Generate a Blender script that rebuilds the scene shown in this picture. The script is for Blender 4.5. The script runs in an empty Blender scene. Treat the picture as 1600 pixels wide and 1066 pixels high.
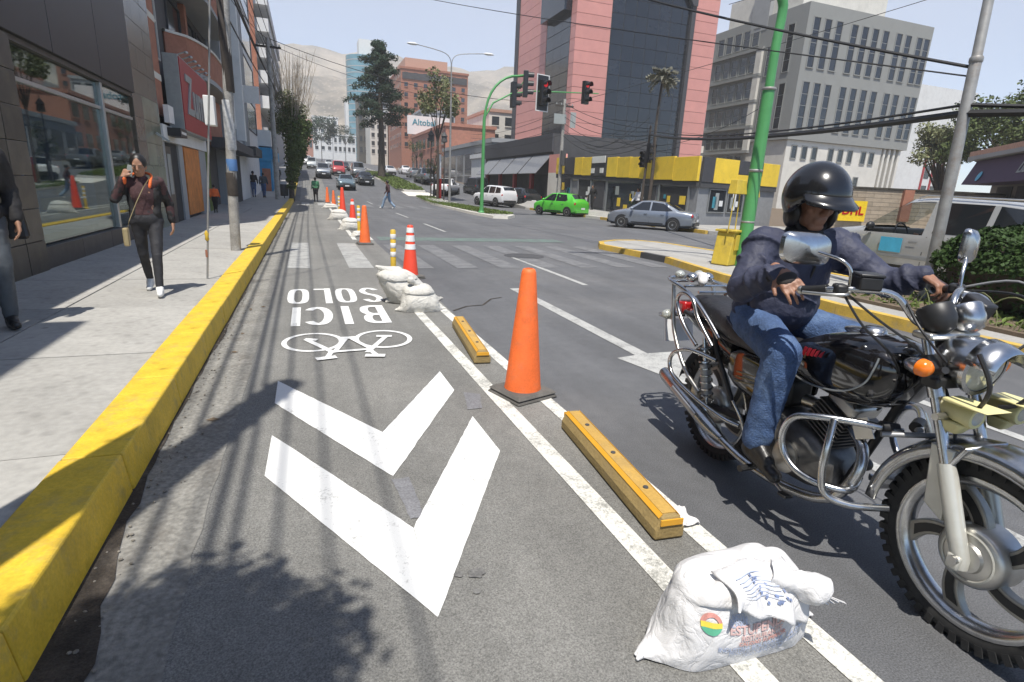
import bpy, bmesh, math, random
from mathutils import Vector, Matrix, noise
random.seed(7)
PI = math.pi
SC = bpy.context.scene
COL = SC.collection

# ---------------------------------------------------------------- camera
cam_data = bpy.data.cameras.new('camera')
cam_data.sensor_width = 36.0
cam_data.lens = 36.0 * 850 / 1600
cam_data.clip_start = 0.05
cam_data.clip_end = 9000
cam = bpy.data.objects.new('camera', cam_data)
COL.objects.link(cam)
_r, _d, _f = Vector((.9391, -.3404, .0463)), Vector((-.0497, -.2684, -.9620)), Vector((.3399, .9012, -.2690))
cam.matrix_world = Matrix(((_r.x, -_d.x, -_f.x, 0), (_r.y, -_d.y, -_f.y, 0), (_r.z, -_d.z, -_f.z, 1.6), (0, 0, 0, 1)))
SC.camera = cam

# ---------------------------------------------------------------- sky, sun, exposure
SUN = Vector((.18, .40, -1.0)).normalized()      # direction the light travels
world = bpy.data.worlds.new('World')
SC.world = world
world.use_nodes = True
wn = world.node_tree
bgn = wn.nodes['Background']
sky = wn.nodes.new('ShaderNodeTexSky')
sky.sky_type = 'NISHITA'
sky.sun_disc = False
sky.sun_elevation = math.asin(-SUN.z)
sky.sun_rotation = math.atan2(-SUN.x, -SUN.y)
sky.altitude = 3000
sky.air_density = 1.0
sky.dust_density = 6.0
sky.ozone_density = 1.0
wn.links.new(sky.outputs[0], bgn.inputs[0])
bgn.inputs[1].default_value = 0.125
sun_data = bpy.data.lights.new('sun', 'SUN')
sun_data.energy = 4.1
sun_data.angle = math.radians(0.55)
sun_data.color = (1.0, .955, .88)
sun = bpy.data.objects.new('sun', sun_data)
COL.objects.link(sun)
sun.rotation_euler = SUN.to_track_quat('-Z', 'Y').to_euler()
SC.view_settings.view_transform = 'Standard'
SC.view_settings.look = 'None'
SC.view_settings.gamma = 1.0
SC.view_settings.use_curve_mapping = False
SC.view_settings.exposure = 0.62
SC.render.engine = 'CYCLES'
SC.cycles.max_bounces = 6
SC.cycles.volume_bounces = 2
SC.cycles.transparent_max_bounces = 12
SC.cycles.caustics_reflective = False
SC.cycles.caustics_refractive = False
SC.cycles.use_denoising = True

# ---------------------------------------------------------------- terrain height along the street
def gz(Y):
    if Y < 44: return 0.
    if Y < 54: return .0035 * (Y - 44) ** 2
    if Y < 80: return .35 + .07 * (Y - 54)
    if Y < 400: return 2.17 + .045 * (Y - 80)
    return 16.57

# ---------------------------------------------------------------- materials
def mat(name, col, rough=.7, metal=0., var=.12, scale=6., bump=0., bscale=60., spec=.5, coat=0., emit=None, dirt=None, dscale=2., damt=.5, rnd=0., trans=0., fine=0., spots=0., crease=0.):
    m = bpy.data.materials.new(name); m.use_nodes = True
    nt = m.node_tree; N = nt.nodes; L = nt.links
    b = N['Principled BSDF']
    b.inputs['Roughness'].default_value = rough
    b.inputs['Metallic'].default_value = metal
    b.inputs['Specular IOR Level'].default_value = spec
    b.inputs['Coat Weight'].default_value = coat
    if trans: b.inputs['Transmission Weight'].default_value = trans
    tc = N.new('ShaderNodeTexCoord')
    out = None
    c = N.new('ShaderNodeRGB'); c.outputs[0].default_value = (*col, 1); out = c.outputs[0]
    if var or fine:
        n = N.new('ShaderNodeTexNoise'); n.inputs['Scale'].default_value = scale; n.inputs['Detail'].default_value = 5; n.inputs['Roughness'].default_value = .65
        L.new(tc.outputs['Object'], n.inputs['Vector'])
        mr = N.new('ShaderNodeMapRange'); mr.inputs[1].default_value = .3; mr.inputs[2].default_value = .7
        mr.inputs[3].default_value = 1 - var; mr.inputs[4].default_value = 1 + var
        L.new(n.outputs[0], mr.inputs[0]); fac = mr.outputs[0]
        if fine:
            n2 = N.new('ShaderNodeTexNoise'); n2.inputs['Scale'].default_value = scale * 14; n2.inputs['Detail'].default_value = 3
            L.new(tc.outputs['Object'], n2.inputs['Vector'])
            m2 = N.new('ShaderNodeMapRange'); m2.inputs[1].default_value = .3; m2.inputs[2].default_value = .7
            m2.inputs[3].default_value = 1 - fine; m2.inputs[4].default_value = 1 + fine
            L.new(n2.outputs[0], m2.inputs[0])
            mm = N.new('ShaderNodeMath'); mm.operation = 'MULTIPLY'; L.new(fac, mm.inputs[0]); L.new(m2.outputs[0], mm.inputs[1]); fac = mm.outputs[0]
        if rnd:
            oi = N.new('ShaderNodeObjectInfo'); m3 = N.new('ShaderNodeMapRange'); m3.inputs[3].default_value = 1 - rnd; m3.inputs[4].default_value = 1 + rnd
            L.new(oi.outputs['Random'], m3.inputs[0])
            mm = N.new('ShaderNodeMath'); mm.operation = 'MULTIPLY'; L.new(fac, mm.inputs[0]); L.new(m3.outputs[0], mm.inputs[1]); fac = mm.outputs[0]
        vm = N.new('ShaderNodeVectorMath'); vm.operation = 'SCALE'
        L.new(out, vm.inputs[0]); L.new(fac, vm.inputs['Scale']); out = vm.outputs[0]
    if dirt:
        n = N.new('ShaderNodeTexNoise'); n.inputs['Scale'].default_value = dscale; n.inputs['Detail'].default_value = 8; n.inputs['Roughness'].default_value = .7
        L.new(tc.outputs['Object'], n.inputs['Vector'])
        mr = N.new('ShaderNodeMapRange'); mr.inputs[1].default_value = .52; mr.inputs[2].default_value = .72; mr.inputs[4].default_value = damt
        L.new(n.outputs[0], mr.inputs[0])
        mx = N.new('ShaderNodeMix'); mx.data_type = 'RGBA'; L.new(mr.outputs[0], mx.inputs[0]); L.new(out, mx.inputs[6]); mx.inputs[7].default_value = (*dirt, 1); out = mx.outputs[2]
    if spots:      # chewing gum, drips, scuffs
        for sc_, th, am, sd_ in ((2.3, .045, spots, 0.), (.9, .03, spots*.8, 4.), (6.5, .06, spots*.45, 9.)):
            mpn = N.new('ShaderNodeMapping'); mpn.inputs['Location'].default_value = (sd_, sd_*1.7, sd_*.3); L.new(tc.outputs['Object'], mpn.inputs['Vector'])
            nn = N.new('ShaderNodeTexNoise'); nn.inputs['Scale'].default_value = 9; L.new(tc.outputs['Object'], nn.inputs['Vector'])
            va = N.new('ShaderNodeVectorMath'); va.operation = 'MULTIPLY_ADD'; va.inputs[1].default_value = (.06,.06,.06); L.new(nn.outputs['Color'], va.inputs[0]); L.new(mpn.outputs[0], va.inputs[2])
            vo = N.new('ShaderNodeTexVoronoi'); vo.inputs['Scale'].default_value = sc_; L.new(va.outputs[0], vo.inputs['Vector'])
            mr = N.new('ShaderNodeMapRange'); mr.inputs[1].default_value = th*sc_*.35; mr.inputs[2].default_value = th*sc_*.75; mr.inputs[3].default_value = am; mr.inputs[4].default_value = 0; L.new(vo.outputs['Distance'], mr.inputs[0])
            mx = N.new('ShaderNodeMix'); mx.data_type = 'RGBA'; L.new(mr.outputs[0], mx.inputs[0]); L.new(out, mx.inputs[6]); mx.inputs[7].default_value = (col[0]*.35, col[1]*.35, col[2]*.35, 1); out = mx.outputs[2]
    L.new(out, b.inputs['Base Color'])
    if crease:
        n = N.new('ShaderNodeTexNoise'); n.inputs['Scale'].default_value = 9; n.inputs['Detail'].default_value = 6; n.inputs['Distortion'].default_value = 1.2; L.new(tc.outputs['Object'], n.inputs['Vector'])
        a1 = N.new('ShaderNodeMath'); a1.operation = 'SUBTRACT'; a1.inputs[1].default_value = .5; L.new(n.outputs[0], a1.inputs[0])
        a2 = N.new('ShaderNodeMath'); a2.operation = 'ABSOLUTE'; L.new(a1.outputs[0], a2.inputs[0])
        a3 = N.new('ShaderNodeMath'); a3.operation = 'POWER'; a3.inputs[1].default_value = .6; L.new(a2.outputs[0], a3.inputs[0])
        wv = N.new('ShaderNodeTexNoise'); wv.inputs['Scale'].default_value = 260; L.new(tc.outputs['Object'], wv.inputs['Vector'])
        a4 = N.new('ShaderNodeMath'); a4.operation = 'MULTIPLY_ADD'; a4.inputs[1].default_value = .05; L.new(wv.outputs[0], a4.inputs[0]); L.new(a3.outputs[0], a4.inputs[2])
        bp = N.new('ShaderNodeBump'); bp.inputs['Strength'].default_value = crease; bp.inputs['Distance'].default_value = .03; L.new(a4.outputs[0], bp.inputs['Height']); L.new(bp.outputs[0], b.inputs['Normal'])
    if bump:
        n = N.new('ShaderNodeTexNoise'); n.inputs['Scale'].default_value = bscale; n.inputs['Detail'].default_value = 4
        L.new(tc.outputs['Object'], n.inputs['Vector'])
        bp = N.new('ShaderNodeBump'); bp.inputs['Strength'].default_value = bump; bp.inputs['Distance'].default_value = .02
        L.new(n.outputs[0], bp.inputs['Height']); L.new(bp.outputs[0], b.inputs['Normal'])
    if emit:
        b.inputs['Emission Color'].default_value = (*col, 1); b.inputs['Emission Strength'].default_value = emit
    return m

def asphalt(name, base, patch, light):
    """worn asphalt: aggregate speckle, blotches, long wheel-worn streaks along the street"""
    m = bpy.data.materials.new(name); m.use_nodes = True
    nt = m.node_tree; N = nt.nodes; L = nt.links; b = N['Principled BSDF']
    b.inputs['Roughness'].default_value = .82
    tc = N.new('ShaderNodeTexCoord')
    def nz(sc, det=4, vec=None, rough=.6):
        n = N.new('ShaderNodeTexNoise'); n.inputs['Scale'].default_value = sc; n.inputs['Detail'].default_value = det; n.inputs['Roughness'].default_value = rough
        L.new(vec or tc.outputs['Object'], n.inputs['Vector']); return n.outputs[0]
    def rng(s, a, c, lo, hi):
        r = N.new('ShaderNodeMapRange'); r.inputs[1].default_value = a; r.inputs[2].default_value = c; r.inputs[3].default_value = lo; r.inputs[4].default_value = hi; L.new(s, r.inputs[0]); return r.outputs[0]
    def mul(a, c):
        q = N.new('ShaderNodeMath'); q.operation = 'MULTIPLY'; L.new(a, q.inputs[0]); L.new(c, q.inputs[1]); return q.outputs[0]
    mp = N.new('ShaderNodeMapping'); mp.inputs['Scale'].default_value = (1.6, .09, 1); L.new(tc.outputs['Object'], mp.inputs['Vector'])
    f = mul(rng(nz(150, 2), .3, .7, .58, 1.45), rng(nz(.7, 6), .3, .7, .86, 1.14))
    f = mul(f, rng(nz(1.3, 3, mp.outputs[0]), .3, .7, .86, 1.12))
    f = mul(f, rng(nz(9, 4), .3, .75, .92, 1.1))
    vo = N.new('ShaderNodeTexVoronoi'); vo.inputs['Scale'].default_value = 95; L.new(tc.outputs['Object'], vo.inputs['Vector'])
    mx = N.new('ShaderNodeMix'); mx.data_type = 'RGBA'; L.new(rng(nz(.33, 5), .5, .62, 0, 1), mx.inputs[0]); mx.inputs[6].default_value = (*base, 1); mx.inputs[7].default_value = (*patch, 1)
    m2 = N.new('ShaderNodeMix'); m2.data_type = 'RGBA'; L.new(rng(vo.outputs['Distance'], .0, .22, .8, 0), m2.inputs[0]); L.new(mx.outputs[2], m2.inputs[6]); m2.inputs[7].default_value = (*light, 1)
    vm = N.new('ShaderNodeVectorMath'); vm.operation = 'SCALE'; L.new(m2.outputs[2], vm.inputs[0]); L.new(f, vm.inputs['Scale'])
    # oil drips and stains
    st = rng(nz(1.9, 7, None, .7), .66, .74, 0, .55)
    m3 = N.new('ShaderNodeMix'); m3.data_type = 'RGBA'; L.new(st, m3.inputs[0]); L.new(vm.outputs[0], m3.inputs[6]); m3.inputs[7].default_value = (base[0]*.45, base[1]*.45, base[2]*.45, 1)
    L.new(m3.outputs[2], b.inputs['Base Color'])
    bp = N.new('ShaderNodeBump'); bp.inputs['Strength'].default_value = .55; bp.inputs['Distance'].default_value = .008
    L.new(nz(140, 3), bp.inputs['Height']); L.new(bp.outputs[0], b.inputs['Normal'])
    return m

def paint(name, col, under, wear=.5, lo=.6, hi=.75):
    """road paint with the asphalt showing through worn spots"""
    m = bpy.data.materials.new(name); m.use_nodes = True
    nt = m.node_tree; N = nt.nodes; L = nt.links; b = N['Principled BSDF']; b.inputs['Roughness'].default_value = .75
    tc = N.new('ShaderNodeTexCoord')
    def nz(sc, det):
        n = N.new('ShaderNodeTexNoise'); n.inputs['Scale'].default_value = sc; n.inputs['Detail'].default_value = det; n.inputs['Roughness'].default_value = .7
        L.new(tc.outputs['Object'], n.inputs['Vector']); return n.outputs[0]
    a = N.new('ShaderNodeMath'); a.operation = 'MULTIPLY_ADD'; a.inputs[1].default_value = .45; L.new(nz(70, 3), a.inputs[0])
    s = N.new('ShaderNodeMath'); s.operation = 'MULTIPLY'; s.inputs[1].default_value = .6; L.new(nz(3.5, 6), s.inputs[0]); L.new(s.outputs[0], a.inputs[2])
    r = N.new('ShaderNodeMapRange'); r.inputs[1].default_value = lo; r.inputs[2].default_value = hi; r.inputs[3].default_value = 0; r.inputs[4].default_value = wear; L.new(a.outputs[0], r.inputs[0])
    mx = N.new('ShaderNodeMix'); mx.data_type = 'RGBA'; L.new(r.outputs[0], mx.inputs[0]); mx.inputs[6].default_value = (*col, 1); mx.inputs[7].default_value = (*under, 1)
    L.new(mx.outputs[2], b.inputs['Base Color'])
    bp = N.new('ShaderNodeBump'); bp.inputs['Strength'].default_value = .3; bp.inputs['Distance'].default_value = .005
    L.new(nz(140, 3), bp.inputs['Height']); L.new(bp.outputs[0], b.inputs['Normal'])
    return m

def glassy(name, tint, refl=.25, rough=.02):
    m = bpy.data.materials.new(name); m.use_nodes = True
    nt = m.node_tree; N = nt.nodes; L = nt.links
    for n in list(N):
        if n.type == 'BSDF_PRINCIPLED': N.remove(n)
    t = N.new('ShaderNodeBsdfTransparent'); t.inputs[0].default_value = (*tint, 1)
    g = N.new('ShaderNodeBsdfGlossy'); g.inputs['Roughness'].default_value = rough; g.inputs[0].default_value = (.9, .95, .95, 1)
    lw = N.new('ShaderNodeLayerWeight'); lw.inputs['Blend'].default_value = .2
    mr = N.new('ShaderNodeMapRange'); mr.inputs[3].default_value = refl; mr.inputs[4].default_value = .75
    L.new(lw.outputs['Fresnel'], mr.inputs[0])
    mx = N.new('ShaderNodeMixShader'); L.new(mr.outputs[0], mx.inputs[0]); L.new(t.outputs[0], mx.inputs[1]); L.new(g.outputs[0], mx.inputs[2])
    out = [n for n in N if n.type == 'OUTPUT_MATERIAL'][0]
    L.new(mx.outputs[0], out.inputs[0])
    return m

ASPH_C = (.105, .107, .112)
M = {}
M['lane'] = asphalt('asphalt_lane', ASPH_C, (.125, .125, .127), (.17, .17, .165))
M['bikelane'] = asphalt('asphalt_cycle_lane', (.17, .167, .155), (.195, .19, .175), (.25, .245, .225))
M['white_paint'] = paint('white_paint', (.70, .70, .68), (.24, .24, .23), .8, .565, .68)
M['line_paint'] = paint('line_paint', (.64, .63, .58), (.2, .2, .18), .85, .50, .63)
M['lane_paint'] = paint('lane_paint', (.42, .42, .40), (.12, .12, .12), .8, .5, .66)
M['old_paint'] = paint('old_paint', (.40, .40, .38), (.16, .16, .155), .9, .45, .66)
M['faint_paint'] = paint('faint_paint', (.20, .20, .20), ASPH_C, .95, .42, .62)
M['green_paint'] = paint('green_paint', (.13, .19, .16), ASPH_C, .95, .45, .62)
M['yellow_kerb'] = mat('yellow_kerb', (.68, .45, .035), .6, var=.14, scale=5, fine=.1, bump=.25, bscale=30, dirt=(.34, .27, .13), dscale=6, damt=.6, spots=.5)
M['yellow_kerb2'] = mat('weathered_kerb', (.55, .36, .06), .7, var=.2, scale=4, dirt=(.3, .27, .2), dscale=2.5, damt=.7, fine=.1)
M['concrete'] = mat('concrete', (.345, .335, .31), .85, var=.13, scale=1.6, fine=.09, bump=.15, bscale=90, dirt=(.24, .23, .21), dscale=1.3, damt=.5, rnd=.06, spots=.5)
M['gutter'] = mat('gutter_concrete', (.215, .208, .188), .9, var=.2, scale=3, fine=.28, bump=.35, bscale=60, dirt=(.10, .085, .07), dscale=2.6, damt=.75)
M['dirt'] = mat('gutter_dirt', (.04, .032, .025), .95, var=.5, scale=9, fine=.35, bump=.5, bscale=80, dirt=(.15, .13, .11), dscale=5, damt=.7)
M['black'] = mat('black_plastic', (.018, .018, .019), .45, var=.2, scale=20)
M['black_metal'] = mat('black_metal', (.02, .02, .022), .4, var=.25, scale=12)
M['gloss_black'] = mat('gloss_black', (.012, .012, .013), .22, var=.2, coat=.35)
M['rubber'] = mat('rubber', (.022, .022, .022), .8, var=.3, scale=18, fine=.15, dirt=(.09, .085, .075), dscale=6, damt=.5)
M['chrome'] = mat('chrome', (.52, .525, .53), .25, 1., var=.12, scale=14, dirt=(.26, .24, .21), dscale=11, damt=.55)
M['alu'] = mat('aluminium', (.56, .55, .52), .38, 1., var=.1, scale=14, dirt=(.33, .31, .27), dscale=7, damt=.45)
M['slider'] = mat('fork_paint', (.60, .59, .53), .35, .35, var=.08, scale=14, dirt=(.4, .38, .32), dscale=7, damt=.4)
M['spoke'] = mat('wheel_casting', (.36, .345, .31), .42, .55, var=.15, scale=12, dirt=(.16,.15,.13), dscale=7, damt=.6)
M['oil'] = mat('oil_spot', (.145,.142,.135), .7, var=.45, scale=40, fine=.3)
M['grey_metal'] = mat('grey_metal', (.32, .32, .32), .5, .6, var=.15)
M['orange'] = mat('orange_plastic', (.80, .15, .03), .6, var=.12, scale=6, fine=.07, dirt=(.50, .16, .07), dscale=7, damt=.6, spots=.45)
M['red_orange'] = mat('red_orange_plastic', (.78, .07, .03), .45, var=.06, scale=7, dirt=(.4, .06, .03), dscale=5, damt=.3)
M['reflective'] = mat('white_sleeve', (.82, .82, .80), .4, var=.06, dirt=(.5, .5, .48), dscale=8, damt=.4)
M['yellow_plastic'] = mat('yellow_plastic', (.66, .44, .045), .55, var=.12, scale=9, dirt=(.27, .22, .1), dscale=5, damt=.5)
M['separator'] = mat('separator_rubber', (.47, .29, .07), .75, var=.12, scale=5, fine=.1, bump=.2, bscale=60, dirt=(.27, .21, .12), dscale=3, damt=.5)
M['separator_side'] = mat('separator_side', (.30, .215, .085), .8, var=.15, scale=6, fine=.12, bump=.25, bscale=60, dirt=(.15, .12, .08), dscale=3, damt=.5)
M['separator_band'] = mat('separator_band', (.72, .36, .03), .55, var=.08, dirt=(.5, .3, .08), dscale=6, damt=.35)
M['sack'] = mat('woven_sack', (.66, .65, .645), .7, var=.05, scale=6, crease=.4, dirt=(.6, .58, .56), dscale=4, damt=.3)
M['sack2'] = mat('dusty_sack', (.58, .56, .51), .8, var=.1, scale=6, crease=.6, dirt=(.4, .38, .32), dscale=4, damt=.5)
M['ink_blue'] = mat('ink_blue', (.16, .21, .36), .7, var=.3, scale=40)
M['ink_pale'] = mat('ink_pale', (.42, .47, .60), .7, var=.2, scale=40)
M['ink_red'] = mat('ink_red', (.60, .27, .23), .7, var=.3, scale=40)
M['ink_pink'] = mat('ink_pink', (.66, .44, .41), .7, var=.2, scale=40)
M['ink_yellow'] = mat('ink_yellow', (.75, .62, .08), .7)
M['ink_green'] = mat('ink_green', (.12, .45, .28), .7)
M['stone'] = mat('stone_cladding', (.07, .062, .05), .45, var=.3, scale=4, rnd=.25, dirt=(.13, .11, .07), dscale=3, damt=.6)
M['plinth'] = mat('plinth_stone', (.065, .06, .055), .5, var=.25, scale=5, rnd=.15)
M['fascia'] = mat('dark_fascia', (.016, .017, .020), .42, var=.15, scale=3)
M['clad_green'] = mat('polished_green_cladding', (.17, .19, .14), .22, var=.18, scale=2, rnd=.18)
M['clad_brown'] = mat('polished_brown_cladding', (.12, .105, .085), .22, var=.2, scale=2, rnd=.18)
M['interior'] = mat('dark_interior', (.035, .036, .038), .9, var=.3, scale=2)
M['glass'] = glassy('shop_glass', (.62, .68, .68), .08)
M['car_glass'] = mat('car_glass', (.012, .014, .016), .05, var=0, spec=.8)
M['tower_glass'] = mat('dark_tower_glass', (.014, .016, .020), .10, var=.3, scale=2, spec=.7, rnd=.35)
M['win_glass'] = mat('window_glass', (.025, .03, .036), .08, var=.2, scale=2, spec=.8, rnd=.35)
M['blue_sheet'] = mat('blue_sheet', (.09, .20, .42), .6, var=.35, scale=1.6)
M['steel_frame'] = mat('steel_frame', (.45, .47, .47), .35, .7, var=.1)
M['brick'] = mat('orange_brick', (.35, .15, .095), .85, var=.16, scale=3, fine=.12, rnd=.06)
M['pale_brick'] = mat('salmon_brick', (.44, .20, .14), .85, var=.14, scale=2, fine=.1, rnd=.06)
M['plaster'] = mat('grey_plaster', (.34, .345, .345), .85, var=.08, scale=1.2, dirt=(.22, .22, .22), dscale=.6, damt=.4)
M['white_wall'] = mat('white_wall', (.68, .68, .66), .8, var=.06, scale=1.5, dirt=(.45, .44, .42), dscale=.8, damt=.35)
M['cream_wall'] = mat('cream_wall', (.66, .63, .56), .85, var=.07, scale=1.2, dirt=(.38, .36, .32), dscale=.7, damt=.35)
M['grey_tower'] = mat('grey_tower_plaster', (.265, .268, .252), .85, var=.05, scale=.8, dirt=(.215, .215, .20), dscale=.4, damt=.4)
M['dark_grey'] = mat('dark_grey_wall', (.06, .06, .062), .7, var=.2, scale=2)
M['pink'] = mat('pink_panel', (.62, .28, .24), .5, var=.05, scale=1.2, rnd=.045, dirt=(.52, .235, .20), dscale=.5, damt=.3)
M['sign_red'] = mat('sign_red', (.34, .022, .025), .45, var=.08)
M['sign_white'] = mat('sign_white', (.74, .73, .70), .5, var=.06)
M['sign_grey'] = mat('sign_grey', (.30, .32, .31), .5, var=.1)
M['orange_panel'] = mat('orange_board', (.55, .19, .035), .6, var=.25, scale=4)
M['blue_wall'] = mat('blue_shop', (.03, .25, .46), .6, var=.15, scale=2)
M['yellow_panel'] = mat('yellow_sign_panel', (.84, .58, .05), .5, var=.08, scale=2, rnd=.07, dirt=(.5, .36, .06), dscale=1.4, damt=.4)
M['charcoal'] = mat('charcoal_panel', (.055, .055, .06), .6, var=.15)
M['shop_grey'] = mat('shop_grey', (.24, .245, .25), .75, var=.1)
M['purple'] = mat('purple_awning', (.055, .032, .075), .7, var=.15)
M['wood_pole'] = mat('wood_pole', (.32, .305, .28), .9, var=.3, scale=5, fine=.2, bump=.4, bscale=20)
M['dark_wood'] = mat('dark_wood', (.055, .045, .038), .9, var=.3, scale=5)
M['steel_pole'] = mat('galvanised_pole', (.30, .295, .28), .55, .3, var=.2, scale=5, dirt=(.2, .13, .08), dscale=2.2, damt=.7)
M['green_pole'] = mat('green_pole_paint', (.085, .31, .10), .4, var=.1, scale=4, dirt=(.05, .2, .06), dscale=2, damt=.4)
M['yellow_box'] = mat('yellow_cabinet', (.58, .42, .05), .55, var=.14, scale=6, dirt=(.25, .19, .07), dscale=4, damt=.6)
M['cable'] = mat('cable', (.012, .012, .013), .6, var=0)
M['bark'] = mat('bark', (.075, .06, .048), .95, var=.35, scale=6, bump=.5, bscale=14)
M['twig'] = mat('dry_twig', (.33, .28, .22), .95, var=.2)
def leaf(n, c, r=.3):
    m = mat(n, c, .65, var=.4, scale=1.5, fine=.25, spec=.25); return m
M['leaf_ivy'] = leaf('ivy_leaf', (.075, .11, .032))
M['leaf_conifer'] = leaf('conifer_needles', (.035, .06, .035))
M['leaf_pale'] = leaf('pale_feather_leaf', (.17, .18, .085))
M['palm_leaf'] = leaf('dusty_palm_leaf', (.15, .145, .11))
M['leaf_hedge'] = leaf('hedge_leaf', (.032, .062, .014))
M['leaf_tree'] = leaf('tree_leaf', (.075, .10, .03))
M['grass'] = leaf('grass_blade', (.10, .14, .03))
M['soil'] = mat('soil', (.14, .105, .07), .95, var=.3, scale=5, fine=.2)
M['denim'] = mat('denim', (.055, .10, .21), .85, var=.3, scale=9, fine=.22, bump=.4, bscale=120, dirt=(.16, .24, .38), dscale=5, damt=.7)
M['jeans'] = mat('pale_jeans', (.22, .30, .40), .85, var=.2, scale=8)
M['navy'] = mat('navy_nylon', (.045, .049, .080), .6, var=.15, scale=7, bump=.45, bscale=26, spec=.3)
M['black_cloth'] = mat('black_cloth', (.016, .015, .016), .8, var=.3, scale=10, bump=.4, bscale=16)
M['maroon'] = mat('maroon_knit', (.065, .03, .032), .85, var=.2, scale=20, bump=.3, bscale=60)
M['legging'] = mat('charcoal_leggings', (.022, .022, .026), .75, var=.2, scale=12, bump=.25, bscale=20)
M['greytrouser'] = mat('grey_trousers', (.07, .08, .09), .8, var=.2, scale=10)
M['skin'] = mat('skin', (.33, .175, .11), .55, var=.1, scale=12)
M['dark_skin'] = mat('tanned_skin', (.30, .15, .095), .5, var=.12, scale=18, bump=.15, bscale=60)
M['hair'] = mat('black_hair', (.012, .01, .009), .45, var=.3, scale=30)
M['leather'] = mat('black_leather', (.014, .013, .013), .35, var=.2, scale=15, bump=.25, bscale=30)
M['white_shoe'] = mat('white_shoe', (.72, .72, .70), .6)
M['orange_cloth'] = mat('orange_cloth', (.80, .16, .04), .8)
M['vest'] = mat('green_vest', (.05, .20, .09), .7)
M['white_cloth'] = mat('white_cloth', (.7, .7, .72), .8)
M['glove'] = mat('dark_glove', (.03, .026, .024), .8, var=.3, scale=30)
M['cone_base'] = mat('weathered_rubber', (.10, .094, .085), .85, var=.2, scale=8, fine=.12, dirt=(.17,.16,.145), dscale=5, damt=.6)
M['red_light'] = mat('red_signal_lens', (.75, .02, .03), .3, emit=.35, var=0)
M['dark_lens'] = mat('unlit_lens', (.02, .025, .02), .2, var=0)
M['amber'] = mat('amber_lens', (.85, .19, .01), .2, var=.1, coat=.5)
M['red_lens'] = mat('red_lens', (.42, .015, .015), .2, var=0, coat=.5)
M['headlamp'] = mat('headlamp_glass', (.52, .53, .48), .12, .45, var=.2, scale=30)
M['cream'] = mat('cream_plastic', (.72, .66, .33), .45, var=.08, dirt=(.5, .44, .22), dscale=8, damt=.4)
M['tank'] = mat('black_tank_paint', (.010, .0095, .0105), .10, var=.1, coat=.8)
M['seat_vinyl'] = mat('seat_vinyl', (.018, .018, .022), .5, var=.2, scale=15, bump=.2, bscale=50)
M['red_decal'] = mat('red_decal', (.45, .02, .025), .3)
M['gold_decal'] = mat('gold_decal', (.45, .36, .2), .35, .4)
M['engine'] = mat('engine_metal', (.16, .155, .15), .45, .7, var=.3, scale=10, dirt=(.05, .045, .04), dscale=6, damt=.7)
M['blue_sticker'] = mat('blue_sticker', (.07, .42, .62), .4)
M['plate'] = mat('number_plate', (.7, .7, .7), .5)
M['pinkroof'] = mat('roof_tile', (.50, .30, .22), .85, var=.15)
M['teal_glass'] = mat('teal_tower_glass', (.10, .27, .33), .12, var=.3, scale=.2, spec=.8, rnd=.2)
M['teal_ink'] = mat('teal_ink', (.05, .25, .32), .6)
M['dhl_yellow'] = mat('yellow_board', (.75, .52, .02), .5)
def car_paint(n, c, metal=.0, rough=.25):
    return mat(n, c, rough, metal, var=.04, coat=.7)
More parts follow.
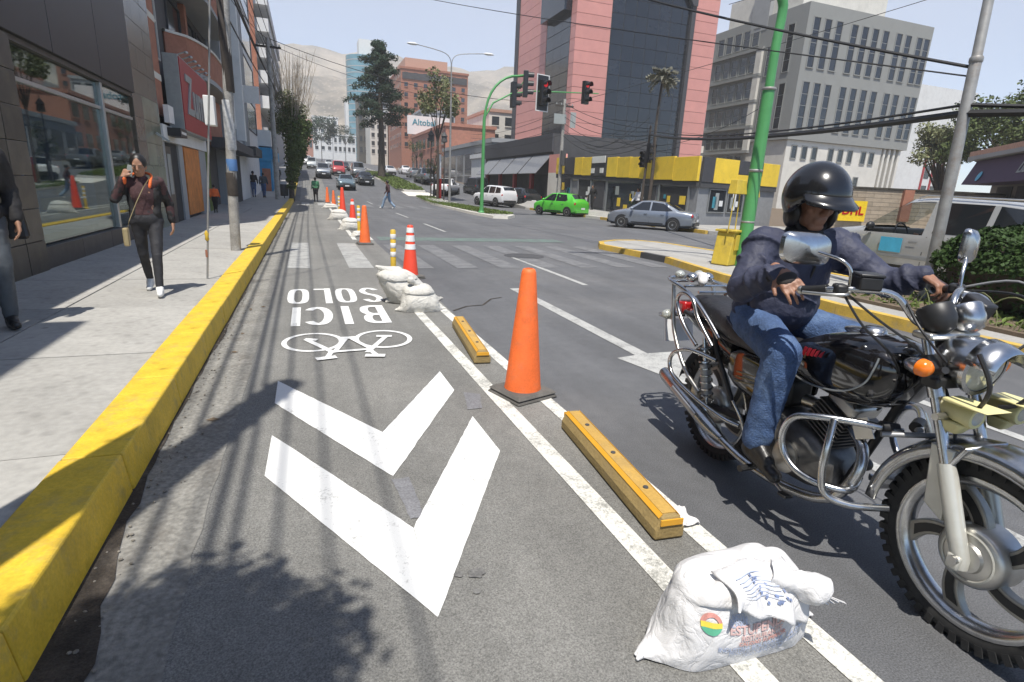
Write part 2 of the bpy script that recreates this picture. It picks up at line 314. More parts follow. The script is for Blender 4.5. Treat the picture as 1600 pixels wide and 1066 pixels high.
# ---------------------------------------------------------------- mesh helpers
def V(*a): return Vector(a)
class MB:
    def __init__(s): s.v = []; s.f = []
    def add(s, vs, fs):
        o = len(s.v); s.v += [tuple(p) for p in vs]; s.f += [tuple(i + o for i in f) for f in fs]; return s
    def box(s, x0, x1, y0, y1, z0, z1):
        return s.add([(x0,y0,z0),(x1,y0,z0),(x1,y1,z0),(x0,y1,z0),(x0,y0,z1),(x1,y0,z1),(x1,y1,z1),(x0,y1,z1)],
                     [(0,3,2,1),(4,5,6,7),(0,1,5,4),(1,2,6,5),(2,3,7,6),(3,0,4,7)])
    def obox(s, c, size, rot=None):
        c = Vector(c); h = [q/2 for q in size]; R = rot or Matrix.Identity(3)
        vs = [c + R @ V(a*h[0], b*h[1], d*h[2]) for d in (-1,1) for b, a in ((-1,-1),(-1,1),(1,1),(1,-1))]
        return s.add(vs, [(0,3,2,1),(4,5,6,7),(0,1,5,4),(1,2,6,5),(2,3,7,6),(3,0,4,7)])
    def hexa(s, b, t):
        """prism from bottom polygon to top polygon (same count, ccw from above)"""
        n = len(b)
        return s.add(list(b)+list(t), [tuple(reversed(range(n))), tuple(range(n,2*n))] + [(i,(i+1)%n,n+(i+1)%n,n+i) for i in range(n)])
    def prism(s, poly, z0, z1): return s.hexa([(x,y,z0) for x,y in poly], [(x,y,z1) for x,y in poly])
    def ring(s, rings, closed_u=True, cap=True, loop=False):
        n = len(rings[0]); o = len(s.v)
        for r in rings: s.v += [tuple(p) for p in r]
        m = len(rings)
        for i in range(m if loop else m-1):
            a = o+i*n; b = o+((i+1) % m)*n
            for j in range(n if closed_u else n-1):
                k = (j+1) % n
                s.f.append((a+j, a+k, b+k, b+j))
        if cap and not loop and closed_u:
            s.f.append(tuple(reversed(range(o, o+n)))); s.f.append(tuple(range(o+(m-1)*n, o+m*n)))
        return s
    def tube(s, pts, r, n=8, loop=False, cap=True):
        pts = [Vector(p) for p in pts]; m = len(pts)
        rs = r if isinstance(r, (list, tuple)) else [r]*m
        rings = []; up = None
        for i, p in enumerate(pts):
            if loop: t = pts[(i+1) % m] - pts[i-1]
            else: t = pts[min(i+1, m-1)] - pts[max(i-1, 0)]
            t = t.normalized() if t.length > 1e-9 else V(0,0,1)
            if up is None:
                up = V(0,0,1) if abs(t.z) < .9 else V(1,0,0)
            a = t.cross(up)
            if a.length < 1e-6: a = t.cross(V(1,0,0) if abs(t.x) < .9 else V(0,1,0))
            a.normalize(); b = a.cross(t).normalized(); up = b
            rings.append([p + (a*math.cos(2*PI*k/n) + b*math.sin(2*PI*k/n))*rs[i] for k in range(n)])
        return s.ring(rings, True, cap, loop)
    def cyl(s, p0, p1, r0, r1=None, n=12): return s.tube([p0, p1], [r0, r0 if r1 is None else r1], n)
    def ell(s, c, r, nu=14, nv=9, rot=None, t0=0., t1=PI):
        c = Vector(c); R = rot or Matrix.Identity(3); rings = []
        e = .02 if (t0 == 0 and t1 == PI) else 0
        for i in range(nv+1):
            t = t0 + e + (t1-t0-2*e)*i/nv
            rings.append([c + R @ V(r[0]*math.sin(t)*math.cos(2*PI*j/nu), r[1]*math.sin(t)*math.sin(2*PI*j/nu), r[2]*math.cos(t)) for j in range(nu)])
        rings.reverse()
        return s.ring(rings)
    def cap(s, p0, p1, r0, r1, n=12):
        """closed tapered capsule"""
        p0 = Vector(p0); p1 = Vector(p1); t = (p1-p0); L = t.length
        if L < 1e-6: return s.ell(p0, (r0,r0,r0), n, 6)
        t /= L; pts = []; rs = []
        for k in range(4):
            a = PI/2*(1-k/4) ; pts.append(p0 - t*r0*math.sin(a)); rs.append(max(r0*math.cos(a), r0*.08))
        pts.append(p0); rs.append(r0); pts.append(p1); rs.append(r1)
        for k in range(1,5):
            a = PI/2*k/4; pts.append(p1 + t*r1*math.sin(a)); rs.append(max(r1*math.cos(a), r1*.08))
        return s.tube(pts, rs, n)
    def chain(s, pts, rs, n=12):
        for i in range(len(pts)-1): s.cap(pts[i], pts[i+1], rs[i], rs[i+1], n)
        return s
    def lathe(s, prof, o=(0,0,0), axis=(0,0,1), n=24, cap=True):
        o = Vector(o); ax = Vector(axis).normalized(); a = ax.orthogonal().normalized(); b = ax.cross(a)
        rings = [[o + ax*h + (a*math.cos(2*PI*k/n) + b*math.sin(2*PI*k/n))*max(r,1e-4) for k in range(n)] for r, h in prof]
        return s.ring(rings, True, cap)
    def quad(s, *p): return s.add(p, [tuple(range(len(p)))])
    def grid(s, fn, nu, nv):
        rings = [[fn(i/nu, j/nv) for i in range(nu+1)] for j in range(nv+1)]
        return s.ring(rings, False, False)
    def xf(s, mtx): s.v = [tuple(mtx @ Vector(p)) for p in s.v]; return s
    def shear(s, fn): s.v = [tuple(fn(*p)) for p in s.v]; return s
    def mesh(s, name, m, smooth=0):
        me = bpy.data.meshes.new(name); me.from_pydata(s.v, [], s.f); me.update()
        if m: me.materials.append(m)
        if smooth:
            me.polygons.foreach_set('use_smooth', [True]*len(me.polygons))
            if smooth < 180: me.set_sharp_from_angle(angle=math.radians(smooth))
        return me

def link(name, me, parent=None, loc=None):
    o = bpy.data.objects.new(name, me); COL.objects.link(o)
    if parent: o.parent = parent
    if loc is not None: o.location = loc
    return o
def bevel(o, w, seg=2, ang=35):
    b = o.modifiers.new('bevel', 'BEVEL'); b.width = w; b.segments = seg; b.limit_method = 'ANGLE'; b.angle_limit = math.radians(ang); return o
def part(name, mb, m, parent=None, smooth=40, bev=0, loc=None):
    o = link(name, mb.mesh(name, m, smooth), parent, loc)
    if bev: bevel(o, bev)
    return o
def tag(o, label=None, cat=None, group=None, kind=None):
    for k, v in (('label', label), ('category', cat), ('group', group), ('kind', kind)):
        if v: o[k] = v
    return o
def thing(name, label, cat, loc=(0,0,0), rz=0., group=None):
    o = bpy.data.objects.new(name, None); COL.objects.link(o); o.empty_display_size = .2
    o.location = loc; o.rotation_euler = (0, 0, rz)
    return tag(o, label, cat, group)
def struct(name, mb, m, smooth=0, parent=None, bev=0):
    o = part(name, mb, m, parent, smooth, bev)
    if not parent: o['kind'] = 'structure'
    return o
def kids(o): return [c for c in COL.objects if c.parent == o]
def copy_thing(o, loc, rz=None, label=None):
    r = o.copy(); COL.objects.link(r); r.location = loc
    if rz is not None: r.rotation_euler = (0, 0, rz)
    if label: r['label'] = label
    for c in kids(o):
        d = c.copy(); COL.objects.link(d); d.parent = r
        for g in kids(c):
            e = g.copy(); COL.objects.link(e); e.parent = d
    return r
def Rz(a): return Matrix.Rotation(a, 3, 'Z')
def frame(f, u):
    """rotation whose x axis is f and z axis close to u"""
    f = Vector(f).normalized(); y = Vector(u).cross(f).normalized(); z = f.cross(y)
    return Matrix((f, y, z)).transposed()
def smoothpts(pts, k=4):
    P = [Vector(p) for p in pts]; out = []
    for i in range(len(P)-1):
        p0, p1, p2, p3 = P[max(i-1,0)], P[i], P[i+1], P[min(i+2,len(P)-1)]
        for j in range(k):
            t = j/k; out.append(.5*((2*p1)+(p2-p0)*t+(2*p0-5*p1+4*p2-p3)*t*t+(3*p1-p0-3*p2+p3)*t**3))
    out.append(P[-1]); return out
def text_mesh(s, size, extrude=0., bold=0.):
    """lettering as MB in the xy plane, centred"""
    cu = bpy.data.curves.new('lettering', 'FONT'); cu.body = s; cu.size = size; cu.align_x = 'CENTER'; cu.align_y = 'CENTER'
    cu.extrude = extrude; cu.offset = bold; cu.resolution_u = 3
    o = bpy.data.objects.new('lettering', cu); COL.objects.link(o)
    dg = bpy.context.evaluated_depsgraph_get(); me = bpy.data.meshes.new_from_object(o.evaluated_get(dg))
    mb = MB(); mb.v = [tuple(v.co) for v in me.vertices]; mb.f = [tuple(p.vertices) for p in me.polygons]
    bpy.data.objects.remove(o); bpy.data.curves.remove(cu); bpy.data.meshes.remove(me)
    return mb
def strip(pts, w, z, closed=False):
    """flat stroke of width w along 2-D points"""
    mb = MB(); P = [Vector((*p,)) for p in pts]; n = len(P); L = []; R = []
    for i in range(n):
        a = P[i-1] if (i or closed) else P[i]; b = P[(i+1) % n] if (i < n-1 or closed) else P[i]
        t = (b-a).normalized(); q = Vector((-t.y, t.x))
        ww = w[i] if isinstance(w, (list, tuple)) else w
        L.append(P[i]+q*ww/2); R.append(P[i]-q*ww/2)
    o = len(mb.v); mb.v += [(p.x,p.y,z) for p in R]+[(p.x,p.y,z) for p in L]
    for i in range(n if closed else n-1):
        k = (i+1) % n; mb.f.append((i, k, n+k, n+i))
    return mb
def leaves(n, pos, size, seed=1, up=.3, aspect=.6):
    """n leaf quads; pos(rng) -> (point, outward normal)"""
    rng = random.Random(seed); mb = MB()
    for _ in range(n):
        p, nr = pos(rng)
        d = Vector((rng.gauss(0,1), rng.gauss(0,1), rng.gauss(0,1)+up)) + Vector(nr)*1.2
        d.normalize(); a = d.orthogonal().normalized()
        a = Matrix.Rotation(rng.uniform(0, 2*PI), 3, d) @ a; b = d.cross(a)
        s = size*rng.uniform(.6, 1.35)
        mb.add([p-a*s*.5, p+b*s*aspect*.5, p+a*s*.5+d*s*.1, p-b*s*aspect*.5], [(0,1,2,3)])
    return mb
# ================================================================ SETTING: ground, roads, pavements
def sheet(x0, x1, ys, z):
    mb = MB(); n = len(ys)
    mb.v = [(x, y, gz(y)+z) for y in ys for x in (x0, x1)]
    mb.f = [(2*i, 2*i+1, 2*i+3, 2*i+2) for i in range(n-1)]
    return mb
YS = [-40, 0, 20, 44] + [44+i*1.5 for i in range(1, 25)] + [84, 100, 130, 170, 220, 280, 340, 400]
g = MB(); g.v = [(x, y, gz(y)-.02) for y in YS+[900, 2500] for x in (-900, 1500)]; g.f = [(2*i, 2*i+1, 2*i+3, 2*i+2) for i in range(len(YS)+1)]
struct('ground', g, M['soil'])
road = struct('road', sheet(-1.3, 20.5, YS, 0), M['lane'])
# cross street on the right
struct('side_street', MB().quad((17.0,8,.003),(90,8,.003),(90,20.2,.003),(17.0,20.2,.003)), M['lane'])
bl = sheet(-.55, 1.71, [-3, 0, 20, 44]+[44+i*1.5 for i in range(1, 20)], .004)
bike_lane = part('cycle_lane', bl, M['bikelane'], road, 0)
gut = MB(); rng = random.Random(3); n = 260
for i in range(n+1):
    y = -1+46*i/n; gut.v += [(-.93, y, .008), (-.53+.03*noise.noise((0, y*.5, 7))+.03*noise.noise((2, y*4, 7)), y, .0075)]
gut.f = [(2*i, 2*i+1, 2*i+3, 2*i+2) for i in range(n)]
part('gutter', gut, M['gutter'], road, 0)
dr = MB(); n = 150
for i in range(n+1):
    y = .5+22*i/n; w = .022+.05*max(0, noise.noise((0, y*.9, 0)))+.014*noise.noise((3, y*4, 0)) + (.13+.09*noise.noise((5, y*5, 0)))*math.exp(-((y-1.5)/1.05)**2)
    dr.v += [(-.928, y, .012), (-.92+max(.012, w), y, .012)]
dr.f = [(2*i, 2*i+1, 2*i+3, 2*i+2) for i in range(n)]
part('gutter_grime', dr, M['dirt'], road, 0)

rg = random.Random(77); db = MB()
for k in range(260):
    y = rg.uniform(.9, 9)**1.0 if k < 300 else rg.uniform(.8, 3.2); x = -.90+abs(rg.gauss(0, .10 if k < 300 else .2)); r = rg.uniform(.0025, .008)
    db.ell((x, y, .012+r*.4), (r*rg.uniform(.8,1.6), r*rg.uniform(.8,1.6), r*.7), 6, 4, Rz(rg.uniform(0,3)))
o = part('gutter_grit', db, mat('grit', (.22,.2,.17), .9, var=.6, scale=8), road, 0); o['kind'] = 'stuff'
for k in range(9):
    y = rg.uniform(1.2, 8); x = -.86+abs(rg.gauss(0,.25)); a = rg.uniform(0, 6.28); L_ = rg.uniform(.02,.05)
    part('fallen_leaf', MB().add([(x-L_*math.cos(a), y-L_*math.sin(a), .014),(x+.4*L_*math.sin(a), y-.4*L_*math.cos(a), .024),(x+L_*math.cos(a), y+L_*math.sin(a), .016),(x-.4*L_*math.sin(a), y+.4*L_*math.cos(a), .014)], [(0,1,2),(0,2,3)]), M['soil'], road, 0)
# kerb of painted stones and pavement of slabs (left)
kerb = struct('kerb', MB().box(-1.18, -.95, -1, 47, -.02, .19), M['yellow_kerb'])
ks = MB().hexa([(-1.205,.004,0),(-.918,.004,0),(-.918,1.196,0),(-1.205,1.196,0)], [(-1.205,.004,.222),(-.945,.004,.222),(-.945,1.196,.222),(-1.205,1.196,.222)])
kme = ks.mesh('kerb_stone', M['yellow_kerb'])
for i in range(39):
    o = link('kerb_stone', kme, kerb, (0.002*math.sin(i*2.3), -.6+1.2*i, 0.0015*math.sin(i*1.7))); bevel(o, .010, 2)
for y0, y1 in ((47, 75), (75, 130)):
    part('kerb_run', sheet(-1.2, -.92, [y0+(y1-y0)*k/8 for k in range(9)], .2), M['yellow_kerb'], kerb, 0)
side = struct('pavement', sheet(-4.4, -1.19, YS[1:], .185), M['concrete'])
sme = MB().box(.006, 1.19, .006, 1.794, 0, .013).mesh('paving_slab', M['concrete'])
for i in range(16):
    for j in range(2):
        o = link('paving_slab', sme, side, (-3.61+1.205*j, -.5+1.8*i, .1875+.0012*math.sin(i*3.1+j*5)))
for i in range(6):
    part('paving_slab', MB().box(-3.6, -1.21, 28.4+3*i, 31.38+3*i, .187, .2005), M['concrete'], side, 0)

# ---- road markings (each a sheet a few millimetres above the lane)
def mark(name, mb, m): return part(name, mb, m, road, 0)
def poly(pts, z): return MB().quad(*[(x, y, z) for x, y in pts])
def rough_edge(a, b, n=26, amp=.004):
    return [(a[0]+(b[0]-a[0])*i/n+amp*noise.noise((a[0]*9+i*.9, a[1]*7, 1)), a[1]+(b[1]-a[1])*i/n+amp*noise.noise((a[0]*9+i*.9, 5, a[1]*7))) for i in range(n+1)]
def chev(p):  # left outer top, left outer bottom, tip, right bottom, right top, inner
    mb = MB(); n = 26
    for a, b, c, d in ((p[0], p[5], p[1], p[2]), (p[5], p[4], p[2], p[3])):
        o = len(mb.v); mb.v += [(x, y, .009) for x, y in rough_edge(a, b)]+[(x, y, .009) for x, y in rough_edge(c, d)]
        mb.f += [(o+i, o+n+1+i, o+n+2+i, o+i+1) for i in range(n)]
    return mb
mark('chevron_marking', chev([(-.30,4.55),(-.30,4.06),(.375,2.79),(1.04,4.03),(1.03,4.51),(.39,3.38)]), M['white_paint'])
mark('chevron_marking', chev([(-.29,3.51),(-.30,2.98),(.39,1.69),(1.06,2.93),(1.04,3.49),(.40,2.28)]), M['white_paint'])
gs = mat('grey_smear', (.168,.168,.176), .8, var=.2, fine=.25)
for P4 in ([(1.10,3.97),(1.22,3.90),(1.15,3.62),(1.04,3.62)], [(.36,2.76),(.46,2.76),(.47,2.36),(.40,2.36)]):
    ring_ = []
    for k in range(4): ring_ += rough_edge(P4[k], P4[(k+1) % 4], 9, .007)[:-1]
    cx_, cy_ = sum(p[0] for p in ring_)/36, sum(p[1] for p in ring_)/36; mb = MB(); mb.v = [(x, y, .0083) for x, y in ring_]+[(cx_, cy_, .0083)]; mb.f = [(k, (k+1) % 36, 36) for k in range(36)]; mark('grey_smear', mb, gs)
zl = .010
def letter(strokes, cx, y0, w, h, t=.095):
    """letter strokes in a unit box; x to the rider's right (-X here), y up (-Y here)"""
    mb = MB()
    for s in strokes:
        closed = s[0] == 'o'; pts = s[1:] if closed else s
        q = [(cx - (px-.5)*w, y0 + (1-py)*h) for px, py in pts]
        a = strip(q, t, zl+.0007*len(mb.f)/14, closed); mb.add(a.v, a.f)
    return mb
def arc(cx, cy, rx, ry, a0, a1, n=14): return [(cx+rx*math.cos(math.radians(a0+(a1-a0)*k/n)), cy+ry*math.sin(math.radians(a0+(a1-a0)*k/n))) for k in range(n+1)]
def ovl(): return ['o']+[(.5+.36*abs(math.cos(t))**.55*(1 if math.cos(t) > 0 else -1), .5+.44*abs(math.sin(t))**.7*(1 if math.sin(t) > 0 else -1)) for t in [2*PI*k/28 for k in range(28)]]
LET = {
 'O': [ovl()],
 'L': [[(.18,1),(.18,.0)], [(.18,.06),(.9,.06)]],
 'S': [smoothpts([(.88,.80,0),(.62,.94,0),(.3,.92,0),(.14,.74,0),(.3,.56,0),(.68,.44,0),(.86,.26,0),(.7,.08,0),(.4,.05,0),(.1,.18,0)], 3)],
 'I': [[(.5,0),(.5,1)]],
 'C': [smoothpts([(.9,.80,0),(.66,.93,0),(.34,.90,0),(.15,.66,0),(.14,.34,0),(.34,.10,0),(.66,.07,0),(.9,.2,0)], 3)],
 'B': [[(.16,0),(.16,1)], smoothpts([(.16,.95,0),(.6,.95,0),(.82,.84,0),(.8,.62,0),(.56,.52,0),(.16,.52,0)], 3), smoothpts([(.16,.52,0),(.6,.52,0),(.86,.38,0),(.84,.14,0),(.6,.05,0),(.16,.05,0)], 3)],
}
for k in LET: LET[k] = [[p if isinstance(p, str) else (p[0], p[1]) for p in s] for s in LET[k]]
def lettering(word, xs, y0, h, w, t):
    for ch, cx in zip(word, xs): mark('road_letter', letter(LET[ch], cx, y0, w, h, t), M['white_paint'])
lettering('SOLO', (.80,.45,.12,-.19), 7.55, 1.1, .27, .088)
lettering('BICI', (.72,.385,.06,-.20), 6.36, .98, .29, .1)
def bike():
    mb = MB()
    zz = [zl]
    def st(p, w, closed=False): zz[0] += .0006; a = strip(p, w, zz[0], closed); mb.add(a.v, a.f)
    for cx in (-.02, .68): st([(cx+.275*math.cos(2*PI*k/36), 5.67+.325*math.sin(2*PI*k/36)) for k in range(36)], .05, True)
    st([(-.08,5.76),(.17,5.24)], .06); st([(.72,5.76),(.47,5.20)], .055); st([(.62,5.78),(.78,5.75)], .07); st([(-.1,5.78),(.02,5.73)], .07)
    st([(.17,5.26),(.30,5.72),(.40,5.74)], .05); st([(.36,5.72),(.52,5.30)], .05); st([(.14,5.27),(.52,5.30)], .055)
    st([(.26,5.75),(.40,5.75)], .085); st([(.15,5.3),(.10,5.10)], .05); st([(0.0,5.06),(.18,5.10)], .085); st([(.5,5.26),(.54,5.10)], .05); st([(.44,5.09),(.62,5.05)], .085)
    return mb
mark('bicycle_symbol', bike(), M['white_paint'])
def xl(y, a, b): return a + (b-a)*(y-1.6)/5.0
def line_run(name, a, b, w, y0, y1, m, z=.0085):
    mb = MB(); n = 24
    for i in range(n+1):
        y = y0+(y1-y0)*i/n; x = xl(y, a, b); j = .006*noise.noise((x*3, y*4, 0)); mb.v += [(x-w/2+j, y, z), (x+w/2+j, y, z)]
    mb.f = [(2*i, 2*i+1, 2*i+3, 2*i+2) for i in range(n)]
    return mark(name, mb, m)
line_run('lane_line', 1.375, 1.28, .115, -.5, 10.0, M['line_paint'])
line_run('lane_line', 1.735, 1.635, .11, -.5, 10.0, M['line_paint'])
line_run('lane_line', 1.20, 1.20, .12, 16.2, 46, M['line_paint']); line_run('lane_line', 1.66, 1.66, .12, 16.2, 46, M['line_paint'])
# crosswalk in front
for x0, x1 in ((-.42,-.02),(.68,1.14)):
    mark('crosswalk_stripe', poly([(x0,10.75),(x1,10.75),(x1-.02,15.2),(x0-.02,15.2)], .0088), M['old_paint'])
for k in range(7):
    x0 = 1.85+.93*k
    mark('crosswalk_stripe', poly([(x0,10.7),(x0+.46,10.7),(x0+.44,15.0),(x0-.02,15.0)], .005), M['faint_paint'])
for k in range(9):
    x0 = -.4+1.02*k
    mark('crosswalk_stripe', poly([(x0,38.2),(x0+.5,38.2),(x0+.5,42.2),(x0,42.2)], .0065), M['old_paint'] if k < 2 else M['faint_paint'])
mark('stop_line', poly([(1.9,16.2),(7.8,16.2),(7.8,17.2),(1.9,17.2)], .005), M['green_paint'])
# lane arrow and lane dashes
mark('lane_arrow', MB().add([(x,y,.005) for x,y in [(3.08,8.4),(3.25,8.4),(3.27,4.63),(3.60,4.63),(3.20,3.2),(2.86,4.55),(3.10,4.6)]], [(0,6,2,1),(5,4,6),(6,4,2),(2,4,3)]), M['lane_paint'])
for x, y0, y1 in ((3.31,-.6,2.45),(4.6,8.6,12.4),(4.87,-1.5,5.2),(4.6,19.5,23.5),(4.6,27.5,31.5),(4.6,43.5,47.5)):
    mark('lane_dash', MB().quad((x-.055,y0,gz(y0)+.005),(x+.055,y0,gz(y0)+.005),(x+.055,y1,gz(y1)+.005),(x-.055,y1,gz(y1)+.005)), M['lane_paint'])
mark('manhole_cover', MB().lathe([(.5,.002),(.5,.007),(.44,.009),(.43,.006),(.02,.008)], (5.0,12.7,0), n=28), M['dark_grey'])
mark('road_crack', strip([(1.75,6.9),(2.0,7.15),(2.25,7.2),(2.5,7.6),(2.7,7.7)], .03, .0055), M['dirt'])
def blotch(x, y, r, seed):
    q = []
    for k in range(22):
        a = 2*PI*k/22; rr = r*(1+.25*noise.noise((math.cos(a)*1.5+seed, math.sin(a)*1.5, seed))+.2*noise.noise((math.cos(a)*5, math.sin(a)*5+seed, 1))); q.append((x+rr*1.25*math.cos(a), y+rr*math.sin(a), .0105))
    mb = MB(); mb.v = q+[(x, y, .0105)]; mb.f = [(k, (k+1) % 22, 22) for k in range(22)]; return mb
for n_, (x, y, r) in enumerate(((.60,1.885,.030),(.525,1.90,.018),(.57,1.78,.014))):
    mark('oil_stain', blotch(x, y, r, 3.1*n_+.7), M['oil'])
# ---- islands and medians
def island(name, pts, kerb_w=.16, h=.15, top=None, kmat=None, seg=1.0):
    n = len(pts); P = [Vector((*p, 0)) for p in pts]
    ctr = sum(P, Vector())/n
    I = []
    for i in range(n):
        e0 = (P[i]-P[i-1]).normalized(); e1 = (P[(i+1) % n]-P[i]).normalized(); q = Vector((-e0.y-e1.y, e0.x+e1.x, 0)).normalized(); I.append(P[i]+q*.09)
    root = struct(name, MB().hexa([(p.x, p.y, gz(p.y)-.03) for p in I], [(p.x, p.y, gz(p.y)+h-.012) for p in I]), top or M['concrete'])
    for i in range(n):
        a, b = P[i], P[(i+1) % n]; L = (b-a).length; t = (b-a)/L; q = Vector((-t.y, t.x, 0)); k = max(1, round(L/seg))
        for j in range(k):
            s0, s1 = a+t*(L*j/k+.004), a+t*(L*(j+1)/k-.004)
            mb = MB().hexa([(*(s0-q*.004).xy, gz(s0.y)-.02), (*(s1-q*.004).xy, gz(s1.y)-.02), (*(s1+q*kerb_w).xy, gz(s1.y)-.02), (*(s0+q*kerb_w).xy, gz(s0.y)-.02)],
                           [(*(s0+q*.012).xy, gz(s0.y)+h), (*(s1+q*.012).xy, gz(s1.y)+h), (*(s1+q*kerb_w).xy, gz(s1.y)+h), (*(s0+q*kerb_w).xy, gz(s0.y)+h)])
            mm = (kmat or M['yellow_kerb2'])
            if name == 'traffic_island' and 12.3 < s0.y < 13.4 and s0.x < 8.6: mm = M['dark_grey']
            part('kerb_stone', mb, mm, root, 0)
    return root
near_isl = island('traffic_island', [(7.45,-2),(10.8,-2),(10.8,9.6),(11.15,13.0),(10.9,15.2),(10.3,16.0),(9.4,15.9),(8.5,15.3),(8.05,14.4),(8.3,11.5),(7.72,8.8),(7.44,5.9),(7.5,3.5)])
bed = struct('flower_bed', MB().prism([(8.1,-1.5),(10.4,-1.5),(10.4,6.6),(8.1,6.6)], .13, .19), M['soil'])
med = island('median', [(9.45,28.9),(10.2,28.6),(11.3,30.5),(11.7,40),(11.7,54.5),(9.9,54.5),(9.75,44),(9.3,33)], kmat=M['cream_wall'], seg=2.0)
med2 = island('median', [(9.7,60.5),(12,60.5),(12.3,85),(12.3,160),(8.4,160),(8.2,100),(8.9,78)], kmat=M['cream_wall'], seg=4.)
struct('median_crossing', sheet(9.3, 12.2, [55.2,57,58.5,60], .03), M['cream_wall'])
def grass(name, lab, x0, x1, y0, y1, n, z, seed, size=.16):
    def pos(r):
        y = r.uniform(y0, y1); x = r.uniform(x0, x1); return V(x, y, gz(y)+z+r.uniform(0, size*.7)), (0, 0, .1)
    o = part(name, leaves(n, pos, size, seed, .2, .35), M['grass'], None, 0); tag(o, lab, 'grass', kind='stuff'); return o
grass('median_grass', 'low grass and weeds growing on the near median', 9.75, 11.4, 31, 54, 9000, .16, 5)
grass('median_grass', 'strip of grass on the far median around the tall conifer', 9.0, 12.0, 61, 100, 7000, .16, 6, .3)
grass('bed_grass', 'weedy low growth at the foot of the round hedge', 8.15, 10.3, -1, 6.6, 2500, .18, 7, .1)

# right-hand pavement with kerb
rp = MB(); rp.hexa([(17.35,20.9,-.02),(18.0,20.3,-.02),(40,20.3,-.02),(40,26.6,-.02),(19.5,24.8,-.02),(19.4,43,-.02),(21.0,70,.9),(17.9,60,.3),(17.3,44,-.02)],
                    [(17.35,20.9,.15),(18.0,20.3,.15),(40,20.3,.15),(40,26.6,.2),(19.5,24.8,.2),(19.4,43,.62),(21.0,70,1.8),(17.9,60,.95),(17.3,44,.18)])
rside = struct('right_pavement', rp, M['concrete'])
for i in range(23):
    y = 21.0+i; part('kerb_stone', MB().box(17.2, 17.36, y+.005, y+.995, -.02, .165), M['yellow_kerb2'] if i % 4 < 2 else M['cream_wall'], rside, 0)
for i in range(10):
    x = 18.0+2*i; part('kerb_stone', MB().box(x+.005, x+1.995, 20.15, 20.31, -.02, .165), M['yellow_kerb2'] if i % 2 else M['cream_wall'], rside, 0)

# ---- hills and sky haze
hm = bpy.data.materials.new('hillside'); hm.use_nodes = True
nt = hm.node_tree; N = nt.nodes; L = nt.links; b = N['Principled BSDF']; b.inputs['Roughness'].default_value = 1; b.inputs['Specular IOR Level'].default_value = 0
tc = N.new('ShaderNodeTexCoord')
n1 = N.new('ShaderNodeTexNoise'); n1.inputs['Scale'].default_value = .012; n1.inputs['Detail'].default_value = 8; n1.inputs['Roughness'].default_value = .65; L.new(tc.outputs['Object'], n1.inputs['Vector'])
cr = N.new('ShaderNodeValToRGB'); e = cr.color_ramp.elements; e[0].position = .38; e[0].color = (.085,.075,.052,1); e[1].position = .60; e[1].color = (.30,.25,.185,1)
L.new(n1.outputs[0], cr.inputs[0])
vo = N.new('ShaderNodeTexVoronoi'); vo.inputs['Scale'].default_value = .17; L.new(tc.outputs['Object'], vo.inputs['Vector'])
mr = N.new('ShaderNodeMapRange'); mr.inputs[1].default_value = .16; mr.inputs[2].default_value = .34; mr.inputs[3].default_value = .38; mr.inputs[4].default_value = 0; L.new(vo.outputs['Distance'], mr.inputs[0])
mx = N.new('ShaderNodeMix'); mx.data_type = 'RGBA'; L.new(mr.outputs[0], mx.inputs[0]); L.new(cr.outputs[0], mx.inputs[6]); mx.inputs[7].default_value = (.50,.42,.34,1)
L.new(mx.outputs[2], b.inputs['Base Color'])
hill = MB(); nx, ny = 110, 26
RID = [(-60,330),(-20,320),(-8,314),(-4,308),(0,298),(4,290),(8,287),(16,288),(24,284),(34,240),(60,180),(80,140)]
def ridge(a):
    for (a0,h0),(a1,h1) in zip(RID, RID[1:]):
        if a <= a1: t = max(0,(a-a0)/(a1-a0)); t = t*t*(3-2*t); return h0+(h1-h0)*t
    return RID[-1][1]
def hp(u, v):
    a = -34+92*u; d = 520+880*v; A = math.radians(a)
    x, y = math.sin(A)*d, math.cos(A)*d
    z = 10+(ridge(a)*.845-10)*min(1,v/.86)**1.15*(1 if v < .86 else 1-.25*(v-.86)/.14)
    k = 4*v*(1.05-v)
    z += k*(34*noise.fractal((x*.006, y*.006, 0), 1., 2., 5)) + k*9*noise.noise((x*.02, y*.02, 3))
    return (x, y, z)
hill.grid(hp, nx, ny)
struct('hills', hill, hm, 60)
# ================================================================ LEFT SIDE BUILDINGS
def window(root, x0, x1, z0, z1, place, glass='win_glass', fr='dark_grey', depth=.06, bars=1, fw=.05):
    """framed window: place(u, v, d) maps facade coords (u along, v up, d outwards) to xyz"""
    f = MB()
    def bx(a, b, c, d, e0, e1):
        vs = [place(a,c,e0),place(b,c,e0),place(b,d,e0),place(a,d,e0),place(a,c,e1),place(b,c,e1),place(b,d,e1),place(a,d,e1)]
        f.add(vs, [(0,3,2,1),(4,5,6,7),(0,1,5,4),(1,2,6,5),(2,3,7,6),(3,0,4,7)])
    bx(x0,x1,z0,z0+fw,.004,depth); bx(x0,x1,z1-fw,z1,.004,depth); bx(x0,x0+fw,z0+fw,z1-fw,.004,depth); bx(x1-fw,x1,z0+fw,z1-fw,.004,depth)
    for k in range(bars):
        z = z0+(z1-z0)*(k+1)/(bars+1); bx(x0+fw,x1-fw,z-fw*.4,z+fw*.4,.004,depth*.9)
    w = part('window', f, M[fr], root, 0)
    part('pane', MB().quad(place(x0+fw*.6,z0+fw*.6,.016),place(x1-fw*.6,z0+fw*.6,.016),place(x1-fw*.6,z1-fw*.6,.016),place(x0+fw*.6,z1-fw*.6,.016)), M[glass], w, 0)
    return w
XF = -3.62
LF = lambda u, v, d: (XF+d, u, v)              # left facades: u = Y
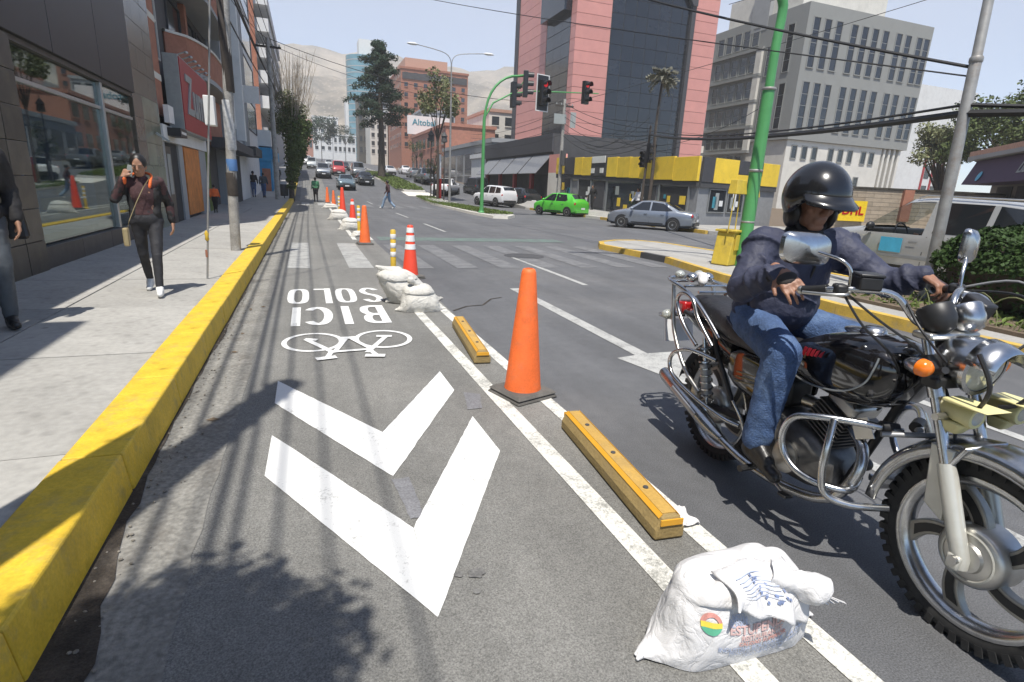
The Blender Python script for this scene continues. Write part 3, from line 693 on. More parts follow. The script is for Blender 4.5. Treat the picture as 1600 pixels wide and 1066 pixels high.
# -- shop with dark fascia and big panes
t = thing('glass_shop', 'shop with a black fascia and huge clear panes on the left pavement', 'shop', (0,0,0))
part('roof', MB().box(-14, XF+.16, -12, 15.1, 5.25, 5.45), M['fascia'], t, 0)
for k in range(6):
    y0 = 2.2+2.15*k; part('fascia_panel', MB().box(XF-.05, XF+.16, y0+.006, y0+2.144, 3.24, 5.24), M['fascia'], t, 0, .008)
part('upper_storey', MB().box(-14, XF+.16, -12, 2.9, 5.46, 8.2), M['fascia'], t, 0)
part('soffit', MB().box(-6.5, XF+.10, 2.2, 15.1, 3.16, 3.236), M['plinth'], t, 0)
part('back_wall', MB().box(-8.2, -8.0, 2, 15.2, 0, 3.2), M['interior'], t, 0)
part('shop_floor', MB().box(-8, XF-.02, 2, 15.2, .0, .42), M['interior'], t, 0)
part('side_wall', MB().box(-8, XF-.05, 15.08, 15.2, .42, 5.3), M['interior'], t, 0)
for k in range(4):
    y0 = 9.42+1.45*k; part('plinth_stone', MB().box(XF-.02, XF+.13, y0+.004, y0+1.446, .185, .50), M['plinth'], t, 0, .008)
for y0, y1, nm in ((9.52,13.02,'a'),(13.16,15.08,'b')):
    part('glass_pane', MB().box(XF+.02, XF+.03, y0, y1, .52, 3.16), M['glass'], t, 0)
part('glass_pane', MB().box(XF+.02, XF+.03, 3.0, 8.3, .3, 3.16), M['glass'], t, 0)
for y in (13.09,): part('mullion', MB().box(XF-.02, XF+.09, y-.055, y+.055, .50, 3.16), M['steel_frame'], t, 0, .006)
part('transom', MB().box(XF, XF+.06, 9.52, 13.03, 2.68, 2.735), M['steel_frame'], t, 0)
part('transom', MB().box(XF, XF+.06, 13.15, 15.08, 2.68, 2.735), M['steel_frame'], t, 0)
part('door_leaf', MB().box(XF-.35, XF-.30, 13.2, 14.2, .5, 2.68), M['charcoal'], t, 0)
for j, (ya, yb) in enumerate(((8.3,8.85),(8.86,9.42))):
    for k in range(7):
        part('stone_tile', MB().box(XF-.3, XF+.16-.004*(k % 2), ya+.004, yb-.004, .185+.43*k+.004, .185+.43*(k+1)-.004), M['stone'], t, 0, .006)
wp = thing('blue_window_panel', 'blue panel with grey shapes added behind the large shop pane', 'poster', (XF-.10, 11.1, .42))
part('sheet', MB().box(-.01, .01, -1.35, 1.45, .2, 1.95), M['blue_sheet'], wp, 0)  # blue panel added behind the glass to bring more blue into the pane
for a, b, z0, z1 in ((-1.2,-.5,.95,1.2),(-.9,.5,.55,.72),(.1,1.1,1.2,1.32),(.6,.85,.6,1.0),(-.3,.05,.75,.95)):
    part('grey_shape', MB().box(.012, .015, a, b, z0, z1), M['sign_grey'], wp, 0)
part('stand', MB().box(-.03, .03, -1.0, 1.0, 0, .2), M['charcoal'], wp, 0)
# -- polished stone pilaster
t = thing('stone_pilaster_block', 'tall pilaster block clad in polished green and brown stone beside the black shop', 'building', (0,0,0))
part('wall', MB().box(-12, XF-.03, 15.21, 17.62, 0, 13), M['dark_grey'], t, 0)
rng = random.Random(4)
for k in range(22):
    z0 = .19+.52*k
    for j in range(3):
        y0 = 15.23+.79*j; m = M['clad_green'] if (k < 6 and j > 0) or (k < 3) else M['clad_brown']
        part('cladding_panel', MB().box(XF-.03, XF+.07+rng.uniform(0,.006), y0+.004, y0+.786, z0+.004, z0+.516), m, t, 0, .004)
for k in range(12):
    part('cladding_panel', MB().box(XF-1.3, XF-.04, 15.17, 15.205, 5.5+.52*k, 5.5+.52*k+.51), M['clad_brown'], t, 0)
part('wall_lamp', MB().obox((XF+.24,16.9,2.45), (.34,.06,.05), Matrix.Rotation(.6,3,'Y')), M['steel_frame'], t, 0)

# -- brick apartment block with curved balconies over small shops
t = thing('brick_apartment_block', 'orange brick apartment block with curved balconies above the red shop sign', 'building', (0,0,0))
part('wall', MB().box(-13, XF-.5, 17.66, 31.6, 0, 16), M['dark_grey'], t, 0)
part('brick_pier', MB().box(XF-.5, XF-.02, 17.66, 18.75, 3.1, 16), M['brick'], t, 0)
for k in range(9): part('pier_band', MB().box(XF-.06, XF-.005, 17.66, 18.76, 4.0+1.45*k, 4.16+1.45*k), M['cream_wall'], t, 0)
for k in range(4):
    for j in range(2):
        window(t, 18.85+1.25*j, 20.0+1.25*j, 4.9+2.75*k, 7.1+2.75*k, lambda u,v,d: (XF-.5+d,u,v), 'win_glass', 'cream_wall', .06, 1)
def balcony(z, y0=22.2, y1=31.2, out=1.0):
    n = 16; P = []
    for i in range(n+1):
        a = i/n; y = y0+(y1-y0)*a; d = out*min(1, math.sin(PI*min(1, a*1.25+.0))**.45 if a < .4 else 1)*(1 if a < .85 else 1-.35*(a-.85)/.15)
        P.append((XF-.5+.05+d, y))
    base = [(XF-.5, y0)]+P+[(XF-.5, y1)]
    sl = MB().prism(list(reversed(base)), z-.16, z); b = part('balcony_slab', sl, M['plaster'], t, 0)
    wl = MB(); wl.ring([[(x-.1,y,z+.003) for x,y in P],[(x-.1,y,z+.95) for x,y in P],[(x,y,z+.95) for x,y in P],[(x,y,z+.003) for x,y in P]], False, False, loop=True)
    part('parapet', wl, M['brick'], b, 0)
    wl = MB(); wl.ring([[(x-.14,y,z+.953) for x,y in P],[(x-.14,y,z+1.03) for x,y in P],[(x+.04,y,z+1.03) for x,y in P],[(x+.04,y,z+.953) for x,y in P]], False, False, loop=True)
    part('coping', wl, M['cream_wall'], b, 0)
for k in range(5):
    z = 5.0+2.75*k; balcony(z)
    for j in range(3): window(t, 23.0+2.8*j, 25.3+2.8*j, z+.3, z+2.3, lambda u,v,d: (XF-.5+d,u,v), 'win_glass', 'dark_grey', .06, 0)
    part('brick_infill', MB().box(XF-.5, XF-.3, 25.35, 25.75, z, z+2.55), M['brick'], t, 0)
part('brick_infill', MB().box(XF-.5, XF-.1, 26.5, 31.2, 2.9, 4.8), M['brick'], t, 0)
t = thing('small_shop_front', 'small grey and white shop front with a dark open doorway and an orange board', 'shop', (0,0,0))
part('wall', MB().box(-8, XF-.1, 17.68, 26.4, 0, 2.86), M['dark_grey'], t, 0)
part('door_frame', MB().box(XF-.1, XF+.02, 17.7, 18.1, .19, 2.5).box(XF-.1, XF+.02, 19.85, 20.45, .19, 2.5), M['plaster'], t, 0)
part('doorway', MB().box(XF-.1, XF-.03, 18.1, 19.85, .19, 2.4), M['interior'], t, 0)
part('door', MB().box(XF-.06, XF+.0, 18.15, 18.85, .19, 2.3), M['stone'], t, 0)
part('notice', MB().box(XF-.0, XF+.01, 18.3, 18.7, 1.0, 2.1), M['sign_grey'], t, 0)
part('beam', MB().box(XF-.1, XF+.1, 17.7, 24.6, 2.42, 2.84), M['white_wall'], t, 0)
part('orange_board', MB().box(XF-.03, XF+.03, 20.6, 23.2, .3, 2.4), M['orange_panel'], t, 0)
part('door_frame', MB().box(XF-.1, XF+.04, 23.2, 24.5, .19, 2.42), M['plaster'], t, 0)
part('lime_door', MB().box(XF-.06, XF+.01, 24.6, 25.6, .19, 2.5), M['grass'], t, 0)
# red sign box
t = thing('red_shop_sign', 'big dark red box sign with pale lettering over the small shop front', 'sign', (XF, 19.2, 2.78))
part('box', MB().box(-.02, .36, 0, 4.9, 0, 2.05), M['sign_grey'], t, 0, .01)
part('face', MB().box(.363, .385, .06, 4.86, .05, 2.0), M['sign_red'], t, 0)
tm = text_mesh('Zuma', 1.55, .02, .03).xf(Matrix(((0,0,1,.40),(1,0,0,2.4),(0,1,0,1.02),(0,0,0,1))))
part('lettering', tm, M['sign_grey'], t, 0)
for k in range(7): part('lamp', MB().cyl((.2,.4+.68*k,2.05),(.5,.4+.68*k,2.18),.018).ell((.53,.4+.68*k,2.17),(.06,.06,.04)), M['steel_frame'], t, 30)
t = thing('black_fascia_sign', 'small black and white sign plates hung above the dark doorway', 'sign', (XF+.1, 18.2, 2.55))
part('black_plate', MB().box(0, .32, .0, .9, .02, .24), M['black'], t, 0); part('white_plate', MB().box(0, .12, -.2, .45, .35, .8), M['sign_white'], t, 0)
part('plate_text', MB().box(.322,.326,.12,.78,.09,.16), M['sign_white'], t, 0)

# -- tall pale tower, dark infill block, white banded block
t = thing('pale_slab_tower', 'narrow pale grey concrete tower next to the brick apartments', 'building', (0,0,0))
part('wall', MB().box(-14, XF+.05, 31.65, 36.6, 0, 22), M['plaster'], t, 0)
part('pipe', MB().box(XF+.06, XF+.22, 34.0, 34.4, 4.0, 22), M['white_wall'], t, 0); part('pipe', MB().box(XF+.06, XF+.5, 35.9, 36.6, 3.5, 22), M['white_wall'], t, 0)
for k in range(6): window(t, 32.1, 33.4, 4.6+2.8*k, 6.2+2.8*k, lambda u,v,d: (XF+.05+d,u,v))
part('canopy', MB().box(XF, XF+.8, 26.6, 36.5, 2.7, 3.1), M['charcoal'], t, 0)
part('shop_opening', MB().box(XF+.053, XF+.07, 31.9, 36.2, .2, 2.65), M['interior'], t, 0)
t = thing('white_and_glass_block', 'white block with dark glazed bays beyond the pale tower', 'building', (0,0,0))
part('wall', MB().box(-16, XF-.05, 36.7, 53, 0, 19), M['white_wall'], t, 0)
part('grey_pier', MB().box(XF-.05, XF+.1, 40, 43.4, 3, 19), M['plaster'], t, 0)
for k in range(6):
    window(t, 43.8, 52, 4.8+2.75*k, 6.9+2.75*k, lambda u,v,d: (XF-.05+d,u,v), 'win_glass', 'charcoal', .05, 0)
    window(t, 37.2, 39.7, 4.8+2.75*k, 6.9+2.75*k, lambda u,v,d: (XF-.05+d,u,v), 'win_glass', 'charcoal', .05, 0)
part('white_plate', MB().box(XF+.1, XF+1.1, 40.2, 40.3, 6.0, 7.0), M['sign_white'], t, 0)
part('awning', MB().box(XF, XF+.9, 37, 42, 2.8, 3.3), M['dark_grey'], t, 0)
t = thing('blue_kiosk_shop', 'low bright blue painted shop front at the corner of the left pavement', 'shop', (0,0,0))
part('wall', MB().box(-9, XF-.0, 53.1, 63, 0, 4.1), M['blue_wall'], t, 0)
part('parapet', MB().box(-9, -2.68, 53.08, 63, 4.11, 5.4), M['white_wall'], t, 0)
part('front', MB().box(-6.4, -2.72, 52.7, 53.05, 0.1, 4.0), M['blue_wall'], t, 0); part('side_wall', MB().box(XF+.005, -2.75, 53.06, 63, .1, 4.0), M['blue_wall'], t, 0); part('dark_opening', MB().box(-3.5, -2.85, 52.66, 52.695, .25, 2.3), M['brick'], t, 0); part('lintel_band', MB().box(-6.4, -2.7, 52.6, 52.695, 2.9, 3.5), M['blue_wall'], t, 0)
part('sign_band', MB().box(-2.745, -2.5, 53.2, 62.8, 3.1, 3.9), M['blue_wall'], t, 0)
part('door', MB().box(-2.745, -2.69, 57, 60, .2, 2.9), M['stone'], t, 0)
t = thing('banded_white_block', 'apartment block with white balcony bands seen past the wires on the left', 'building', (0,0,0))
part('wall', MB().box(-20, XF-.6, 63.2, 92, 0, 19.4), M['plaster'], t, 0)
part('brick_end', MB().box(-18, XF-.3, 62.95, 63.15, 6, 18.8), M['brick'], t, 0)
for k in range(5): part('balcony', MB().box(XF-.6, XF+.9, 63.4, 91, 8.2+2.3*k, 9.35+2.3*k), M['white_wall'], t, 0)
part('lower_wing', MB().box(-12, XF+.2, 63.3, 84, 0, 6.4), M['plaster'], t, 0)
for k in range(5): window(t, 64+4*k, 67+4*k, 3.6, 5.4, lambda u,v,d: (XF+.2+d,u,v))

# ================================================================ RIGHT SIDE BUILDINGS
# -- yellow panelled shop row on the corner
t = thing('yellow_corner_shop', 'low corner shop row with a band of yellow sign panels', 'shop', (0,0,0))
sl = lambda y: .031*(y-24.8)
XS = 19.5
part('wall', MB().box(XS+.02, 19.7, 25.0, 43, 0, 2.4), M['shop_grey'], t, 0)
part('roof', MB().hexa([(XS+.03,24.9,2.45),(26.2,26.35,2.45),(26.2,43,2.45),(XS+.03,43,2.45)],[(XS+.03,24.9,3.60),(26.2,26.35,3.60),(26.2,43,4.1),(XS+.03,43,4.1)]), M['cream_wall'], t, 0)
def yp(name, y0, y1, m, z0=2.42, z1=3.68, x=.0, rd=.0):
    z0 += sl((y0+y1)/2); z1 += sl((y0+y1)/2)
    return part(name, MB().box(XS-.14-x, XS+.02, y0+.02, y1-.02, z0, z1), M[m], t, 0, .012)
yy = [(24.85,27.0,'y'),(27.0,29.1,'y'),(29.1,30.5,'y'),(30.5,31.6,'y'),(31.6,33.2,'y'),(33.2,34.6,'y'),(34.6,36.9,'logo'),(36.9,38.3,'y'),(38.3,39.6,'y'),(39.6,41.4,'c'),(41.4,43.0,'y')]
for a, b2, k in yy: yp('sign_panel' if k == 'y' else 'dark_panel', a, b2, 'yellow_panel' if k == 'y' else 'charcoal')
part('logo_plate', MB().box(XS-.19, XS-.145, 34.8, 36.7, 3.3+sl(35.7), 3.75+sl(35.7)), M['sign_white'], t, 0)
for q in (35.0, 36.3): part('logo_plate', MB().box(XS-.19, XS-.145, q, q+.45, 2.62+sl(35.7), 2.95+sl(35.7)), M['sign_white'], t, 0)
part('beam', MB().hexa([(XS-.1,24.9,2.15),(XS+.02,24.9,2.15),(XS+.02,43,2.65),(XS-.1,43,2.65)],[(XS-.1,24.9,2.415),(XS+.02,24.9,2.415),(XS+.02,43,2.96),(XS-.1,43,2.96)]), M['dark_grey'], t, 0)
def opening(y0, y1, z1=2.1, m='interior', goods=0, seed=1):
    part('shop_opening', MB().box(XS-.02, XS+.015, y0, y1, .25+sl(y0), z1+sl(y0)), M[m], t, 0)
    rg = random.Random(seed)
    for k in range(goods):
        y = rg.uniform(y0+.1, y1-.5); z = rg.uniform(.5, 1.5)+sl(y0)
        part('display_item', MB().box(XS-.05, XS-.021, y, y+rg.uniform(.15,.5), z, z+rg.uniform(.2,.6)), M[rg.choice(['white_wall','teal_ink','blue_sheet','sign_grey','yellow_panel'])], t, 0)
    for yj in (y0-.13, y1+.02): part('jamb', MB().box(XS-.08, XS+.018, yj, yj+.12, .2, 2.14+sl(yj)), M['steel_frame'], t, 0)
opening(25.6, 28.2, 2.1, goods=3, seed=2); opening(30.2, 34.4, 2.1, 'win_glass', 7, 3); opening(36.9, 38.8, 2.2, 'interior', 3, 4); opening(40.2, 42.6, 2.3, 'win_glass', 3, 5)
for k, (ya, yb) in enumerate(((28.7,29.9),(34.9,36.5))):
    part('door', MB().box(XS-.03, XS+.016, ya, yb, .25+sl(ya), 2.05+sl(ya)), M['charcoal'], t, 0)
# right wing of the same shop, along the side street
w0, w1 = V(19.5,24.8,0), V(26.2,26.3,0); wd = (w1-w0).normalized(); wn2 = V(wd.y,-wd.x,0)
WF = lambda u, v, d: tuple(w0+wd*u+wn2*d+V(0,0,v))
def wbox(nm, u0, u1, z0, z1, d0, d1, m, bev=0):
    mb = MB(); mb.add([WF(u,z,d) for z in (z0,z1) for u,d in ((u0,d1),(u1,d1),(u1,d0),(u0,d0))], [(0,3,2,1),(4,5,6,7),(0,1,5,4),(1,2,6,5),(2,3,7,6),(3,0,4,7)]); return part(nm, mb, M[m], t, 0, bev)
part('wall', MB().prism([(19.53,24.83),(26.2,26.32),(26.2,31),(19.53,31)], 0, 2.4), M['shop_grey'], t, 0)
for u0, u1, m, z0 in ((0,.95,'charcoal',2.42),(.95,3.0,'yellow_panel',2.42),(3.0,5.2,'charcoal',2.95),(3.0,5.2,'yellow_panel',2.42),(5.2,6.8,'yellow_panel',2.42)):
    wbox('sign_panel' if m != 'charcoal' else 'dark_panel', u0+.015, u1-.015, z0, 3.68 if z0 > 2.5 or u0 != 3.0 else 2.93, -.018, .13, m, .012)
wbox('beam', 0, 6.8, 2.15, 2.41, -.018, .1, 'dark_grey')
for u0, u1 in ((.9,2.35),(2.5,3.9),(4.05,5.3)):
    w = window(t, u0, u1, .85, 2.1, WF, 'win_glass', 'steel_frame', .05, 0)
    rg = random.Random(int(u0*10))
    for k in range(3):
        a = rg.uniform(u0+.1, u1-.4); wbox('poster', a, a+.3, 1.0+.1*k, 1.9-.2*k, .02, .03, rg.choice(['white_wall','teal_ink','sign_grey','blue_sticker']))

# -- pink panelled tower with dark glass
TX, TY, TW, TD, TH = 28.0, 59.4, 18.3, 19.0, 34.0
t = thing('pink_office_tower', 'pink panelled office tower with dark glass bays on the corner', 'building', (0,0,0))
part('core', MB().box(TX+.12, TX+TW-.12, TY+.12, TY+TD-.1, -1, TH-.2), M['dark_grey'], t, 0)
PF = lambda u, v, d: (TX+u, TY-d, v)           # front
PL = lambda u, v, d: (TX-d, TY+u, v)           # left
def cbox(place, nm, u0, u1, z0, z1, d0, d1, m, bev=0):
    vs = [place(u,z,d) for z in (z0,z1) for u,d in ((u0,d1),(u1,d1),(u1,d0),(u0,d0))]
    mb = MB().add(vs, [(0,3,2,1),(4,5,6,7),(0,1,5,4),(1,2,6,5),(2,3,7,6),(3,0,4,7)]); return part(nm, mb, M[m], t, 0, bev)
rows = 27; rh = 1.22
for k in range(rows):
    z0 = .6+rh*k
    cbox(PF, 'wall_panel', .0, 4.2, z0+.02, z0+rh-.02, -.1, .0, 'pink')
    cbox(PF, 'wall_panel', 14.9, TW, z0+.02, z0+rh-.02, -.1, .0, 'pink')
    cbox(PL, 'wall_panel', .06, 1.3, z0+.02, z0+rh-.02, -.1, .004, 'pink')
    cbox(PL, 'wall_panel', 8.1, 17.6, z0+.02, z0+rh-.02, -.1, .0, 'pink')
for k in range(18):                              # front glass bay
    z0 = 5.2+1.55*k
    for j in range(7):
        u0 = 4.3+1.5*j; cbox(PF, 'glass_pane', u0+.03, u0+1.47, z0+.03, z0+1.52, -.1, -.05-.02*((k+j) % 2), 'tower_glass')
cbox(PF, 'glass_sill', 4.25, 14.85, 4.9, 5.15, -.1, .3, 'cream_wall')
cbox(PF, 'dark_pier', 14.35, 14.88, 5.2, 24, -.1, .35, 'charcoal')
mb = MB().add([PF(u,z,d) for u,z in ((11.4,27),(14.3,22.6),(14.9,22.6),(14.9,27)) for d in (0.0,.5)], [(0,2,4,6),(1,7,5,3),(0,1,3,2),(2,3,5,4),(4,5,7,6),(6,7,1,0)]); part('dark_gusset', mb, M['charcoal'], t, 0)
for k in range(17):                              # left glass strip
    z0 = 5.6+1.5*k
    for j in range(3): cbox(PL, 'glass_pane', 1.45+2.2*j, 3.6+2.2*j, z0+.03, z0+1.47, -.1, -.03, 'tower_glass')
cbox(PL, 'glass_box', 1.4, 8.0, 20.6, 34, -.1, .9, 'tower_glass')
cbox(PL, 'end_fin', 17.7, TD, 1, TH, -.1, .1, 'charcoal')
# -- awning block left of the tower
t = thing('awning_restaurant', 'low dark restaurant with grey sloping awnings left of the pink tower', 'shop', (0,0,0))
part('wall', MB().box(20.4, 30, 46, 66, 0, 6.4), M['dark_grey'], t, 0)
part('upper_band', MB().box(20.2, 20.38, 46, 66, 4.9, 6.4), M['charcoal'], t, 0)
for k in range(4):
    y0 = 46.3+4.7*k
    part('awning', MB().hexa([(18.9,y0,3.0),(20.35,y0,4.6),(20.35,y0+4.4,4.6),(18.9,y0+4.4,3.0)], [(18.9,y0,3.05),(20.35,y0,4.7),(20.35,y0+4.4,4.7),(18.9,y0+4.4,3.05)]), M['grey_metal'], t, 0)
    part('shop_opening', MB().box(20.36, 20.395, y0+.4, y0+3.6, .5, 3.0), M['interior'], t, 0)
    part('red_pillar', MB().box(20.1, 20.39, y0+3.9, y0+4.4, .3, 4.0), M['sign_red'], t, 0)
part('pale_wall', MB().box(19.95, 20.38, 43.1, 45.9, 0, 3.1), M['cream_wall'], t, 0); part('salmon_wall', MB().box(19.95, 20.38, 43.1, 45.9, 3.1, 4.6), M['pink'], t, 0)

# -- grey office tower with tall slot windows
GX, GY, GW, GD, GH = 59.5, 59.1, 22.5, 17.3, 25.6
t = thing('grey_office_tower', 'grey concrete office tower with tall slot windows over a white lower part', 'building', (0,0,0))
part('upper_body', MB().box(GX, GX+GW, GY, GY+GD, 9.6, GH), M['grey_tower'], t, 0)
part('lower_body', MB().box(GX+.35, GX+18.0, GY+.35, GY+GD-.2, 0, 9.58), M['cream_wall'], t, 0)
part('penthouse', MB().box(GX-.02+.6, GX+15, GY+1.8, GY+GD-2, GH, GH+3.6), M['cream_wall'], t, 0)
part('corner_block', MB().box(GX-.05, GX+3, GY+6.8, GY+9.9, 24.0, 30), M['plaster'], t, 0)
GF = lambda u, v, d: (GX+u, GY-d, v)
us = [1.6,3.6,5.6, 8.3,10.2,12.1,14.0, 16.7,18.5, 21.0-.9+.6]
us = [1.5,3.4,5.3, 8.0,9.9,11.8,13.7, 16.2,18.0, 20.2,21.6]
def slot(nm, u0, u1, z0, z1, PFn, segs):
    f = MB()
    def bx(a,b2,c,d,e0,e1):
        vs = [PFn(a,c,e0),PFn(b2,c,e0),PFn(b2,d,e0),PFn(a,d,e0),PFn(a,c,e1),PFn(b2,c,e1),PFn(b2,d,e1),PFn(a,d,e1)]
        f.add(vs, [(0,3,2,1),(4,5,6,7),(0,1,5,4),(1,2,6,5),(2,3,7,6),(3,0,4,7)])
    bx(u0-.1,u0,z0,z1,.003,.09); bx(u1,u1+.1,z0,z1,.003,.09); bx(u0-.1,u1+.1,z1,z1+.1,.003,.09); bx(u0-.1,u1+.1,z0-.1,z0,.003,.12)
    w = part('window', f, M['grey_tower'], t, 0)
    for k in range(segs):
        a = z0+(z1-z0)*k/segs; part('pane', MB().quad(PFn(u0,a+.04,.012+.004*(k%2)),PFn(u1,a+.04,.012),PFn(u1,a+(z1-z0)/segs-.04,.012),PFn(u0,a+(z1-z0)/segs-.04,.012+.004*(k%2))), M['tower_glass'], w, 0)
for u in us:
    slot('w', u-.52, u+.52, 18.3, 24.0, GF, 4); slot('w', u-.52, u+.52, 11.0, 16.6, GF, 4)
GLo = lambda u, v, d: (GX+.35+u, GY+.35-d, v)
for u in (1.4,3.2,5.0,8.0,9.8,11.6,14.2,15.8): slot('w', u-.42, u+.42, 7.3, 8.9, GLo, 1)
for u in (13.6, 9.9): slot('w', u-.4, u+.4, 3.6, 5.4, GLo, 1)
for k in range(4): part('column', MB().box(GX+18.4+1.0*k, GX+18.8+1.0*k, GY+.3, GY+1.0, 0, 9.59), M['cream_wall'], t, 0)
part('recess', MB().box(GX+18.05, GX+22, GY+1.6, GY+8, 0, 9.57), M['dark_grey'], t, 0)
GLf = lambda u, v, d: (GX-d, GY+u, v)
slot('w', 1.9, 2.9, 18.0, 23.6, GLf, 4); slot('w', 1.9, 2.9, 11.0, 16.6, GLf, 4); slot('w', 4.2, 4.9, 11.0, 16.6, GLf, 4); slot('w', 5.4, 6.0, 11.0, 16.6, GLf, 4); slot('w', 4.2, 4.9, 18.0, 21.6, GLf, 3); slot('w', 5.4, 6.0, 18.0, 21.6, GLf, 3)
for k in range(6):
    z0 = 5.0+3.35*k
    part('ledge', MB().box(GX-.45, GX-.003, GY+6.6, GY+GD+.1, z0-.25, z0+.1), M['grey_tower'], t, 0)
    for j in range(5): slot('w', 8.0+1.75*j, 9.2+1.75*j, z0+.5, z0+2.7, GLf, 2)
    if 0 < k < 5: part('pier', MB().box(GX-.4, GX-.004, GY+6.7, GY+7.7, z0+.12, z0+3.08), M['cream_wall'], t, 0)
# -- wall, white block, awning shop on the right
t = thing('retaining_wall', 'long low beige brick wall behind the rider with an orange pier', 'wall', (0,0,0))
A, B2 = V(25.5,24.0,0), V(40,19.2,0); wd3 = (B2-A).normalized(); nn = V(wd3.y,-wd3.x,0); Lw = (B2-A).length
rot3 = Matrix((wd3, -nn, V(0,0,1))).transposed()
part('core', MB().obox((A+B2)/2+V(0,0,1.25), (Lw,.3,2.5), rot3), M['cream_wall'], t, 0)
bme = [MB().box(0,.94,-.03,.03,.01,.215).mesh('brick', m) for m in (mat('beige_block', (.33,.27,.20), .9, var=.15, rnd=.12), )][0]
for r in range(11):
    for k in range(int(Lw/.95)):
        o = link('brick', bme, t, A+wd3*(k*.95+(.47 if r % 2 else 0)+.0)+nn*.16+V(0,0,.05+.222*r)); o.rotation_euler = (0,0,math.atan2(wd3.y,wd3.x))
part('coping', MB().obox((A+B2)/2+V(0,0,2.56), (Lw+.1,.5,.1), rot3), M['stone'], t, 0)
part('orange_pier', MB().obox(A+wd3*6.1+nn*.15+V(0,0,1.7), (.55,.45,1.7), rot3), M['brick'], t, 0)
t = thing('yellow_courier_board', 'yellow board with red lettering on the beige wall right of the helmet', 'sign', A+wd3*3.1+nn*.35, math.atan2(wd3.y,wd3.x))
part('board', MB().box(-.75,.75,-.03,.03,.75,1.85), M['dhl_yellow'], t, 0)
part('lettering', text_mesh('DHL', .62, .01, .02).xf(Matrix(((1,0,0,0),(0,0,-1,-.045),(0,1,0,1.3),(0,0,0,1)))), M['red_light'] if False else M['red_lens'], t, 0)
t = thing('white_corner_block', 'white block with red trim between the grey tower and the trees', 'building', (0,0,0))
part('wall', MB().box(84,99,62,75,0,19.3), M['white_wall'], t, 0)
for k in range(4):
    part('red_trim', MB().box(90.5+2.1*k, 90.9+2.1*k, 61.9, 61.99, 2, 11.0), M['sign_red'], t, 0)
    for z in (3.2, 6.2, 9.4): window(t, 91.1+2.1*k, 92.2+2.1*k, z, z+1.9, lambda u,v,d: (u,62-d,v))
t = thing('purple_awning_shop', 'single storey shop with a dark purple lettered awning behind the silver car', 'shop', (0,0,0))
A, B2 = V(38.2,21.9,0), V(28.6,11.4,0); qd = (B2-A).normalized(); qn = V(qd.y,-qd.x,0)
if qn.dot(A) > 0: qn = -qn
QF = lambda u, v, d: tuple(A+qd*u+qn*d+V(0,0,v))
Lq = (B2-A).length
cbox(QF, 'wall', 0, Lq, 0, 4.3, -4, 0, 'stone'); cbox(QF, 'roof', -.5, Lq, 4.72, 5.0, -5, 1.3, 'pinkroof'); cbox(QF, 'gutter_edge', -.5, Lq, 4.5, 4.715, -4.9, 1.35, 'plaster')
mb = MB().add([QF(u,z,d) for u in (0,Lq) for z,d in ((4.45,.1),(4.45,1.0),(3.1,1.5),(3.1,.1))], [(0,1,2,3),(7,6,5,4),(0,4,5,1),(1,5,6,2),(2,6,7,3),(3,7,4,0)]); part('awning', mb, M['purple'], t, 0)
sl_ = V(0,0,-1.35)+qn*.5; sl_.normalize(); fn = qd.cross(sl_).normalized(); fn = fn if fn.dot(qn) > 0 else -fn
def awtext(s, u, size, mm):
    tm = text_mesh(s, size, .01, .01); o = A+qd*u+qn*1.28+V(0,0,3.72)+fn*.03; a = qd
    tm.xf(Matrix(((a.x,-sl_.x,fn.x,o.x),(a.y,-sl_.y,fn.y,o.y),(a.z,-sl_.z,fn.z,o.z),(0,0,0,1)))); part('lettering', tm, M[mm], t, 0)
awtext('LIBROS DE LA', 9.2, .78, 'sign_grey'); awtext('\u25cf', .9, .9, 'blue_sticker') if False else None
part('emblem', MB().lathe([(.28,0),(.28,.02)], A+qd*2.2+qn*1.38+V(0,0,3.5)+fn*.02, fn), M['blue_sticker'], t, 0)
for k in range(5): cbox(QF, 'shop_opening', 1+2.6*k, 3+2.6*k, .4, 3.0, .002, .03, 'interior')
for k in range(3): cbox(QF, 'stall_goods', 2+3.6*k, 3.5+3.6*k, .6, 1.9, .04, .5, ('orange_panel','sign_grey','brick')[k])
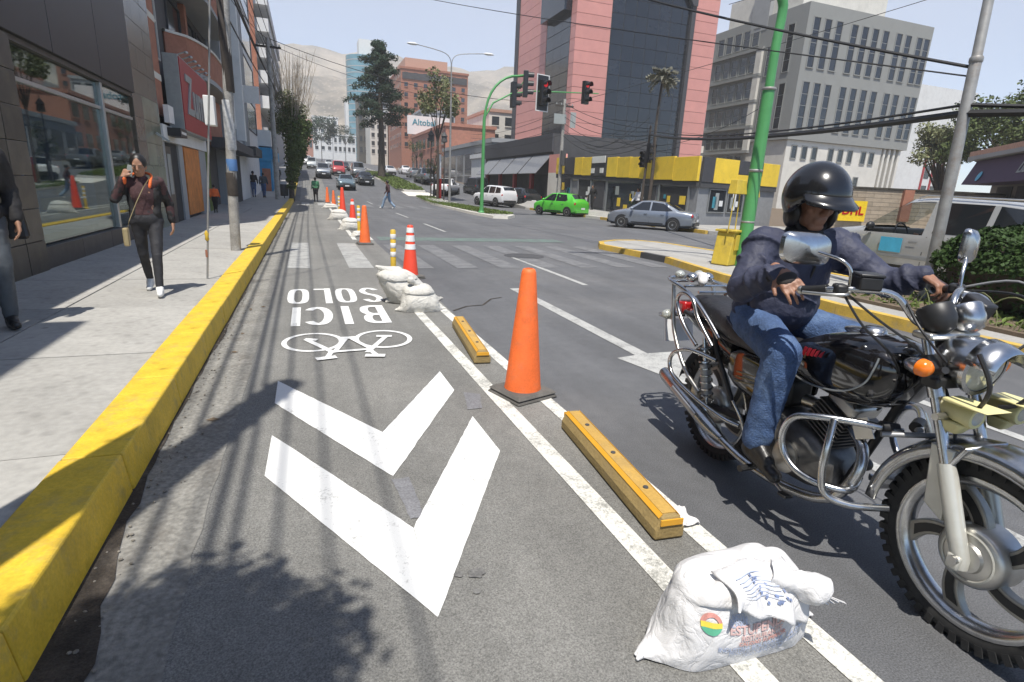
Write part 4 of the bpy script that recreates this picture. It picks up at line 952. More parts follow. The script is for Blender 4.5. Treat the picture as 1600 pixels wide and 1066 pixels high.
# ================================================================ FAR CITY up the avenue
def block(name, label, x0, x1, y0, y1, h, m, z0=None, floors=0, cols=0, side='front', glass='win_glass', wf=.55, wh=.5, base=3., cat='building', roofm=None, off=0):
    zb = gz((y0+y1)/2 if z0 is None else y0)-.5 if z0 is None else z0
    t = thing(name, label, cat, (0,0,0))
    part('wall', MB().box(x0,x1,y0,y1,zb-2,zb+h), M[m], t, 0)
    part('roof', MB().box(x0-.2,x1+.2,y0-.2,y1+.2,zb+h+.003,zb+h+.5), M[roofm or m], t, 0)
    fh = (h-base)/max(1, floors)
    for s in (['front'] if side == 'front' else ['left'] if side == 'left' else ['front','left']):
        PFn = (lambda u,v,d: (x0+u, y0-d, v)) if s == 'front' else (lambda u,v,d: (x0-d, y0+u, v))
        W = (x1-x0) if s == 'front' else (y1-y0)
        nc = cols if s == 'front' or side == 'left' else max(2, int(cols*(y1-y0)/(x1-x0)))
        for i in range(floors):
            for j in range(nc):
                cw = W/nc; u = cw*(j+.5); z = zb+base+fh*(i+.5)
                w = part('window', MB().quad(PFn(u-cw*wf/2,z-fh*wh/2,.03),PFn(u+cw*wf/2,z-fh*wh/2,.03),PFn(u+cw*wf/2,z+fh*wh/2,.03),PFn(u-cw*wf/2,z+fh*wh/2,.03)), M[glass], t, 0)
                part('sill', MB().add([PFn(a,b2,d) for b2 in (z-fh*wh/2-.15,z-fh*wh/2-.01) for a,d in ((u-cw*wf/2,.16),(u+cw*wf/2,.16),(u+cw*wf/2,.002),(u-cw*wf/2,.002))], [(0,3,2,1),(4,5,6,7),(0,1,5,4),(1,2,6,5),(2,3,7,6),(3,0,4,7)]), M[m], w, 0)
    return t, zb
def dp(px, py, dep):
    """design helper: a spot dep metres ahead of the viewpoint in the photo's direction"""
    return V(0,0,1.6)+(_r*(px-800)+_d*(py-533)+_f*850)*(dep/850)
# blue glass high-rise with white core
c = (34.0, 344.0)
t = thing('blue_glass_highrise', 'blue glass high-rise with a white core far up the avenue', 'building', (c[0], c[1], 12))
zt = 62
part('glass_shaft', MB().lathe([(9.5,-14),(9.5,56)], (-1.0,0,0), n=20), M['teal_glass'], t, 50)
part('white_core', MB().box(4, 13, 2, 16, -14, zt), M['white_wall'], t, 0)
part('crown', MB().box(-3, 8, 2, 14, 56.01, zt+4), M['white_wall'], t, 0)
part('edge_strip', MB().box(-11.5, -8.5, -3, 8, -14, 34), M['white_wall'], t, 0)
for k in range(17): part('floor_band', MB().lathe([(9.55,0),(9.62,.25),(9.55,.5)], (-1.0,0,2+3.2*k), n=20, cap=False), M['sign_grey'], t, 50)
for k in range(14):
    part('window_band', MB().box(5, 12.4, 1.94, 1.99, 2+4.2*k, 4.0+4.2*k), M['win_glass'], t, 0)
# orange brick block with billboard
t, zb = block('orange_brick_block', 'tall orange brick block with a rooftop storey behind the white billboard', 23.5, 40.8, 150, 172, 24.0, 'brick', floors=8, cols=7, side='both', wf=.36, wh=.42, base=5)
part('penthouse', MB().box(25, 36, 153, 168, zb+24.6, zb+27.2), M['pinkroof'], t, 0)
part('loggia', MB().box(23.8, 40.5, 149.8, 149.98, zb+21.7, zb+23.2), M['dark_grey'], t, 0)
b0 = thing('white_billboard', 'large white billboard with teal lettering in front of the orange brick block', 'billboard', (25.2, 123.0, 11.8))
part('panel', MB().box(-4.7, 4.7, -.2, .2, 0, 3.7), M['sign_white'], b0, 0)
part('post', MB().box(-3.6, -3.3, .25, .6, -8, 4), M['grey_metal'], b0, 0); part('post', MB().box(3.3, 3.6, .25, .6, -8, 4), M['grey_metal'], b0, 0)
part('lettering', text_mesh('Altobal', 1.7, .02, .02).xf(Matrix(((1,0,0,-1.2),(0,0,-1,-.24),(0,1,0,2.4),(0,0,0,1)))), M['teal_ink'], b0, 0)
# assorted blocks up the avenue
block('white_terrace_block', 'stepped white block of flats at the far end of the avenue', 3.5, 14.0, 262, 276, 17, 'white_wall', floors=4, cols=4, wf=.5, wh=.4)
block('white_low_block', 'low pale block with dark openings beside the far trees', 10.5, 19, 236, 246, 9.5, 'white_wall', floors=2, cols=5)
block('brick_row_block', 'long low brick building with a pale roof at the end of the avenue', -8, 16, 300, 312, 17.0, 'pale_brick', floors=2, cols=10, roofm='pinkroof')
block('cream_far_block', 'cream building left of the conifer trunk', 19.8, 25.3, 190, 205, 15.5, 'cream_wall', floors=5, cols=3)
block('brown_far_block', 'dark brown narrow building beside the high-rise', 17.6, 20.8, 206, 216, 21, 'stone', floors=5, cols=2)
block('salmon_far_block', 'salmon brick building behind the conifer', 25.7, 32, 180, 196, 14, 'pale_brick', floors=6, cols=4)
block('grey_glass_far_block', 'grey glazed block just right of the conifer', 24.5, 32, 128, 140, 13.0, 'plaster', floors=4, cols=4, wf=.7)
block('low_grey_shop_row', 'low grey shop row along the right kerb beyond the green car', 21.2, 28, 66, 92, 5.3, 'plaster', floors=1, cols=6, side='left', wf=.75, wh=.6, base=.6)
block('low_pink_shop_row', 'low salmon shop row farther along the right kerb', 21.6, 30, 92.3, 124, 8.0, 'pale_brick', floors=2, cols=8, side='left', wf=.6, wh=.5, base=.6)
block('low_white_shop_row', 'low white shop row at the far right of the avenue', 22.4, 32, 124.5, 127.6, 9, 'white_wall', floors=2, cols=5, side='both')
block('ochre_corner_house', 'ochre house with a tiled roof behind the shop rows', 30, 42, 96, 110, 11.5, 'cream_wall', floors=3, cols=5, roofm='pinkroof')
block('beige_hill_block', 'beige flats at the foot of the hill right of the brick block', 60, 84, 190, 215, 17, 'cream_wall', floors=4, cols=9, wf=.4)
block('left_far_flats', 'grey and red flats on the left beyond the blue shop', -22, -4.6, 100, 150, 13, 'plaster', floors=4, cols=10, side='front')
block('left_white_house', 'small white house at the far left end of the pavement', -14, -4.5, 160, 180, 8.5, 'white_wall', floors=2, cols=4)
block('pale_green_sign_shop', 'narrow shop with a pale green sign board beyond the traffic light', 20.6, 21.15, 66.2, 73, 4.2, 'white_wall', cat='shop')
rng = random.Random(11)
hs = ['white_wall','cream_wall','pale_brick','plaster','brick']
for i in range(46):
    a = math.radians(rng.uniform(-9, 26)); d = rng.uniform(330, 560); x, y = math.sin(a)*d, math.cos(a)*d
    if abs(x-24) < 24 and y > 320 and y < 370: continue
    w = rng.uniform(7, 14); h = rng.uniform(6, 13); zb = 14+max(0, d-420)*.13
    m = hs[i % 5]
    t = thing('hillside_house', ['pale','cream','salmon','grey','brick'][i % 5]+' house among the dense houses at the foot of the hill', 'house', (x, y, zb), rng.uniform(-.3,.3), 'houses at the foot of the hill')
    part('wall', MB().box(-w/2,w/2,-w/2,w/2,-16,h), M[m], t, 0); part('roof', MB().box(-w/2-.3,w/2+.3,-w/2-.3,w/2+.3,h+.004,h+.5), M['pinkroof' if i % 3 == 0 else 'plaster'], t, 0)
    for k in range(3): part('window', MB().box(-w/2+w*(.12+.28*k), -w/2+w*(.12+.28*k+.16), -w/2-.05, -w/2-.003, h*.55, h*.8), M['win_glass'], t, 0)

# ================================================================ TREES AND PLANTS
def trunk(mb, pts, rs, n=9): mb.tube(smoothpts(pts, 3), [rs[0]+(rs[-1]-rs[0])*i/((len(pts)-1)*3) for i in range((len(pts)-1)*3+1)], n); return mb
def clumps(centres, jitter=.5):
    """sampler over leaf clumps (c, r): leaves thick near each clump's shell"""
    tot = [c[1]**2 for c in centres]
    def pos(r):
        c, R = r.choices(centres, tot)[0]
        d = Vector((r.gauss(0,1), r.gauss(0,1), r.gauss(0,1))).normalized()
        return Vector(c)+Vector((d.x, d.y, d.z*.8))*R*(r.random()**.45), d
    return pos
# ivy covered tree with bare twigs on the left kerb
t = thing('ivy_clad_tree', 'tree wrapped in dark ivy with a fan of bare pale twigs above', 'tree', (-1.05, 43.2, .19))
part('trunk', trunk(MB(), [(0,0,-.2),(.05,0,1.5),(.22,.1,3.2),(.30,.1,5.0),(.2,.1,6.5)], [.2,.09]), M['bark'], t, 60)
tw = MB(); rng = random.Random(9)
for k in range(60):
    a = rng.uniform(0, 2*PI); s = rng.uniform(.5, 1.9); h = rng.uniform(6.6, 10.0)
    p0 = V(.2+.2*math.cos(a), .1+.2*math.sin(a), rng.uniform(3.8, 5.8)); p2 = V(.3+s*math.cos(a), .1+s*math.sin(a), h)
    p1 = p0.lerp(p2, .5)+V(rng.uniform(-.15,.15)+.2*math.cos(a), .2*math.sin(a), -.1)
    tw.tube([p0,p1,p2], [.032,.02,.008], 4)
    for j in range(3):
        q = p1.lerp(p2, rng.uniform(0,.8)); tw.tube([q, q+V(rng.uniform(-.4,.4),rng.uniform(-.4,.4),rng.uniform(.4,1.1))], [.012,.005], 3)
part('twigs', tw, M['twig'], t, 0)
cl = [((0+.08*k, 0, .9+.45*k), .36+.08*k) for k in range(7)]+[((.55,.1,4.2),1.0),((.7,0,5.0),.95),((.1,0,4.9),.8),((.5,.1,3.3),.75),((.9,.1,4.6),.6),((.3,0,5.8),.6)]
part('ivy', leaves(12000, clumps(cl), .17, 4), M['leaf_ivy'], t, 0)
cl = [((-.4,.2,5.4),.9),((.6,.3,5.9),.9),((.1,-.2,6.6),.8),((-.7,0,4.6),.5)]
part('young_leaves', leaves(3200, clumps(cl), .13, 5), M['leaf_pale'], t, 0)
# conifer on the median
t = thing('tall_conifer', 'tall dark conifer with a bare straight trunk on the median', 'tree', (9.6, 78.6, gz(78.6)))
part('trunk', trunk(MB(), [(0,0,-.5),(.05,0,5),(0,0,11),(0,0,17)], [.55,.08], 10), M['bark'], t, 60)
rng = random.Random(21); br = MB(); cs = []
for k in range(40):
    z = 7.4+9.4*(k/40)**.95; ff = (z-7.4)/9.6; R = (5.0*(1-ff)**.72+.3)*rng.uniform(.45,1.2)*(1.0 if ff > .12 else .85); a = k*2.4+rng.uniform(-.4,.4)
    e = V(R*math.cos(a), R*math.sin(a), z-.12*R+rng.uniform(-.4,.3)); br.tube([(0,0,z),e*0.5+V(0,0,z*.5+.25),e], [.09,.05,.02], 5)
    for j in range(5):
        f = .3+.7*j/4; p = V(0,0,z).lerp(e, f); cs.append((p+V(0,0,rng.uniform(-.1,.2)), .30+.46*(1-abs(f-.6))))
part('limb', br, M['bark'], t, 0)
part('needles', leaves(19000, clumps(cs), .30, 8, .0, .45), M['leaf_conifer'], t, 0)
# feathery tree
def feathery(name, lab, x, y, h, R, n, seed, mat_='leaf_pale', low=.45):
    t = thing(name, lab, 'tree', (x, y, gz(y)+.1)); rng = random.Random(seed); br = MB(); cs = []
    trunk(br, [(0,0,-.3),(.05,0,h*.3),(-.05,0,h*.55)], [.12,.07], 7)
    for k in range(9):
        a = k*2.4; e = V(R*.7*math.cos(a), R*.7*math.sin(a), h*rng.uniform(low,.98)); br.tube([(0,0,h*.45),e*.5+V(0,0,h*.28),e], [.05,.03,.01], 5)
        cs += [(e, R*.38),(e*.75+V(0,0,h*.12), R*.36),(e+V(0,0,-R*.35), R*.25)]
    part('trunk', br, M['bark'], t, 50); part('crown', leaves(n, clumps(cs), .17*R/1.8+.05, seed), M[mat_], t, 0); return t
feathery('feathery_tree', 'loose pale green feathery tree on the near median', 11.1, 50.5, 11.2, 2.0, 2600, 31, 'leaf_pale', .74)
feathery('small_median_tree', 'small pale tree low on the median beside the dark post', 11.4, 53.5, 4.6, .9, 700, 32)
feathery('avenue_tree', 'round dark tree far up the middle of the avenue', 5.0, 196, 13.5, 5.5, 2600, 33, 'leaf_conifer')
feathery('avenue_tree', 'small dark cone shaped tree right of the round one up the avenue', 13.0, 205, 12, 3.2, 1500, 34, 'leaf_conifer')
feathery('avenue_tree', 'light olive tree far left at the end of the avenue', -4.0, 170, 12, 3.6, 1500, 35, 'leaf_pale')
feathery('shop_row_tree', 'dark leafy tree by the low shop rows on the right', 20.4, 112, 6, 1.8, 900, 36, 'leaf_tree')
# big trees on the right
def broad(name, lab, x, y, h, cs, n, size, seed, m='leaf_tree'):
    t = thing(name, lab, 'tree', (x, y, 0)); br = MB(); rng = random.Random(seed)
    trunk(br, [(0,0,-.2),(.1,0,h*.3),(0,.1,h*.55)], [.28,.15], 8)
    for c, R in cs: br.tube([(0,0,h*.4), Vector(c)*.55+V(0,0,h*.2), c], [.12,.07,.02], 5)
    part('trunk', br, M['bark'], t, 50); part('crown', leaves(n, clumps(cs), size, seed), M[m], t, 0); return t
rng = random.Random(5)
cs = [((rng.uniform(-4.2,4.6), rng.uniform(-2.6,2.6), rng.uniform(5.4,9.6)), rng.uniform(.8,1.6)) for k in range(30)]
broad('broad_street_tree', 'broad leafy green tree above the purple awning on the right', 47.0, 25.5, 9, cs, 15000, .26, 41)
cs = [((rng.uniform(-2.4,2.2), rng.uniform(-1.6,1.6), rng.uniform(4.6,7.6)), rng.uniform(.6,1.1)) for k in range(16)]
broad('olive_street_tree', 'smaller olive tree left of the steel pole on the right', 46.5, 30.0, 6, cs, 5000, .22, 42, 'leaf_pale')
# palm by the corner shop
t = thing('slender_palm', 'slender palm with a ragged crown standing before the pink tower', 'tree', (18.35, 27.6, .2))
part('trunk', trunk(MB(), [(0,0,-.1),(.06,0,3),(-.05,0,5),(.05,0,7.6)], [.11,.06], 8), M['bark'], t, 60)
pf = MB(); rng = random.Random(15)
for k in range(30):
    a = rng.uniform(0, 2*PI); el = rng.uniform(-.9, 1.2); R = rng.uniform(.6, .95)
    d = V(math.cos(a)*math.cos(el), math.sin(a)*math.cos(el), math.sin(el)); s = V(-math.sin(a), math.cos(a), 0)*.07
    p0 = V(.05,0,7.6); p1 = p0+d*R*.55; p2 = p0+d*R+V(0,0,-.35*R)
    pf.add([p0-s*.3,p0+s*.3,p1+s*1.6,p1-s*1.6,p2], [(0,1,2,3),(3,2,4)])
    for j in range(6):
        q = p0.lerp(p1, .4+.12*j) if j < 3 else p1.lerp(p2, (j-3)*.3); pf.add([q, q+s*4+d*.12+V(0,0,-.1), q+s*3.2+d*.2], [(0,1,2)]); pf.add([q, q-s*4+d*.12+V(0,0,-.1), q-s*3.2+d*.2], [(0,1,2)])
part('frond', pf, M['palm_leaf'], t, 0)
# clipped round hedge on the island, wire hoops
t = thing('round_hedge', 'dense clipped round bush at the right edge behind the motorcycle', 'bush', (9.68, 4.72, .17))
def hedge(r):
    d = Vector((r.gauss(0,1), r.gauss(0,1), r.gauss(0,1))).normalized(); d.z = abs(d.z) if r.random() < .8 else d.z
    k = 1+.09*noise.noise(d*4)+.05*noise.noise(d*9); sh = .86+.16*r.random()
    return V(d.x*.98*k*sh, d.y*1.25*k*sh, .62+d.z*.66*k*sh), d
part('core', MB().ell((0,0,.6), (.82,1.08,.58), 20, 12), M['bark'], t, 60)
part('foliage', leaves(16000, hedge, .065, 3, .1, .7), M['leaf_hedge'], t, 0)
for k in range(9):
    o = thing('wire_hoop', 'low green wire hoop edging the bed before the hedge', 'edging', (8.2, 2.0+.42*k, .17), 0, 'wire hoops edging the flower bed')
    part('wire', MB().tube([(0, .3*math.cos(a), .42*math.sin(a)) for a in [PI*j/12 for j in range(13)]], .008, 6), M['leaf_pale'], o, 60)
# street tree behind the viewpoint whose shadow falls on the cycle lane
rng = random.Random(12)
cs = [((rng.uniform(-1,1)*.42, rng.uniform(-1,1)*.62, rng.uniform(4.0,5.0)), rng.uniform(.17,.33)) for k in range(34)]
broad('pavement_tree', 'small street tree behind the viewpoint that shades the near cycle lane', -1.22, -.32, 5.0, cs, 8500, .085, 43)
# ================================================================ POLES, LIGHTS, CABLES
def pole(name, label, base, pts, rs, m, cat='pole', n=12):
    t = thing(name, label, cat, base); part('shaft', MB().tube(pts, rs, n), M[m], t, 60); return t
M['notice'] = mat('weathered_notice', (.48,.48,.47), .7, var=.3, scale=14, dirt=(.2,.22,.3), dscale=9, damt=.7)
t = pole('poster_pole', 'thick grey wooden pole with white posters tied round it near the kerb', (-1.36,11.85,.2), [(0,0,-.1),(.035,0,1.2),(.11,0,3),(.18,0,4.6)], [.092,.088,.085,.08], 'wood_pole')
part('band', MB().lathe([(.090,0),(.093,.01),(.093,.42),(.090,.43)], (.035,0,1.02), n=16, cap=False), M['dark_wood'], t, 60)
part('poster', MB().lathe([(.090,0),(.093,.01),(.092,.85),(.089,.86)], (.075,0,1.85), n=16, cap=False), M['notice'], t, 60)
part('poster', MB().lathe([(.090,0),(.093,.01),(.093,.2),(.090,.21)], (.058,0,1.48), n=16, cap=False), M['blue_sheet'], t, 60)
part('sleeve', MB().lathe([(.087,0),(.090,.01),(.086,1.7),(.083,1.71)], (.125,0,2.85), n=16, cap=False), M['dark_wood'], t, 60)
part('meter_box', MB().box(-.30,-.13,-.14,.1,2.25,2.75), M['sign_white'], t, 0, .01)
t = pole('thin_sign_pole', 'thin pale metal pole with a yellow band standing on the pavement beside the woman', (-1.37,8.5,.2), [(0,0,-.05),(.65,0,6.5)], [.013,.011], 'steel_pole')
part('yellow_tag', MB().lathe([(.012,0),(.028,.02),(.022,.06),(.03,.1),(.012,.14)], (.052,0,.52), n=8), M['yellow_plastic'], t, 50); part('rust_collar', MB().lathe([(.017,0),(.019,.05),(.017,.1)], (.03,0,.3), n=8), M['brick'], t, 50)
utility = []
def upole(base, h, r, lab, arms=1):
    t = pole('utility_pole', lab, base, [(0,0,-.2),(0,0,h)], [r, r*.72], 'wood_pole')
    for k in range(arms): part('crossarm', MB().box(-.75,.75,-.05,.05,h-.55-.7*k,h-.43-.7*k), M['dark_wood'], t, 0)
    for k in range(arms):
        for x in (-.65,-.25,.25,.65): part('insulator', MB().lathe([(.03,0),(.05,.03),(.03,.07),(.045,.1),(.02,.14)], (x,0,h-.43-.7*k), n=8), M['sign_grey'], t, 50)
    return t
upole((-1.85,40.6,.2), 9.7, .17, 'grey utility pole beside the ivy tree carrying the left bundle of cables', 1)
upole((-1.75,1.1,.2), 8.2, .19, 'utility pole close behind the left kerb, out of the view, throwing the wide shadow', 0)
pole('sign_post', 'thin post close behind the left kerb, out of the view, throwing the narrow shadow', (-1.64,1.75,.2), [(0,0,-.1),(0,0,4.0)], [.035,.035], 'steel_pole')
t = thing('litter_bin', 'dark litter bin fixed beside the ivy tree on the left kerb', 'bin', (-1.55,43.5,.2)); part('tub', MB().lathe([(.24,.15),(.28,.2),(.3,.95),(.27,.96),(.25,.3)], n=14), M['dark_grey'], t, 50); part('post', MB().box(-.03,.03,-.03,.03,0,.3), M['dark_grey'], t, 0)
# green traffic-light mast on the median tip
t = thing('traffic_light_mast', 'green curved mast with long arm carrying red traffic lights over the avenue', 'traffic light', (9.75,32.1,.14))
pts = [(0,0,0),(0,0,3.2),(0,0,5.2)]+[(.05+1.9*(1-math.cos(a)), 0, 5.4+2.3*math.sin(a)) for a in [PI/2*k/8 for k in range(1,9)]]+[(2.7,0,7.85)]
part('mast', MB().tube(pts, [.115,.10,.095]+[.07]*9, 12), M['green_pole'], t, 60)
part('base_collar', MB().lathe([(.2,0),(.2,.05),(.13,.12),(.12,.35)], n=12), M['green_pole'], t, 40)
part('arm', MB().tube([(.04,0,5.35),(.5,0,6.15),(1.6,0,6.75),(3.0,-.05,7.0),(7.1,-.2,7.25)], [.05,.05,.045,.04,.03], 8), M['green_pole'], t, 60)
def head(root, c, rz, s=1., back=False, lit=True, hood=True):
    R = Rz(rz); c = Vector(c); T = Matrix.Translation(c) @ R.to_4x4() @ Matrix.Scale(s,4)
    h = part('signal_housing', MB().box(-.19,.19,-.11,.11,-.55,.55).xf(T), M['black'], root, 0, .02)
    if back:
        part('backboard', MB().box(-.33,.33,.112,.13,-.78,.78).xf(T), M['black_metal'], h, 0)
        mb = MB(); 
        for a in ((-.36,-.32,-.8,.8),(.32,.36,-.8,.8),(-.32,.32,.76,.8),(-.32,.32,-.8,-.76)): mb.box(a[0],a[1],.10,.135,a[2],a[3])
        part('white_border', mb.xf(T), M['sign_white'], h, 0)
    for k, z in enumerate((.36,0,-.36)):
        part('lens', MB().lathe([(.125,0),(.10,.02),(.03,.03)], (0,-.112,z), (0,-1,0), n=16).xf(T), M['red_light'] if (k == 0 and lit) else M['dark_lens'], h, 40)
        vz = MB(); vz.ring([[(.15*math.cos(a)*q, -.112-d, z+.15*math.sin(a)*q) for a in [-.35+(PI+.7)*i/12 for i in range(13)]] for q, d in ((1,0),(.98,.27),(.9,.27),(.92,0))], False, False, loop=True)
        part('visor', vz.xf(T), M['black'], h, 40)
    return h
head(t, (3.55,-.15,6.95), .25, 1.25, True); head(t, (6.2,-.25,7.2), .35, 1.15)
head(t, (2.35,-.2,7.3), 1.25, 1.25, lit=False); head(t, (1.75,.1,6.7), 1.5, 1.25, lit=False)
part('bracket', MB().tube([(1.5,0,6.6),(1.75,.1,6.6),(2.3,-.1,7.5)], .03, 6), M['green_pole'], t, 50)
part('small_box', MB().box(4.3,4.75,-.2,.1,4.6,5.3), M['sign_grey'], t, 0) if False else None
# near green pole with a cabinet
t = thing('green_street_pole', 'thick bright green pole leaning out of the picture top behind the rider', 'pole', (9.28,9.95,.15))
part('shaft', MB().tube([(0,0,-.05),(0,0,2.0),(0,0,3.7)], [.155,.135,.125], 16), M['green_pole'], t, 60)
part('upper_shaft', MB().tube(smoothpts([(0,0,3.7),(0,0,4.6),(.03,0,5.15),(-.05,0,5.45),(-.5,.1,6.2),(-1.5,.3,7.0),(-4,.6,7.4)], 4), .095, 14), M['green_pole'], t, 60)
for z in (.95, 2.05, 3.7): part('steel_band', MB().lathe([(.135,0),(.148,.01),(.148,.05),(.135,.06)], (0,0,z), n=16, cap=False), M['steel_pole'], t, 60)
t2 = thing('yellow_control_cabinet', 'battered yellow traffic control cabinet at the foot of the green pole', 'cabinet', (9.0,10.15,.15), .35)
part('body', MB().hexa([(-.26,-.2,0),(.22,-.2,0),(.22,.22,0),(-.26,.22,0)], [(-.14,-.2,.74),(.26,-.2,.74),(.26,.22,.74),(-.14,.22,.74)]), M['yellow_box'], t2, 0, .02)
part('door', MB().box(-.10,.20,-.235,-.203,.34,.68), M['yellow_box'], t2, 0, .01); part('cap', MB().box(-.19,.30,-.25,.26,.742,.79), M['yellow_box'], t2, 0, .01)
part('side_box', MB().box(.28,.46,-.2,.15,.2,.76), M['yellow_box'], t2, 0, .015)
t3 = thing('yellow_sign_frame', 'yellow hooded sign boards held by the green pole on thin yellow legs', 'sign', (9.1,10.05,1.72), .3)
part('board', MB().hexa([(-.40,-.1,0),(.02,-.1,0),(.02,.12,0),(-.40,.12,0)], [(-.36,-.06,.30),(.0,-.06,.30),(.0,.1,.30),(-.36,.1,.30)]), M['yellow_box'], t3, 0, .01)
part('board', MB().hexa([(.32,-.1,-.05),(.58,-.1,-.05),(.58,.12,-.05),(.32,.12,-.05)], [(.34,-.06,.22),(.56,-.06,.22),(.56,.1,.22),(.34,.1,.22)]), M['yellow_box'], t3, 0, .01)
for x, dx in ((-.3,-.02),(-.1,.06)): part('leg', MB().tube([(x,0,0),(x+dx,.02,-.85)], .014, 6), M['yellow_box'], t3, 50)
# weathered steel pole right
t = pole('leaning_steel_pole', 'rusty grey steel pole on the island in front of the silver car', (9.45,5.95,.16), [(0,0,-.1),(-.05,0,1.2),(-.19,0,3.6),(-.192,0,3.62),(-.45,0,7.5)], [.088,.082,.076,.066,.06], 'steel_pole')
part('joint_ring', MB().lathe([(.076,0),(.086,.02),(.086,.07),(.076,.09)], (-.187,0,3.52), n=14), M['steel_pole'], t, 50)
# tall double-arm lamp, dark median posts
t = thing('double_arm_street_lamp', 'tall double armed street lamp rising from the median', 'street lamp', (11.0,45.4,.14))
part('post', MB().tube([(0,0,-.1),(0,0,4),(0,0,10.6)], [.11,.09,.05], 10), M['steel_pole'], t, 60)
for s, e, dz in ((-1,2.7,1.05),(1,2.7,.95)):
    part('arm', MB().tube(smoothpts([(0,0,10.4),(s*.15,0,11.0),(s*.8,0,11.25+dz*.1),(s*e,0,11.35+dz*.25)], 3), .03, 6), M['steel_pole'], t, 60)
    part('lamp_head', MB().ell((s*(e+.3),0,11.36+dz*.25), (.45,.15,.10), 10, 6), M['sign_white'], t, 50)
t = pole('dark_lamp_post', 'slim dark post with a lantern on the near median', (11.35,49.0,.14), [(0,0,0),(0,0,5.9)], [.06,.045], 'dark_wood'); part('lantern', MB().lathe([(.02,0),(.28,.1),(.22,.5),(.3,.55),(.05,.9)], (0,0,5.0), n=8), M['dark_grey'], t, 30)
t = pole('dark_lamp_post', 'dark lantern post just left of the double armed lamp', (10.9,52.4,.2), [(0,0,0),(0,0,6.4)], [.06,.045], 'dark_wood'); part('lantern', MB().lathe([(.02,0),(.3,.1),(.24,.55),(.32,.6),(.05,1.0)], (0,0,5.2), n=8), M['dark_grey'], t, 30)
t = pole('red_white_post', 'red and white banded post on the median by the white pick-up', (11.5,51.3,.2), [(0,0,0),(0,0,2.0)], [.16,.16], 'red_lens'); part('white_top', MB().cyl((0,0,2.001),(0,0,4.1),.12,.12), M['sign_white'], t, 50)
# dark utility pole before the awning restaurant and signal pole at the shop
t = upole((18.6,40.5,.3), 8.0, .15, 'dark utility pole with tangled cables in front of the tower corner', 1)
part('transformer', MB().cyl((.0,-.35,3.2),(0,-.35,4.3),.22,.22,12), M['dark_grey'], t, 40); part('sign_plate', MB().box(-.9,.1,-.25,-.2,6.2,6.9), M['sign_grey'], t, 0); part('sign_plate', MB().box(.45,.9,-.25,-.2,6.0,7.1), M['sign_grey'], t, 0)
t = thing('corner_signal_post', 'brown post with a dark traffic signal before the yellow sign panels', 'traffic light', (18.2,28.0,.16))
part('post', MB().tube([(-.1,0,-.05),(0,0,3.2),(.03,0,5.2)], [.09,.07,.06], 10), M['bark'], t, 60); head(t, (0.05,-.1,3.75), .5, .95, lit=False); head(t, (-.25,0,3.4), -1.0, .8, lit=False)
# cables -------------------------------------------------
def cable(a, b, sag, r, label, group=None):
    a = Vector(a); b = Vector(b); P = [a.lerp(b, i/16)+V(0,0,-sag*4*(i/16)*(1-i/16)) for i in range(17)]
    o = part('overhead_cable', MB().tube([p-a for p in P], r, 5), M['cable'], None, 0, loc=a); return tag(o, label, 'cable', group)
G1 = 'cables of the left bundle'
for k, (x, z, zb, r, s) in enumerate(((-2.3,7.65,9.25,.014,.55),(-2.0,7.65,9.25,.012,.5),(-1.4,7.65,9.25,.014,.6),(-1.1,7.65,9.25,.012,.5),(-1.7,6.5,7.3,.026,.5),(-1.55,6.2,7.05,.02,.45),(-1.85,5.9,6.8,.022,.6),(-1.5,6.95,8.5,.016,.5))):
    xb = -1.85+(x+1.75)*.8
    cable((x,1.1,z+.25), (xb,40.6,zb+.2), s, r, 'black cable of the bundle along the left kerb to the pole by the ivy tree', G1)
    cable((xb,40.6,zb+.2), (xb+.1,92,zb+3.4), .8, r, 'black cable running on up the avenue from the pole by the ivy tree', 'cables beyond the left pole')
    cable((x,1.1,z+.25), (x+.3,-30,z), .6, r, 'black cable running back from the pole behind the viewpoint', 'cables behind the viewpoint')
cable((-1.85,40.6,9.9), (18.6,40.5,8.1), 1.0, .02, 'thin cable crossing the avenue from the left pole top to the tower corner')
cable((-1.85,40.6,9.6), (11.0,45.4,8.2), .5, .014, 'thin cable from the left pole top to the double armed lamp')
cable((-3.3,31,10.0), (-1.85,40.6,9.85), .25, .016, 'short cable from the brick block to the left pole top')
for k in range(6):
    cable((18.6,40.5,8.0-.45*k), (18.23,28.0,5.2-.16*k), .35+.12*k, .018, 'cable along the front of the yellow corner shop', 'cables in front of the yellow shop')
for k in range(4):
    cable((18.6,40.5,7.6-.6*k), (21,75,8.4-.5*k), .6, .018, 'cable from the dark pole up the right side of the avenue', 'cables up the right kerb')
ph = (9.45,5.95)
cable((18.23,28.0,4.9), (9.30,5.95,3.0), .30, .055, 'thick black cable bundle from the shop corner to the rusty pole')
cable((18.23,28.0,5.1), (9.29,5.95,3.12), .34, .022, 'cable just above the thick bundle behind the rider')
cable((9.30,5.95,3.0), (10.8,-4,3.2), .25, .055, 'thick black cable bundle leaving right from the rusty pole')
cable((9.29,5.95,3.12), (11.4,-4,3.0), .3, .03, 'second heavy cable leaving right from the rusty pole')
cable((6.5,24,11.0), (9.26,5.95,3.62), .35, .024, 'dark cable slanting across the grey tower to the rusty pole')
cable((2.5,46,15.5), (9.27,5.95,3.5), .3, .012, 'thin cable slanting over the pink tower towards the rusty pole')
cable((18.6,40.5,7.9), (42,0,17), .5, .018, 'cable rising across the pink tower to the right')
for k in range(3): cable((16+2*k,20,9.0+.4*k), (22,-6,9.9+.7*k), .2, .012, 'thin cable in the sky at the upper right', 'thin cables in the upper right sky')
